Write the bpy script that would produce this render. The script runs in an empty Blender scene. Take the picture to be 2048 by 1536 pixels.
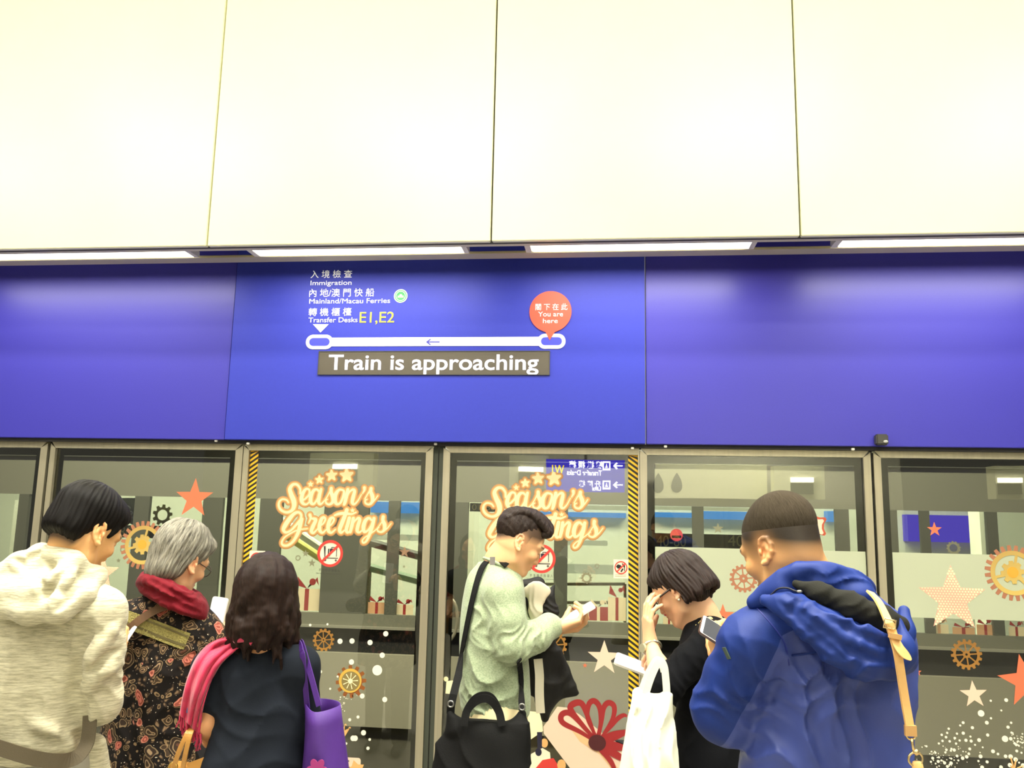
import bpy, bmesh, math, random
import numpy as np
from mathutils import Vector, Matrix, Euler

SC = bpy.context.scene
COL = SC.collection
PI = math.pi

# ------------------------------------------------------------------ camera
IMG_W, IMG_H, FOC = 2048, 1536, 1671.0
CAM_P, CAM_Y, CAM_R = math.radians(9.08), math.radians(6.535), math.radians(1.182)
CAM = Vector((0.0, 0.0, 1.62))
_f = Vector((-math.sin(CAM_Y)*math.cos(CAM_P), math.cos(CAM_Y)*math.cos(CAM_P), math.sin(CAM_P)))
_r0 = Vector((math.cos(CAM_Y), math.sin(CAM_Y), 0)); _u0 = _r0.cross(_f)
_r = _r0*math.cos(CAM_R) + _u0*math.sin(CAM_R)
_u = _u0*math.cos(CAM_R) - _r0*math.sin(CAM_R)
cd = bpy.data.cameras.new('camera'); cd.sensor_width = 36.0; cd.lens = 36.0*FOC/IMG_W
cd.clip_start = 0.05; cd.clip_end = 200
cam = bpy.data.objects.new('camera', cd); COL.objects.link(cam)
cam.matrix_world = Matrix(((_r.x, _u.x, -_f.x, CAM.x), (_r.y, _u.y, -_f.y, CAM.y), (_r.z, _u.z, -_f.z, CAM.z), (0, 0, 0, 1)))
SC.camera = cam

def at(px, py, Y):
    """the point of the place on the plane y = Y that the photograph shows at this pixel"""
    d = _f*FOC + _r*(px-IMG_W/2) - _u*(py-IMG_H/2)
    t = (Y-CAM.y)/d.y
    return CAM + d*t

# ------------------------------------------------------------------ view, world, lights
vs = SC.view_settings
vs.view_transform = 'Standard'; vs.look = 'None'; vs.exposure = 0.0; vs.gamma = 1.0; vs.use_curve_mapping = False
SC.cycles.max_bounces = 8; SC.cycles.transparent_max_bounces = 16
SC.cycles.sample_clamp_indirect = 6.0
SC.cycles.caustics_reflective = False; SC.cycles.caustics_refractive = False
w = bpy.data.worlds.new('world'); SC.world = w; w.use_nodes = True
w.node_tree.nodes['Background'].inputs[0].default_value = (1.0, 0.95, 0.80, 1)
w.node_tree.nodes['Background'].inputs[1].default_value = 0.22
WARM = (1.0, 0.965, 0.84)

def area(name, loc, size, power, rot=(0, 0, 0), color=WARM, spread=PI):
    l = bpy.data.lights.new(name, 'AREA'); l.shape = 'RECTANGLE'; l.size, l.size_y = size
    l.energy = power; l.color = color; l.spread = spread
    o = bpy.data.objects.new(name, l); COL.objects.link(o); o.location = loc; o.rotation_euler = rot
    return o
# platform ceiling lamps (their luminaires are built further down)
CEIL_LAMPS = [(-5.4, -0.6), (-1.2, -0.6), (3.0, -0.6), (-5.4, -3.8), (-1.2, -3.8), (3.0, -3.8)]
for cx, cy in CEIL_LAMPS:
    area('ceiling_lamp_light', (cx, cy, 4.55), (1.9, 0.5), 58, color=WARM)
# downlights added to brighten the waiting people
DOWN = [(-3.6, 1.9), (-2.0, 1.9), (-0.4, 1.9), (1.2, 1.9), (2.8, 1.9)]
for cx, cy in DOWN:
    area('people_fill_light', (cx, cy, 4.62), (0.5, 0.5), 50, color=WARM, spread=math.radians(95))
# unseen wall washers added to brighten the white panels
WASH = [-5.6, -3.4, -1.2, 1.0, 3.2]
for cx in WASH:
    area('added_washer_light', (cx, 1.25, 4.52), (1.5, 0.22), 39, rot=(math.radians(58), 0, 0), color=WARM)
# cove lamps over the doors
COVE = [(-160, 388), (500, 935), (1050, 1512), (1668, 2230)]
for a, b in COVE:
    xa, xb = at(a, 507, 4.04).x, at(b, 507, 4.04).x
    area('cove_lamp_light', ((xa+xb)/2, 4.04, 2.955), (xb-xa-0.02, 0.09), 16, color=(1.0, 0.95, 0.82))
# lamps of the hall beyond the track
for cx in (-7.5, -2.5, 2.5):
    area('far_hall_light', (cx, 9.6, 4.1), (3.6, 1.6), 520, color=(1.0, 0.985, 0.93))
area('track_light', (-1.5, 5.1, 3.6), (9, 0.3), 620, rot=(math.radians(25), 0, 0), color=(1.0, 0.97, 0.86))

# ------------------------------------------------------------------ materials
def lin(c):
    def f(v):
        v = v/255.0
        return v/12.92 if v <= 0.04045 else ((v+0.055)/1.055)**2.4
    return (f(c[0]), f(c[1]), f(c[2]), 1.0)
MATS = {}
def mat(name, rgb, rough=0.6, metal=0.0, spec=0.5, bump=0.0, scale=40.0, stretch=(1, 1, 1), var=0.0, emit=None, estr=0.0,
        coat=0.0, attr=None, sheen=0.0, detail=4.0, sss=0.0):
    if name in MATS: return MATS[name]
    m = bpy.data.materials.new(name); m.use_nodes = True
    nt = m.node_tree; b = nt.nodes['Principled BSDF']
    base = lin(rgb)
    b.inputs['Base Color'].default_value = base
    b.inputs['Roughness'].default_value = rough; b.inputs['Metallic'].default_value = metal
    b.inputs['Specular IOR Level'].default_value = spec
    b.inputs['Coat Weight'].default_value = coat
    b.inputs['Sheen Weight'].default_value = sheen
    if sss:
        b.inputs['Subsurface Weight'].default_value = sss; b.inputs['Subsurface Scale'].default_value = 0.012
        b.inputs['Subsurface Radius'].default_value = (1.0, 0.35, 0.18)
    if emit:
        b.inputs['Emission Color'].default_value = lin(emit); b.inputs['Emission Strength'].default_value = estr
    col_out = None
    if attr:
        a = nt.nodes.new('ShaderNodeVertexColor'); a.layer_name = attr; col_out = a.outputs['Color']
    if bump or var:
        tc = nt.nodes.new('ShaderNodeTexCoord'); mp = nt.nodes.new('ShaderNodeMapping')
        mp.inputs['Scale'].default_value = stretch
        nz = nt.nodes.new('ShaderNodeTexNoise'); nz.inputs['Scale'].default_value = scale; nz.inputs['Detail'].default_value = detail
        nt.links.new(tc.outputs['Object'], mp.inputs[0]); nt.links.new(mp.outputs[0], nz.inputs['Vector'])
        if bump:
            bp = nt.nodes.new('ShaderNodeBump'); bp.inputs['Strength'].default_value = bump; bp.inputs['Distance'].default_value = 0.01
            nt.links.new(nz.outputs['Fac'], bp.inputs['Height']); nt.links.new(bp.outputs[0], b.inputs['Normal'])
        if var:
            mx = nt.nodes.new('ShaderNodeMix'); mx.data_type = 'RGBA'; mx.blend_type = 'MULTIPLY'
            rp = nt.nodes.new('ShaderNodeMapRange'); rp.inputs[1].default_value = 0.3; rp.inputs[2].default_value = 0.7
            rp.inputs[3].default_value = 1-var; rp.inputs[4].default_value = 1+var*0.4
            nt.links.new(nz.outputs['Fac'], rp.inputs[0])
            mx.inputs['Factor'].default_value = 1.0
            if col_out is not None: nt.links.new(col_out, mx.inputs['A'])
            else: mx.inputs['A'].default_value = base
            nt.links.new(rp.outputs[0], mx.inputs['B']); col_out = mx.outputs['Result']
    if col_out is not None: nt.links.new(col_out, b.inputs['Base Color'])
    MATS[name] = m
    return m

def glass_mat(name, tint, refl, rough=0.0):
    m = bpy.data.materials.new(name); m.use_nodes = True; nt = m.node_tree; nt.nodes.clear()
    o = nt.nodes.new('ShaderNodeOutputMaterial'); mx = nt.nodes.new('ShaderNodeMixShader')
    t = nt.nodes.new('ShaderNodeBsdfTransparent'); t.inputs[0].default_value = (*tint, 1)
    g = nt.nodes.new('ShaderNodeBsdfGlossy'); g.inputs['Roughness'].default_value = rough
    fr = nt.nodes.new('ShaderNodeFresnel'); fr.inputs[0].default_value = 1.5
    mt = nt.nodes.new('ShaderNodeMath'); mt.operation = 'MULTIPLY_ADD'; mt.inputs[1].default_value = 1.0; mt.inputs[2].default_value = refl
    # gently wavy toughened glass
    tc = nt.nodes.new('ShaderNodeTexCoord'); nz = nt.nodes.new('ShaderNodeTexNoise'); nz.inputs['Scale'].default_value = 1.6; nz.inputs['Detail'].default_value = 0
    bp = nt.nodes.new('ShaderNodeBump'); bp.inputs['Strength'].default_value = 0.05; bp.inputs['Distance'].default_value = 0.02
    nt.links.new(tc.outputs['Object'], nz.inputs['Vector']); nt.links.new(nz.outputs['Fac'], bp.inputs['Height']); nt.links.new(bp.outputs[0], g.inputs['Normal'])
    nt.links.new(fr.outputs[0], mt.inputs[0]); nt.links.new(mt.outputs[0], mx.inputs[0])
    nt.links.new(t.outputs[0], mx.inputs[1]); nt.links.new(g.outputs[0], mx.inputs[2]); nt.links.new(mx.outputs[0], o.inputs[0])
    return m

def emit_mat(name, rgb, s):
    return mat(name, (0, 0, 0), rough=0.5, emit=rgb, estr=s)

# ------------------------------------------------------------------ object helpers
def tag(o, label=None, cat=None, group=None, kind=None):
    if label: o['label'] = label
    if cat: o['category'] = cat
    if group: o['group'] = group
    if kind: o['kind'] = kind
    return o
def link_mesh(name, me, m, parent=None, loc=None):
    o = bpy.data.objects.new(name, me); COL.objects.link(o)
    if m is not None and len(me.materials) == 0: me.materials.append(m)
    if loc is not None: o.location = loc
    if parent is not None:
        o.parent = parent
        if loc is None: o.matrix_parent_inverse = Matrix.Translation(parent.location).inverted() @ Matrix.Identity(4)
    return o
def empty(name, loc, label=None, cat=None, group=None, kind=None):
    o = bpy.data.objects.new(name, None); o.empty_display_size = 0.1; COL.objects.link(o); o.location = loc
    return tag(o, label, cat, group, kind)
class MB:
    """collects shapes in world coordinates, links them as one mesh object"""
    def __init__(s): s.bm = bmesh.new()
    def box(s, x0, x1, y0, y1, z0, z1, bevel=0.0):
        b2 = bmesh.new(); bmesh.ops.create_cube(b2, size=1.0)
        for v in b2.verts: v.co = Vector(((x0+x1)/2+v.co.x*(x1-x0), (y0+y1)/2+v.co.y*(y1-y0), (z0+z1)/2+v.co.z*(z1-z0)))
        if bevel: bmesh.ops.bevel(b2, geom=b2.edges[:], offset=bevel, segments=2, affect='EDGES')
        s._merge(b2); return s
    def _merge(s, b2):
        me = bpy.data.meshes.new('tmp'); b2.to_mesh(me); b2.free(); s.bm.from_mesh(me); bpy.data.meshes.remove(me)
    def prism(s, pts, y0, y1):
        """outline in (x, z), extruded from y0 to y1"""
        n = len(pts)
        f = [s.bm.verts.new((p[0], y0, p[1])) for p in pts]; k = [s.bm.verts.new((p[0], y1, p[1])) for p in pts]
        s.bm.faces.new(f); s.bm.faces.new(k[::-1])
        for i in range(n): s.bm.faces.new((f[i], k[i], k[(i+1) % n], f[(i+1) % n]))
        return s
    def tube(s, pts, r, seg=10, closed=False):
        pts = [Vector(p) for p in pts]; n = len(pts); rings = []
        prev = None
        for i, p in enumerate(pts):
            if closed: t = pts[(i+1) % n]-pts[i-1]
            else: t = pts[min(i+1, n-1)]-pts[max(i-1, 0)]
            t.normalize()
            if prev is None: a = t.orthogonal().normalized()
            else:
                a = prev - t*prev.dot(t); a.normalize()
            prev = a; b = t.cross(a)
            rr = r[i] if isinstance(r, (list, tuple)) else r
            rings.append([s.bm.verts.new(p+a*math.cos(2*PI*k/seg)*rr+b*math.sin(2*PI*k/seg)*rr) for k in range(seg)])
        m = n if closed else n-1
        for i in range(m):
            A, B = rings[i], rings[(i+1) % n]
            for k in range(seg): s.bm.faces.new((A[k], A[(k+1) % seg], B[(k+1) % seg], B[k]))
        if not closed:
            s.bm.faces.new(rings[0][::-1]); s.bm.faces.new(rings[-1])
        return s
    def strap(s, pts, normals, w, t):
        """flat band along pts; normals point out of its face"""
        pts = [Vector(p) for p in pts]; n = len(pts); rings = []
        for i, p in enumerate(pts):
            tg = (pts[min(i+1, n-1)]-pts[max(i-1, 0)]).normalized()
            nn = Vector(normals[i] if isinstance(normals, list) else normals); nn = (nn-tg*nn.dot(tg)).normalized()
            b = tg.cross(nn); ww = w[i] if isinstance(w, (list, tuple)) else w
            rings.append([s.bm.verts.new(p+b*sx*ww/2+nn*sy*t/2) for sx, sy in ((-1, -1), (1, -1), (1, 1), (-1, 1))])
        for i in range(n-1):
            for k in range(4): s.bm.faces.new((rings[i][k], rings[i][(k+1) % 4], rings[i+1][(k+1) % 4], rings[i+1][k]))
        s.bm.faces.new(rings[0][::-1]); s.bm.faces.new(rings[-1]); return s
    def ball(s, c, r, seg=12, sc=(1, 1, 1)):
        b2 = bmesh.new(); bmesh.ops.create_uvsphere(b2, u_segments=seg, v_segments=seg//2+2, radius=1)
        for v in b2.verts: v.co = Vector((c[0]+v.co.x*r*sc[0], c[1]+v.co.y*r*sc[1], c[2]+v.co.z*r*sc[2]))
        s._merge(b2); return s
    def build(s, name, m, parent=None, smooth=False):
        bmesh.ops.recalc_face_normals(s.bm, faces=s.bm.faces[:])
        me = bpy.data.meshes.new(name); s.bm.to_mesh(me); s.bm.free()
        if smooth:
            me.polygons.foreach_set('use_smooth', [True]*len(me.polygons))
        return link_mesh(name, me, m, parent)
def spline(pts, n=8, closed=False):
    """Catmull-Rom through points of any dimension"""
    P = [np.array(p, float) for p in pts]; out = []
    N = len(P); m = N if closed else N-1
    for i in range(m):
        p1, p2 = P[i], P[(i+1) % N]
        p0 = P[i-1] if (i > 0 or closed) else 2*p1-p2
        p3 = P[(i+2) % N] if (i+2 < N or closed) else 2*p2-p1
        for k in range(n):
            t = k/n
            out.append(0.5*((2*p1)+(p2-p0)*t+(2*p0-5*p1+4*p2-p3)*t*t+(3*p1-p0-3*p2+p3)*t**3))
    if not closed: out.append(P[-1])
    return out
# flat shapes standing in a plane y = Y (outline in x, z), holes by even-odd
def flat_mesh(splines, t):
    cu = bpy.data.curves.new('tmp', 'CURVE'); cu.dimensions = '2D'; cu.fill_mode = 'BOTH'; cu.extrude = t/2
    for pts in splines:
        sp = cu.splines.new('POLY'); sp.points.add(len(pts)-1)
        for p, q in zip(sp.points, pts): p.co = (q[0], q[1], 0, 1)
        sp.use_cyclic_u = True
    o = bpy.data.objects.new('tmp', cu); COL.objects.link(o)
    dg = bpy.context.evaluated_depsgraph_get(); dg.update()
    me = bpy.data.meshes.new_from_object(o.evaluated_get(dg))
    bpy.data.objects.remove(o); bpy.data.curves.remove(cu)
    me.materials.clear()
    return me
ROTX = Matrix.Rotation(PI/2, 4, 'X')
def flat(name, splines, Y, m, parent=None, t=0.001, back=False):
    me = flat_mesh(splines, t); me.transform(Matrix.Translation((0, Y, 0)) @ ROTX)
    me.name = name
    return link_mesh(name, me, m, parent)
def merge_flat(name, items, Y, parent=None):
    """several flat pieces of one printed sheet: items = [(splines, material, lift)]"""
    bm = bmesh.new(); mats = []
    for sp, m, lift in items:
        if m not in mats: mats.append(m)
        me = flat_mesh(sp, 0.0008); me.transform(Matrix.Translation((0, Y-lift, 0)) @ ROTX)
        n0 = len(bm.faces); bm.from_mesh(me); bm.faces.ensure_lookup_table()
        for f in bm.faces[n0:]: f.material_index = mats.index(m)
        bpy.data.meshes.remove(me)
    me = bpy.data.meshes.new(name); bm.to_mesh(me); bm.free()
    for m in mats: me.materials.append(m)
    return link_mesh(name, me, None, parent)
def circ(cx, cz, r, n=32, rz=None):
    rz = rz or r
    return [(cx+r*math.cos(2*PI*i/n), cz+rz*math.sin(2*PI*i/n)) for i in range(n)]
def rect(x0, x1, z0, z1): return [(x0, z0), (x1, z0), (x1, z1), (x0, z1)]
def rrect(x0, x1, z0, z1, r, n=6):
    out = []
    for cx, cz, a in ((x1-r, z1-r, 0), (x0+r, z1-r, PI/2), (x0+r, z0+r, PI), (x1-r, z0+r, 1.5*PI)):
        for i in range(n+1): out.append((cx+r*math.cos(a+PI/2*i/n), cz+r*math.sin(a+PI/2*i/n)))
    return out
def star(cx, cz, R, rot=0.0, inner=0.40, soft=0):
    out = []
    for i in range(10):
        a = PI/2+rot+i*PI/5; r = R if i % 2 == 0 else R*inner
        out.append((cx+r*math.cos(a), cz+r*math.sin(a)))
    if soft:
        for _ in range(soft):
            q = []
            for i in range(len(out)):
                a, b = np.array(out[i]), np.array(out[(i+1) % len(out)]); q += [tuple(a*.75+b*.25), tuple(a*.25+b*.75)]
            out = q
    return out
def gear(cx, cz, R, teeth=14, depth=0.16, hole=0.66, spokes=8, hub=0.26, duty=0.5, rot=0.1):
    out = []; r0 = R*(1-depth)
    for i in range(teeth):
        a = rot+2*PI*i/teeth; w = 2*PI/teeth*duty/2
        for da, r in ((-w*1.35, r0), (-w*0.8, R), (w*0.8, R), (w*1.35, r0)): out.append((cx+r*math.cos(a+da), cz+r*math.sin(a+da)))
        out.append((cx+r0*math.cos(a+PI/teeth), cz+r0*math.sin(a+PI/teeth)))
    res = [out]
    if spokes:
        ro, ri = R*hole, R*hub
        for i in range(spokes):
            a0 = rot+2*PI*i/spokes; g = 0.045*R
            seg = []
            for k in range(7):
                a = a0+g/ro+(2*PI/spokes-2*g/ro)*k/6; seg.append((cx+ro*math.cos(a), cz+ro*math.sin(a)))
            for k in range(7):
                gi = min(g/ri, PI/spokes*0.9); a = a0+2*PI/spokes-gi-(2*PI/spokes-2*gi)*k/6; seg.append((cx+ri*math.cos(a), cz+ri*math.sin(a)))
            res.append(seg)
        res.append(circ(cx, cz, R*0.08, 12))
    elif hole: res.append(circ(cx, cz, R*hole, 36))
    return res
def text_mesh(s, size, offset=0.0, ext=0.0004, align='LEFT', spacing=1.0, xs=1.0):
    cu = bpy.data.curves.new('tmp', 'FONT'); cu.body = s; cu.size = size; cu.offset = offset; cu.extrude = ext
    cu.align_x = align; cu.space_character = spacing; cu.fill_mode = 'BOTH' if ext else 'FRONT'
    o = bpy.data.objects.new('tmp', cu); COL.objects.link(o)
    dg = bpy.context.evaluated_depsgraph_get(); dg.update()
    me = bpy.data.meshes.new_from_object(o.evaluated_get(dg))
    bpy.data.objects.remove(o); bpy.data.curves.remove(cu); me.materials.clear()
    if xs != 1.0: me.transform(Matrix.Diagonal((xs, 1, 1, 1)))
    return me
def fit_text(name, s, x0, x1, zbase, size, Y, m, parent=None, offset=0.0, mirror_face=False, spacing=1.0):
    """writing on a plane y = Y, its left end at x0 and right end at x1, on the baseline zbase"""
    me = text_mesh(s, size, offset, spacing=spacing)
    co = np.empty(len(me.vertices)*3); me.vertices.foreach_get('co', co); co = co.reshape(-1, 3)
    lo, hi = co[:, 0].min(), co[:, 0].max()
    k = abs(x1-x0)/(hi-lo)
    me.transform(Matrix.Translation((-lo, 0, 0))); me.transform(Matrix.Diagonal((k, 1, 1, 1)))
    if mirror_face: me.transform(Matrix.Translation((x0, Y, zbase)) @ Matrix.Rotation(PI, 4, 'Z') @ ROTX)
    else: me.transform(Matrix.Translation((x0, Y, zbase)) @ ROTX)
    return link_mesh(name, me, m, parent)
# ------------------------------------------------------------------ common materials
M_white = mat('white_enamel', (247, 246, 206), rough=0.35, var=0.02, scale=3)
M_joint = mat('joint_grey', (70, 68, 58), rough=0.8)
M_lip = mat('lip_grey', (214, 207, 178), rough=0.5)
M_beam = mat('beam_grey', (184, 175, 140), rough=0.45)
M_blue = mat('fascia_blue', (48, 57, 168), rough=0.50, spec=0.30, var=0.03, scale=60)
M_blue_gloss = mat('fascia_blue_gloss', (57, 53, 160), rough=0.38, spec=0.45, var=0.04, scale=120)
M_steel = mat('brushed_steel', (190, 182, 156), rough=0.36, metal=0.65, bump=0.03, scale=60, stretch=(1, 1, 0.02), var=0.1)
M_steel_dull = mat('dull_steel', (120, 114, 98), rough=0.45, metal=0.8)
M_black = mat('black_border', (16, 16, 14), rough=0.25)
M_seal = mat('door_seal', (62, 66, 54), rough=0.7)
M_shadow = mat('shade_strip', (40, 38, 38), rough=0.8)
M_yellow = mat('hazard_yellow', (246, 190, 36), rough=0.5)
M_tapeblack = mat('hazard_black', (24, 22, 20), rough=0.5)
M_glass = glass_mat('door_glass', (0.80, 0.81, 0.74), 0.045)
M_frost = mat('frosted_film', (178, 184, 156), rough=0.6)
M_ledwhite = emit_mat('led_white', (250, 246, 255), 2.2)
M_signwhite = mat('sign_white', (250, 250, 250), rough=0.5)
M_tubelit = emit_mat('lamp_diffuser', (255, 248, 226), 6.0)
M_floor = mat('granite_floor', (150, 146, 134), rough=0.25, var=0.12, scale=180)
M_ceil = mat('ceiling_white', (225, 222, 205), rough=0.7)
M_dark = mat('dark_grey_metal', (58, 57, 52), rough=0.5)
M_far = mat('far_wall_grey', (118, 116, 98), rough=0.5)
M_far2 = mat('far_band_grey', (162, 156, 132), rough=0.6)

YF, YD, YB = 4.40, 4.45, 3.74           # blue fascia, glass doors, white bulkhead
def zat(y, Y, x=1024): return at(x, y, Y).z
Z_FB = zat(885.5, YF); Z_FT = 3.32
X0, X1 = -6.2, 3.6                      # built extent along the platform

# ------------------------------------------------------------------ setting: floor, ceiling, white bulkhead
tag(MB().box(-9, 6, -9, 4.62, -0.25, 0.0).build('floor', M_floor), kind='structure')
tag(MB().box(-9, 6, -9, YB+0.9, 4.72, 4.9).build('ceiling', M_ceil), kind='structure')
tag(MB().box(-9, 6, -9.15, -9.0, -0.25, 4.9).build('wall_back', mat('back_wall', (150, 148, 132), rough=0.7)), kind='structure')
Z_BB = zat(481, YB)
seams = [at(432, 260, YB).x, at(988, 240, YB).x, at(1593, 240, YB).x]
step = (seams[2]-seams[0])/2
seams = [seams[0]-step] + seams + [seams[2]+step]
for i in range(4):
    g = 0.004
    o = MB().box(seams[i]+g, seams[i+1]-g, YB, YB+0.03, Z_BB, 4.72, bevel=0.003).build('wall_front' if i == 0 else 'wall_front', M_white)
    tag(o, ['large blank cream white wall panel at the far left above the lamps', 'large blank cream white wall panel above the route map sign',
            'large blank cream white wall panel above the red here marker', 'large blank cream white wall panel at the far right above the lamps'][i], kind='structure')
tag(MB().box(X0, X1, YB+0.031, YB+0.05, Z_BB-0.0, 4.72).build('trim_1', M_joint), kind='structure')
tag(MB().box(X0, X1, YB+0.051, YB+0.122, Z_BB+0.012, Z_BB+0.035, bevel=0.004).build('trim_2', M_lip), 'grey metal lip under the white wall panels', kind='structure')
# grey rail in front of the blue fascia
tag(MB().box(X0, X1, 4.125, 4.222, 2.969, 2.982, bevel=0.004).build('trim_3', M_beam), 'grey metal rail along the top of the blue fascia', kind='structure')

# luminaires of the platform ceiling (behind the camera, seen mirrored in the glass)
for cx, cy in CEIL_LAMPS:
    t = empty('ceiling_lamp', (cx, cy, 4.60), 'long white ceiling lamp over the platform', 'lamp', 'ceiling lamps over the platform')
    MB().box(cx-1.0, cx+1.0, cy-.3, cy+.3, 4.58, 4.72).build('housing', M_white, t)
    MB().box(cx-.96, cx+.96, cy-.26, cy+.26, 4.565, 4.579).build('diffuser', M_tubelit, t)
for cx, cy in DOWN:  # housings made up for the added downlights
    t = empty('downlight', (cx, cy, 4.64), 'square white downlight added in the ceiling to brighten the waiting people', 'lamp', 'added downlights over the waiting people')
    MB().box(cx-.32, cx+.32, cy-.32, cy+.32, 4.66, 4.72).build('housing', M_white, t)
    MB().box(cx-.27, cx+.27, cy-.27, cy+.27, 4.635, 4.66).build('diffuser', M_tubelit, t)
# ------------------------------------------------------------------ cove lamps
for i, (a, b) in enumerate(COVE):
    xa, xb = at(a, 507, 4.04).x, at(b, 507, 4.04).x
    t = empty('strip_lamp', ((xa+xb)/2, 4.04, 2.93), ['long lit strip lamp above the left end of the blue fascia', 'long lit strip lamp above the route map writing',
        'long lit strip lamp above the red here marker', 'long lit strip lamp above the right end of the blue fascia'][i], 'lamp', 'strip lamps over the blue fascia')
    MB().box(xa, xb, 3.975, 4.10, 2.992, 3.03).build('housing', M_dark, t)
    MB().box(xa+0.03, xb-0.02, 3.985, 4.098, 2.962, 2.991, bevel=0.006).build('diffuser', M_tubelit, t)
    for xe in (xa, xb-0.03): MB().box(xe, xe+0.03, 3.98, 4.10, 2.962, 2.992).build('end_cap', mat('cap_white', (225, 222, 200), rough=0.5), t)

# ------------------------------------------------------------------ blue fascia: three panels
sx1, sx2 = at(463, 700, YF).x, at(1291, 700, YF).x
def fpanel(x0, x1, y, m, label):
    o = MB().box(x0, x1, y, YF+0.10, Z_FB, Z_FT, bevel=0.003).build('fascia_panel', m); return tag(o, label, 'panel', 'blue fascia panels over the doors')
fpanel(X0, sx1-0.002, YF, M_blue_gloss, 'plain shiny blue fascia panel left of the route map')
fpanel(sx1+0.002, sx2-0.003, YF-0.012, M_blue, 'blue fascia panel that carries the route map and message display')
fpanel(sx2+0.003, X1, YF, M_blue_gloss, 'plain shiny blue fascia panel right of the route map')
YS = YF-0.0135                         # face of the middle panel, for its writing
tag(MB().box(X0, X1, YF+0.02, YF+0.14, Z_FB-0.018, Z_FB).build('trim_4', M_shadow), 'dark painted shade strip under the blue fascia', kind='structure')  # dark strip that paints the shade below the fascia edge
# sensor box on the fascia
p = at(1763, 880, YF-0.02)
t = empty('sensor_box', (p.x, YF, p.z), 'small dark square sensor box on the lower edge of the right blue panel', 'sensor')
MB().box(p.x-.031, p.x+.027, YF-.045, YF, p.z-.026, p.z+.028, bevel=0.006).build('case', M_dark, t)
MB().ball((p.x+.012, YF-.046, p.z-.010), .009, 12, (1.3, .4, .8)).build('lens', mat('lens_grey', (170, 170, 165), rough=0.2), t, True)
# small bright studs in the painted shade strip
for i, (px, py) in enumerate(((432, 881.5), (496, 887), (871, 888), (1265, 896.5), (1331, 893), (1706, 898.5))):
    p = at(px, py, YF+0.012)
    o = MB().box(p.x-.008, p.x+.008, YF+.008, YF+.024, p.z-.006, p.z+.006, bevel=0.002).build('indicator_stud', mat('stud', (235, 232, 220), rough=0.3))
    tag(o, ['small bright metal stud under the left blue panel, near its right end', 'small bright metal stud above the left hazard tape', 'small bright metal stud above the gap between the two door leaves',
            'small bright metal stud above the right hazard tape', 'small bright metal stud under the left end of the right blue panel', 'small bright metal stud left of the sensor box'][i], 'stud', 'studs under the blue fascia')

# ------------------------------------------------------------------ glass doors and windows
Z_BAR1 = Z_FB-0.018
ZT = zat(903, YD, 700)                  # lower edge of the stainless head bars
def X(px, py=905, Y=YD): return at(px, py, Y).x
def hazard(x0, x1, z0, z1, Y, up):
    """yellow and black slanted tape as one printed sheet"""
    bm = bmesh.new(); n = 0; pitch = 0.0275; wd = x1-x0; rise = wd*0.72
    me0 = MB().box(x0, x1, Y, Y+0.0008, z0, z1)
    ob = me0
    z = z0-rise
    items = [([rect(x0, x1, z0, z1)], M_yellow, 0)]
    bl = []
    while z < z1:
        a, b = (z, z+rise) if up else (z+rise, z)
        q = [(x0, a), (x1, b), (x1, b+pitch*0.5), (x0, a+pitch*0.5)]
        q = [(u, min(max(v, z0), z1)) for u, v in q]
        if abs((q[2][1]-q[0][1])) > 1e-4 and max(v for _, v in q)-min(v for _, v in q) > 1e-3: bl.append(q)
        z += pitch
    me0.bm.free()
    return items + [([q], M_tapeblack, 0.0006) for q in bl]
def glazed(name, x0, x1, label, stl, str_, Y=YD, border=0.040, tape=None, bt=0.040):
    """stainless frame with mitred corners, black border and a pane"""
    t = empty(name, ((x0+x1)/2, Y+0.03, 0.0), label, None, None, 'structure')
    zt = Z_BAR1; hb = zt-ZT
    f = MB()
    y0, y1 = Y, Y+0.06
    if stl: f.prism([(x0, 0.005), (x0+stl, 0.005), (x0+stl, ZT), (x0, ZT+hb*0.75)], y0, y1)
    if str_: f.prism([(x1, 0.005), (x1, ZT+hb*0.75), (x1-str_, ZT), (x1-str_, 0.005)], y0, y1)
    f.prism([(x0+stl, ZT+0.001), (x1-str_, ZT+0.001), (x1-str_*0.2, zt), (x0+stl*0.2, zt)], y0+0.001, y1)
    f.box(x0+stl, x1-str_, y0+0.002, y1, 0.005, 0.10)
    f.build('frame', M_steel, t)
    gx0, gx1 = x0+stl, x1-str_
    MB().box(gx0, gx1, Y+0.020, Y+0.024, 0.10, ZT).build('pane', M_glass, t)
    fr = [rect(gx0, gx1, 0.10, ZT), rect(gx0+border*1.0, gx1-border*1.0, 0.14, ZT-bt)]
    flat('border', fr, Y+0.0245+0.0015, M_black, t, 0.002)
    if tape:
        tx0, tx1, up = tape
        merge_flat('hazard_tape', hazard(tx0, tx1, 0.10, ZT, Y+0.0185, up), Y+0.0185, t)
    return t
xw = [X(80.6), X(94), X(100), X(485.5), X(487), X(866.5), X(887), X(1279), X(1280), X(1740.5), X(1746.5), X(2300)]
wa = glazed('window_1', xw[1]-1.22, xw[1], 'glass panel with the stainless frame at the left edge of the picture', 0.034, X(94)-X(80.6))
wb = glazed('window_2', xw[2], xw[3], 'fixed glass panel with the orange star and brass gear', X(110)-X(100), X(485.5)-X(471))
dc = glazed('door_1', xw[4], xw[5], 'left sliding glass door leaf with hazard tape on its left edge', X(498)-X(487), X(866.5)-X(852), border=0.030, tape=(X(498.5), X(514.5), True))
dd = glazed('door_2', xw[6], xw[7], 'right sliding glass door leaf with hazard tape on its right edge', X(900.5)-X(887), X(1279)-X(1276), border=0.034, tape=(X(1256.5), X(1276), False))
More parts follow.
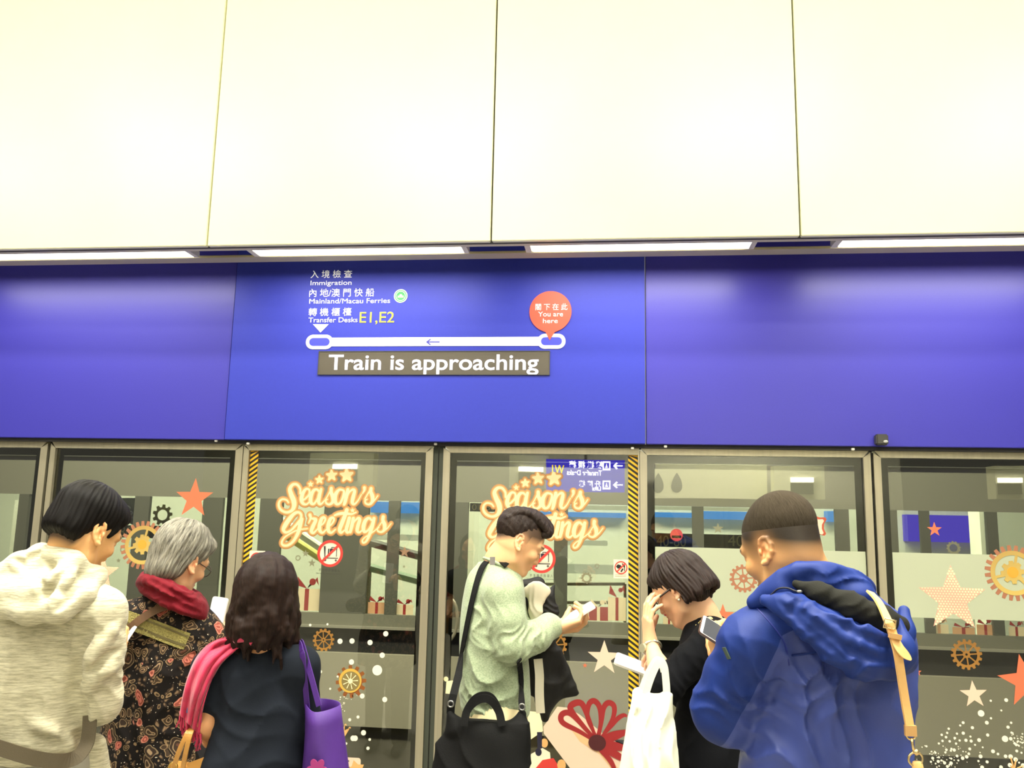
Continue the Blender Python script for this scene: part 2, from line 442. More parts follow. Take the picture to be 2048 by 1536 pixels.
we = glazed('window_3', xw[8], xw[9], 'fixed glass panel behind the people at right', X(1294)-X(1280), X(1740.5)-X(1726))
wf = glazed('window_4', xw[10], xw[11], 'fixed glass panel at the right edge of the picture', X(1761)-X(1746.5), 0.036)
# dark seals between the leaves and posts between the panels
t = MB().box(xw[5]+0.001, xw[6]-0.001, YD+0.012, YD+0.055, 0.0, Z_BAR1); t = t.build('door_seal', M_seal); tag(t, 'dark rubber seal where the two glass door leaves meet', 'seal')
xm = (xw[5]+xw[6])/2
MB().box(xm-0.002, xm+0.003, YD+0.009, YD+0.013, 0.0, Z_BAR1).build('joint', M_black, t)
for nm, a, b in (('trim_5', xw[1], xw[2]), ('trim_6', xw[9], xw[10])):
    tag(MB().box(a+0.001, b-0.001, YD+0.02, YD+0.07, 0.0, Z_BAR1).build(nm, M_black), kind='structure')
# frosted bands on the right hand windows
for nm, par, a, b in (('frosted_band', we, X(1311), X(1724)), ('frosted_band', wf, X(1777), X(2260))):
    flat(nm, [rect(a, b, zat(1225, YD, 1500), zat(1098, YD, 1500))], YD+0.0185, M_frost, par, 0.0006)
# orange button on the stainless post beside the person in glasses
p = at(1289.5, 1239.5, YD)
t = empty('door_button', (p.x, YD, p.z), 'small orange round button on the stainless post', 'button')
o = MB().tube([(p.x, YD, p.z), (p.x, YD-.006, p.z)], .0125, 20).build('ring', M_signwhite, t)
o = MB().tube([(p.x, YD-.0055, p.z), (p.x, YD-.012, p.z)], .0095, 20).build('cap', mat('button_orange', (238, 122, 44), rough=0.4), t)

# ------------------------------------------------------------------ beyond the doors: track and windowed facade, bright hall
YT = 7.2
def zt_(y, x=1024): return zat(y, YT, x)
tag(MB().box(-12, 9, 4.63, 13, -1.35, -1.2).build('floor', mat('track_bed', (52, 50, 44), rough=0.9, var=0.3, scale=8)), 'dark track bed beyond the glass doors', kind='structure')
ZW0, ZW1 = zt_(1238), zt_(1006)
fw = MB()
fw.box(-12, 9, YT, YT+0.03, ZW1, 4.4)                      # head wall
fw.box(-12, 9, YT-0.02, YT+0.03, zt_(1262), ZW0)           # sill
tag(fw.build('wall_far', M_far), 'dark grey wall with a row of windows beyond the track', kind='structure')
tag(MB().box(-12, 9, YT-0.05, YT-0.003, zt_(925), zt_(905)).build('trim_7', mat('far_trim', (72, 72, 62), rough=0.5)), kind='structure')
tag(MB().box(-12, 9, YT-0.06, YT-0.02, zt_(1267), zt_(1262)).build('trim_8', mat('far_rail', (190, 186, 165), rough=0.3, metal=0.5)), 'pale rail below the far windows', kind='structure')
tag(MB().box(-12, 9, YT+0.02, YT+0.14, zt_(1318), zt_(1267)).build('trim_9', mat('far_dark', (30, 29, 26), rough=0.6)), kind='structure')
tag(MB().box(-12, 9, YT-0.04, YT+0.10, zt_(1466), zt_(1318)).build('baseboard_far', M_far2), 'grey lower wall beyond the track', kind='structure')
tag(MB().box(-12, 9, YT+0.02, YT+0.16, -1.3, zt_(1466)).build('baseboard_far_low', mat('far_low', (84, 80, 64), rough=0.8)), kind='structure')
# window mullions of the far facade
mul = [(-80, -40), (28, 48), (262, 292), (400, 440), (515, 560), (645, 735), (774, 797), (905, 935), (1108, 1135), (1385, 1408), (1672, 1700), (1720, 1732), (1783, 1797), (1843, 1862), (1976, 1998), (2080, 2110)]
for a, b in mul:
    xa, xb = at(a, 1100, YT).x, at(b, 1100, YT).x
    tag(MB().box(xa, xb, YT-0.01, YT+0.029, ZW0+0.001, ZW1-0.001).build('mullion', mat('mullion_grey', (84, 84, 70), rough=.5)), 'dark upright between the far windows', 'mullion', 'uprights between the far windows')
tag(MB().box(-12, 9, YT+0.03, YT+0.035, ZW0-.05, ZW1+.05).build('window_5', glass_mat('far_glass', (0.92, 0.95, 0.88), 0.0)), 'glazing of the far windows', kind='structure')
# ticket-hall style band with gate numbers
hall = mat('hall_wall', (216, 219, 204), rough=0.7, var=0.06, scale=1.2)
tag(MB().box(-12, 9, 12.9, 13.0, -1.3, 4.4).build('wall_hall', hall), 'pale green wall of the lit hall beyond the track', kind='structure')
tag(MB().box(-12, 9, YT+0.3, 13, -0.2, 0.0).build('floor_hall', M_floor), kind='structure')
tag(MB().box(-12, 9, YT+0.12, 13, 4.2, 4.4).build('ceiling_hall', M_ceil), kind='structure')
# ------------------------------------------------------------------ writing on the fascia
def fx(px, py): return at(px, py, YS).x
def fz(px, py): return at(px, py, YS).z
PXM = 1671/4.4/1.0
p = at(870, 640, YS)
rm = empty('route_map', (p.x, YS, p.z), 'white route map writing with E1,E2 and a red here marker on the blue fascia', 'sign')
def line(s, xa, xb, yb, size_px, m, off=0.0, name='lettering', sp=1.0, par=None):
    fit_text(name, s, fx(xa, yb), fx(xb, yb), fz((xa+xb)/2, yb), size_px/PXM, YS-0.0006, m, par or rm, off, spacing=sp)
M_sw = mat('sign_letter_white', (236, 234, 226), rough=0.5, emit=(250, 248, 240), estr=0.35)
M_sy = mat('sign_letter_yellow', (236, 222, 60), rough=0.5, emit=(250, 236, 60), estr=0.2)
line('入 境 檢 查', 621, 704, 554.5, 18.5, M_sw, 0.0)
line('Immigration', 621, 703, 570, 14.5, M_sw, 0.0)
line('內 地/澳 門 快 船', 618.5, 748, 592, 19.5, M_sw, 0.0)
line('Mainland/Macau Ferries', 618.5, 780, 606.5, 15, M_sw, 0.0)
line('轉 機 櫃 檯', 617, 702.5, 630.5, 19.0, M_sw, 0.0)
line('Transfer Desks', 617, 715, 644.5, 15, M_sw, 0.0)
line('E1,E2', 719, 788, 645, 33, M_sy, 0.0)
def fp(pts): return [(fx(a, b), fz(a, b)) for a, b in pts]
flat('pointer', [fp([(626, 648.5), (657.5, 648.5), (641, 665)])], YS-.0006, M_sw, rm)
# the line with its two stations
x0, x1 = fx(612, 684), fx(666, 684); zc = fz(640, 684); hh = 15.5/PXM
X2, X3 = fx(1075, 683), fx(1131, 683)
flat('route_line', [rect(x1-.012, X2+.012, zc-9.2/PXM, zc+9.2/PXM)], YS-.0006, M_sw, rm)
M_in = mat('station_blue', (60, 66, 196), rough=0.5)
for a, b in ((x0, x1), (X2, X3)):
    g = flat('station', [rrect(a, b, zc-hh, zc+hh, hh*.98, 10)], YS-.0012, M_sw, rm)
    flat('inner', [rrect(a+.019, b-.019, zc-hh*.55, zc+hh*.55, hh*.53, 10)], YS-.0018, M_in, g)
ax, az = fx(852, 684), fz(866, 684); u = 1/PXM
flat('arrow', [[(ax, az), (ax+9*u, az+7*u), (ax+10.5*u, az+5*u), (ax+5.5*u, az+1.1*u), (ax+29*u, az+1.1*u), (ax+29*u, az-1.1*u), (ax+5.5*u, az-1.1*u), (ax+10.5*u, az-5*u), (ax+9*u, az-7*u)]], YS-.0020, mat('arrow_blue', (58, 60, 160), rough=0.5), rm)
c = at(1101, 623.5, YS); R = 43.2*u
pin = circ(c.x, c.z, R, 56); pin = [q for q in pin if not (q[1] < c.z-R*.955)]
lo = [q for q in pin if q[1] < c.z]; i0 = max(range(len(pin)), key=lambda i: (pin[i][1] < c.z-R*.9 and pin[i][0] < c.x) and i or -1)
tipz = fz(1100, 681)
pin = pin[:i0+1] + [(c.x-9*u, c.z-R*1.0), (c.x-1*u, tipz), (c.x+9*u, c.z-R*1.0)] + pin[i0+1:]
hm = flat('here_marker', [pin], YS-.0030, mat('marker_red', (226, 74, 52), rough=0.5, emit=(230, 70, 50), estr=0.25), rm, 0.003)
def pinline(s, xa, xb, yb, size):
    fit_text('lettering', s, fx(xa, yb), fx(xb, yb), fz(1101, yb), size*u, YS-.0050, M_sw, hm, 0.0)
pinline('閣 下 在 此', 1071, 1135, 619.5, 15); pinline('You are', 1076.5, 1126, 633, 14); pinline('here', 1086, 1115.5, 646.5, 14)
# green ferry emblem
c = at(801.5, 592, YS); R = 14.6*u
fe = flat('ferry_emblem', [circ(c.x, c.z, R, 36)], YS-.0006, mat('emblem_rim', (214, 236, 196), rough=0.5), rm)
flat('disc', [circ(c.x, c.z, R*.86, 36)], YS-.0012, mat('emblem_green', (44, 150, 84), rough=0.5), fe)
flat('ring', [circ(c.x, c.z, R*.72, 36), circ(c.x, c.z, R*.65, 36)], YS-.0018, M_sw, fe)
flat('ship', [[(c.x-R*.5, c.z), (c.x-R*.2, c.z+R*.05), (c.x-R*.15, c.z+R*.25), (c.x+R*.15, c.z+R*.25), (c.x+R*.25, c.z+R*.05), (c.x+R*.52, c.z), (c.x+R*.4, c.z-R*.14), (c.x-R*.42, c.z-R*.14)],
              rect(c.x-R*.5, c.x+R*.5, c.z-R*.28, c.z-R*.22)], YS-.0018, mat('emblem_pale', (190, 226, 180), rough=0.5), fe)
# message display
a, b = at(639.5, 704, YS), at(1098, 749, YS)
md = empty('message_display', ((a.x+b.x)/2, YS, b.z), 'dark message display reading Train is approaching in white lights', 'display')
MB().box(a.x, b.x, YS-.004, YS-.0005, b.z, a.z).build('screen', mat('led_screen', (74, 68, 56), rough=0.45, bump=0.1, scale=400), md)
fr = [rect(a.x-.004, b.x+.004, b.z-.004, a.z+.004), rect(a.x, b.x, b.z, a.z)]
flat('frame', fr, YS-.003, M_dark, md, 0.006)
fit_text('lettering', 'Train is approaching', at(657, 740, YS).x, at(1077, 740, YS).x, at(866, 739.5, YS).z, 45.5*u, YS-.0048, M_ledwhite, md, 0.0014)

# ------------------------------------------------------------------ stickers on the door glass
YG = YD+0.0178
def S(px, py): q = at(px, py, YG); return (q.x, q.z)
def PR(r): return r/(1671/4.47)*1.03
def grad_mat(name, c0, c1, c2, angle, R, rough=0.35):
    """printed metal-look gradient across a sticker"""
    if name in MATS: return MATS[name]
    m = mat(name, c1, rough=rough, spec=0.4); nt = m.node_tree; b = nt.nodes['Principled BSDF']
    tc = nt.nodes.new('ShaderNodeTexCoord'); mp = nt.nodes.new('ShaderNodeMapping'); gr = nt.nodes.new('ShaderNodeSeparateXYZ'); cr = nt.nodes.new('ShaderNodeValToRGB')
    mp.inputs['Rotation'].default_value = (0, angle, 0)
    nt.links.new(tc.outputs['Generated'], mp.inputs[0]); nt.links.new(mp.outputs[0], gr.inputs[0]); nt.links.new(gr.outputs['Z'], cr.inputs[0])
    e = cr.color_ramp.elements; e[0].color = lin(c0); e[1].color = lin(c2); n = e.new(0.5); n.color = lin(c1)
    nt.links.new(cr.outputs[0], b.inputs['Base Color']); return m
M_gold = grad_mat('gold_print', (250, 224, 80), (206, 152, 60), (112, 74, 44), 0.25, 1)
M_bronze = grad_mat('bronze_print', (244, 214, 84), (190, 136, 84), (168, 112, 84), 0.2, 1)
M_brass = grad_mat('brass_print', (196, 150, 60), (250, 226, 120), (150, 112, 70), 0.5, 1)
M_orange = mat('sticker_orange', (212, 112, 76), rough=0.5)
M_cream = mat('sticker_cream', (230, 200, 174), rough=0.5)
M_snow = mat('snow_white', (246, 240, 214), rough=0.5)
M_peach = mat('sticker_peach', (226, 172, 148), rough=0.5)
M_pale = mat('sticker_pale_gold', (250, 236, 186), rough=0.5)
M_tan = mat('sticker_tan', (218, 168, 104), rough=0.5)
M_red = mat('sticker_red', (206, 58, 50), rough=0.5)
M_ink = mat('sticker_ink', (28, 26, 48), rough=0.5)
M_poster = mat('sticker_white', (236, 224, 196), rough=0.5)
M_ribbon = mat('sticker_ribbon', (150, 34, 36), rough=0.5)
def sticker(name, label, cat, splines, m, group=None, t=0.0008, lift=0.0):
    o = flat(name, splines, YG-lift, m, None, t); return tag(o, label, cat, group)
SG, GG = 'star stickers on the glass doors', 'gear stickers on the glass doors'
def st(px, py, r, m, label, inner=0.40, rot=0.0): c = S(px, py); sticker('star_sticker', label, 'sticker', [star(c[0], c[1], PR(r), rot, inner)], m, SG)
st(388.5, 997, 41, M_orange, 'orange five pointed star sticker high on the left fixed glass panel')
st(1208.5, 1316, 32, M_cream, 'large cream star sticker beside the right hazard tape')
st(1170, 1331, 5, M_orange, 'tiny orange star sticker left of the large cream star')
st(1446, 1231, 21, M_orange, 'orange star sticker behind the shoulder of the person in glasses')
st(1835, 1344, 7.5, M_orange, 'tiny orange star sticker beside the tan bag strap')
st(1947.5, 1389, 24, M_cream, 'cream star sticker on the right hand glass above the snow dots', rot=0.06)
st(2050, 1362, 46, M_orange, 'large orange star sticker cut by the right edge of the picture', rot=0.15)
st(1869, 1059, 13.5, M_orange, 'small orange star sticker in front of the violet screen')
def dotted_star(px, py, r, label):
    c = S(px, py); R = PR(r); body = star(c[0], c[1], R, 0, 0.42)
    def inside(x, z):
        n, ins = len(body), False
        for i in range(n):
            (xa, za), (xb, zb) = body[i], body[(i+1) % n]
            if (za > z) != (zb > z) and x < (xb-xa)*(z-za)/(zb-za)+xa: ins = not ins
        return ins
    dots = []; s = R*0.085; k = 0
    for iz in range(-14, 15):
        for ix in range(-14, 15):
            x, z = c[0]+(ix+0.5*(iz % 2))*s, c[1]+iz*s*.87
            if inside(x, z): dots.append(circ(x, z, s*(.18+.22*min(1, abs(iz+ix*.5)/9)), 8))
    o = merge_flat('star_sticker', [([body], M_peach, 0), (dots, M_pale, 0.0008)], YG)
    tag(o, label, 'sticker', SG)
dotted_star(1905, 1198, 60, 'large peach star sticker dotted with pale spots on the frosted band')
dotted_star(203, 1146, 38, 'peach dotted star sticker behind the chin of the person in the hoodie')
def gr(px, py, r, m, label, **k): c = S(px, py); return sticker('gear_sticker', label, 'sticker', gear(c[0], c[1], PR(r), **k), m, GG)
gr(1487, 1157, 25.5, M_bronze, 'bronze gear sticker on the frosted band between the two heads', teeth=16, spokes=8, hub=0.3, hole=0.68)
gr(647, 1280, 21.5, M_gold, 'golden gear sticker beside the dark hair of the person in the navy top', teeth=14, spokes=8, hub=0.2, hole=0.7)
gr(1109, 1290, 24, M_gold, 'yellow gear sticker half hidden under the forearm of the person in green', teeth=14, spokes=8, hub=0.25, hole=0.72)
gr(1933, 1309, 26.5, M_gold, 'golden gear sticker right of the person in the blue jacket', teeth=16, spokes=8, hub=0.24, hole=0.68)
def big_gear(px, py, r, label):
    c = S(px, py); R = PR(r)
    t = empty('gear_sticker', (c[0], YG, c[1]), label, 'sticker', GG)
    flat('toothed_ring', gear(c[0], c[1], R, teeth=24, depth=0.20, hole=0.66, spokes=0, duty=0.55), YG, M_bronze, t)
    flat('rim', [circ(c[0], c[1], R*.80, 40), circ(c[0], c[1], R*.64, 40)], YG-.0008, M_brass, t)
    for a in (1.35, 3.4, 5.5):
        r1, w, w2 = .2, .25, .07
        flat('spoke', [[(c[0]+math.cos(a-w)*r1*R, c[1]+math.sin(a-w)*r1*R), (c[0]+math.cos(a-w2)*.68*R, c[1]+math.sin(a-w2)*.68*R), (c[0]+math.cos(a+w2)*.68*R, c[1]+math.sin(a+w2)*.68*R), (c[0]+math.cos(a+w)*r1*R, c[1]+math.sin(a+w)*r1*R)]], YG-.0012, M_brass, t)
    flat('inner_gear', gear(c[0]-R*.03, c[1]+R*.02, R*.42, teeth=8, depth=0.26, hole=0.3, spokes=0, duty=0.55), YG-.0016, M_brass, t)
    flat('hub', [circ(c[0]-R*.03, c[1]+R*.02, R*.2, 24)], YG-.0022, mat('hub_gold', (214, 160, 58), rough=0.4), t)
big_gear(286, 1090, 48, 'large brass gear sticker between the hooded person and the grey haired person')
big_gear(2027, 1146, 49, 'large brass gear sticker at the right edge of the picture')
c = S(702, 1363); R = PR(30)
t = empty('gear_sticker', (c[0], YG, c[1]), 'dark and copper toothed wheel sticker with a golden ring above the purple bag', 'sticker', GG)
flat('toothed_ring', gear(c[0], c[1], R, teeth=12, depth=0.26, hole=0, spokes=0, duty=0.5), YG, grad_mat('copper_print', (170, 88, 36), (110, 76, 40), (44, 38, 26), 0.75, 1), t)
flat('disc', [circ(c[0]-R*.05, c[1]+R*.05, R*.72, 36)], YG-.0008, mat('wheel_olive', (132, 116, 70), rough=0.4), t)
flat('rim', [circ(c[0]-R*.05, c[1]+R*.05, R*.74, 36), circ(c[0]-R*.02, c[1]+R*.02, R*.60, 36)], YG-.0014, mat('rim_gold', (206, 168, 74), rough=.35), t)
flat('spokes', gear(c[0]-R*.04, c[1]+R*.03, R*.5, teeth=9, depth=0.7, hole=0, spokes=0, duty=0.22), YG-.0020, M_pale, t)

# no-luggage-trolley sign: ring, bar, trolley
def trolley_sign(px, py, r, label, cap_y):
    c = S(px, py); R = PR(r); u_ = R
    t = empty('prohibition_sign', (c[0], YG, c[1]), label, 'sign', 'no trolley signs on the doors')
    flat('disc', [circ(c[0], c[1], R*.98, 44)], YG, M_poster, t)
    tro = [rect(c[0]-.52*u_, c[0]+.62*u_, c[1]-.38*u_, c[1]-.30*u_), rect(c[0]-.44*u_, c[0]-.36*u_, c[1]-.3*u_, c[1]+.50*u_), rect(c[0]-.52*u_, c[0]-.36*u_, c[1]+.48*u_, c[1]+.55*u_), circ(c[0]-.36*u_, c[1]-.50*u_, .085*u_, 14), circ(c[0]+.46*u_, c[1]-.50*u_, .085*u_, 14)]
    flat('trolley', tro, YG-.0008, mat('trolley_grey', (90, 86, 84), rough=0.5), t)
    case = [rrect(c[0]-.18*u_, c[0]+.60*u_, c[1]-.22*u_, c[1]+.36*u_, .05*u_), rect(c[0]-.10*u_, c[0]-.05*u_, c[1]-.22*u_, c[1]+.36*u_), rect(c[0]+.47*u_, c[0]+.52*u_, c[1]-.22*u_, c[1]+.36*u_)]
    flat('suitcase', case + [rrect(c[0]+.06*u_, c[0]+.36*u_, c[1]+.36*u_, c[1]+.48*u_, .03*u_), rrect(c[0]+.11*u_, c[0]+.31*u_, c[1]+.36*u_, c[1]+.43*u_, .02*u_)], YG-.0012, M_ink, t)
    bar = .085
    q = math.sqrt(.5)
    flat('bar', [[(c[0]-.8*u_*q-bar*u_*q, c[1]-.8*u_*q+bar*u_*q), (c[0]+.8*u_*q-bar*u_*q, c[1]+.8*u_*q+bar*u_*q), (c[0]+.8*u_*q+bar*u_*q, c[1]+.8*u_*q-bar*u_*q), (c[0]-.8*u_*q+bar*u_*q, c[1]-.8*u_*q-bar*u_*q)]], YG-.0018, M_red, t)
    flat('ring', [circ(c[0], c[1], R, 44), circ(c[0], c[1], R*.80, 44)], YG-.0022, M_red, t)
    z = S(px, cap_y)[1]
    mm = mat('caption_ink', (62, 60, 50), rough=0.6)
    fit_text('caption', '不 准 攜 手 推 車 入', c[0]-R*.82, c[0]+R*.82, z, PR(6.4), YG, mm, t)
    fit_text('caption', 'No trolley beyond this point', c[0]-R*1.0, c[0]+R*.95, z-PR(5), PR(3.4), YG, mm, t)
trolley_sign(660.5, 1107, 26, 'round red no trolley sign on the left door leaf', 1143)
trolley_sign(1083, 1117.5, 27, 'round red no trolley sign half hidden behind the chin of the person in green', 1154)
# small hand warning card beside each hazard tape
def hand_card(x0, y0, x1, y1, label, flip):
    a, b = S(x0, y0), S(x1, y1); cx = (a[0]+b[0])/2; wd = b[0]-a[0]; R = wd*.43; cz = a[1]-R*1.25
    t = empty('warning_card', (cx, YG, b[1]), label, 'sign', 'hand warning cards by the hazard tapes')
    flat('card', [rect(a[0], b[0], b[1], a[1])], YG, M_poster, t)
    s = flip
    hand = [[(cx-s*.78*R, cz+.15*R), (cx-s*.5*R, cz+.5*R), (cx-s*.05*R, cz+.38*R), (cx+s*.12*R, cz+.1*R), (cx-s*.05*R, cz-.1*R), (cx-s*.5*R, cz-.18*R)],
            [(cx+s*.12*R, cz+.62*R), (cx+s*.3*R, cz+.66*R), (cx+s*.62*R, cz+.1*R), (cx+s*.5*R, cz-.05*R)], [(cx+s*.2*R, cz-.1*R), (cx+s*.42*R, cz-.2*R), (cx+s*.1*R, cz-.7*R), (cx-s*.1*R, cz-.6*R)],
            rect(cx+s*.55*R-.06*R, cx+s*.55*R+.06*R, cz-.55*R, cz+.5*R)]
    flat('hand', hand, YG-.0008, mat('card_black', (24, 22, 22), rough=0.5), t)
    q = math.sqrt(.5); bw = .07*R
    flat('ring', [circ(cx, cz, R, 32), circ(cx, cz, R*.84, 32)], YG-.0014, M_red, t)
    flat('bar', [[(cx-.9*R*q-bw, cz-.9*R*q+bw), (cx+.9*R*q-bw, cz+.9*R*q+bw), (cx+.9*R*q+bw, cz+.9*R*q-bw), (cx-.9*R*q+bw, cz-.9*R*q-bw)]], YG-.0018, M_red, t)
    for k in range(2):
        z = b[1]+(a[1]-b[1])*(.17-.08*k); flat('caption', [rect(a[0]+wd*.1, b[0]-wd*.15, z, z+PR(.9))], YG-.0006, mat('card_print', (170, 160, 130), rough=0.6), t)
hand_card(499.5, 1101, 528, 1137, 'small white card with a crossed out hand beside the left hazard tape', 1)
hand_card(1227, 1118.5, 1257, 1157, 'small white card with a crossed out hand beside the right hazard tape', 1)

# ------------------------------------------------------------------ Season's Greetings: script lettering drawn as brush strokes
# strokes traced in a local frame, x to the right and y down, with a brush width
def G_(x, y): return (480+x/4.043, 880+y/4.043)
STROKES = [
 # Season's
 [(487,432,16),(486,395,18),(462,362,20),(428,362,24),(404,395,30),(414,440,36),(434,490,40),(438,535,36),(418,572,26),(376,586,20),(334,568,20),(314,535,19),(318,500,17),(342,480,15),(376,486,15),(392,506,13)],
 [(496,496,14),(530,474,16),(560,440,16),(560,404,16),(534,398,20),(508,432,30),(497,480,32),(510,514,24),(540,520,15),(572,488,10)],
 [(644,420,18),(620,400,18),(592,414,26),(573,460,32),(574,505,28),(596,518,20),(622,484,14),(648,430,16)],
 [(656,400,22),(642,450,30),(636,498,28),(650,520,20),(676,500,11),(706,458,9),(732,408,12)],
 [(738,392,26),(738,425,28),(752,462,32),(750,500,26),(724,522,18),(698,512,15),(694,490,13),(706,480,11)],
 [(740,515,12),(762,490,10),(778,460,10)],
 [(830,405,16),(802,404,20),(774,440,32),(768,490,32),(786,520,22),(814,506,20),(834,460,20),(842,418,18),(828,404,15)],
 [(838,440,11),(852,452,10),(872,440,9)],
 [(872,402,26),(862,450,30),(850,500,28),(843,522,22)],
 [(856,480,11),(884,424,15),(912,402,20),(926,416,26),(914,468,30),(908,505,26),(924,520,18),(954,492,11),(982,442,9)],
 [(1006,386,24),(1006,406,18),(992,432,10)],
 [(1010,478,10),(1034,436,11),(1056,402,13)],
 [(1060,394,26),(1058,420,28),(1072,460,32),(1070,498,26),(1046,522,18),(1018,514,15),(1012,492,13),(1026,482,11)],
 [(1062,512,12),(1088,488,11),(1114,452,9)],
 # Greetings
 [(488,650,18),(496,610,20),(476,586,20),(440,596,26),(400,640,34),(366,690,36),(352,726,28),(372,748,20),(412,732,18),(452,690,20),(486,652,24)],
 [(500,640,26),(484,700,34),(466,760,28),(430,820,22),(388,852,20),(350,852,18),(338,828,16),(360,790,14),(410,756,13),(470,728,12),(546,718,9)],
 [(566,606,24),(572,632,18),(556,672,9)],
 [(572,634,13),(604,640,24),(612,652,28),(590,700,32),(578,738,28),(594,752,20),(622,726,11),(640,700,10)],
 [(640,700,12),(672,678,14),(690,646,16),(682,626,18),(660,640,28),(644,690,32),(646,732,28),(668,750,18),(700,724,11)],
 [(712,704,12),(742,680,14),(760,648,16),(752,628,18),(730,642,28),(714,692,32),(716,734,28),(740,750,18),(772,724,11)],
 [(864,566,30),(846,620,32),(822,680,34),(806,726,30),(818,750,20),(846,730,11)],
 [(766,610,15),(800,598,22),(850,594,24),(900,600,18),(938,586,11)],
 [(884,632,28),(872,680,30),(860,728,28),(872,750,18),(894,728,11)],
 [(916,634,26),(906,690,30),(892,744,24)],
 [(900,710,11),(926,660,14),(956,632,20),(968,646,26),(954,694,30),(948,734,26),(966,748,17),(996,722,10)],
 [(1064,648,17),(1042,632,20),(1014,654,30),(998,704,32),(1006,742,24),(1036,730,16),(1068,680,15)],
 [(1084,636,26),(1068,700,32),(1048,764,26),(1022,818,18),(998,832,15),(990,814,12),(1012,788,10),(1060,756,10),(1110,716,9),(1150,660,9)],
 [(1158,622,26),(1156,650,26),(1170,690,30),(1166,728,24),(1142,746,16),(1116,738,13),(1112,718,12),(1124,708,10)],
 [(1160,742,12),(1190,716,11),(1222,676,8)],
]
# ------------------------------------------------------------------ snow dots
SNOW = [(771.5, 1267.5, 5), (740, 1285, 5), (704, 1282, 5), (680, 1282.5, 5), (764.5, 1310.5, 5), (703, 1324, 5), (754.5, 1340.5, 9.5), (641.5, 1343.5, 2.8), (724.5, 1392, 4.6), (769.5, 1399, 4.8),
        (727, 1465.5, 4.8), (706, 1476.5, 5), (710.5, 1476.5, 5), (739.5, 1479, 2.4), (736, 1496.5, 3), (699.5, 1439.5, 2.8), (716, 1434, 2.8), (620.5, 1250, 2.4), (655, 1248.5, 2), (660.5, 1377.5, 2), (692.5, 1487, 2.2), (675.5, 1353, 2)]
for n_, (a, b, r) in enumerate(SNOW):
    c = S(a, b); sticker('snow_dot', 'round white snow dot sticker on the left door leaf', 'sticker', [circ(c[0], c[1], PR(r), 20)], M_snow, 'snow dots on the left door leaf', lift=.00006*n_)
def K(x, y): return (1780+x/7.642, 1380+y/7.642)
SN2 = [(1392,357,42),(1776,154,24),(1540,164,14),(1702,313,12),(1543,432,14),(1480,500,24),(1118,499,18),(1073,542,13),(1259,576,20),(897,592,15),(790,685,15),(874,655,14),(856,720,16),(1023,667,14),(1119,659,20),(1229,712,13),(990,734,16),(802,778,15),(912,784,15),(1064,771,14),(1160,768,20),(1240,780,19),(1361,765,24),(1492,688,20),(746,817,14),(1010,818,14),(1299,838,12),(1416,876,11),
       (1850,500,15),(1803,567,20),(1857,652,14),(1757,746,40),(1844,744,22),(1958,782,12),(1902,814,16),(1928,836,18),(1968,852,12),(2020,806,12),(1936,931,18),(2008,958,13),(556,859,13),(860,912,16),(937,898,14),(980,916,20),(929,927,13),(1217,899,18),(844,953,13),(692,957,14),(1572,936,24),(1648,977,16),(1203,974,17),(1170,1020,22),(1108,1041,22),(1382,1013,24),(1764,1011,22),(1022,1007,17),(651,1040,18),(935,1047,13),(746,1027,13),(735,1090,19),(785,1075,13),(1042,1074,12),(624,1096,13),(832,1112,20),(930,1116,22),(1349,1084,14),(1482,1097,19),(874,1167,18),(1405,1182,24),(1694,1180,24),(696,1122,10),(905,1142,12),(748,1160,9),(714,1175,9),(1840,1016,28),(1916,1060,28),(1830,1146,27),(2030,1152,28),(1969,1108,12)]
for n_, (a, b, r) in enumerate(SN2):
    c = S(*K(a, b)); sticker('snow_dot', 'white snow dot sticker on the glass panel at the right edge', 'sticker', [circ(c[0], c[1], PR(r/7.642), 16)], M_snow, 'snow dots on the glass at the right edge', lift=.00003*n_)
rng = random.Random(4)
tiny = []
for _ in range(46):
    a = rng.random()**.7; tiny.append(circ(*S(560+(470+a*220+rng.gauss(0, 28))/4.862, 1220+(800+(1-a)*260-a*10+rng.gauss(0, 22))/4.862), PR(rng.uniform(.5, 1.5)), 8))
tag(flat('snow_speckle', tiny, YG, M_snow), 'fine spray of white specks under the copper wheel sticker', 'sticker', kind='stuff')
tiny = [circ(*S(*K(rng.gauss(820, 190), rng.gauss(1010, 110))), PR(rng.uniform(.5, 1.2)), 8) for _ in range(60)] + [circ(*S(*K(rng.gauss(1960, 60), rng.gauss(780, 60))), PR(rng.uniform(.6, 1.4)), 8) for _ in range(25)]
tag(flat('snow_speckle', tiny, YG, M_snow), 'fine spray of white specks low on the right hand glass', 'sticker', kind='stuff')
c = S(2028, 1540)
o = MB()
for a, b in ((2021, 1514), (2032, 1518), (2020, 1530), (2046, 1531)):
    q = S(a, b); o.tube([(c[0], YG-.001, c[1]), (q[0], YG-.001, q[1])], PR(1.3), 6)
tag(o.build('twig_sticker', M_tan), 'gold twig sticker in the lower right corner', 'sticker')

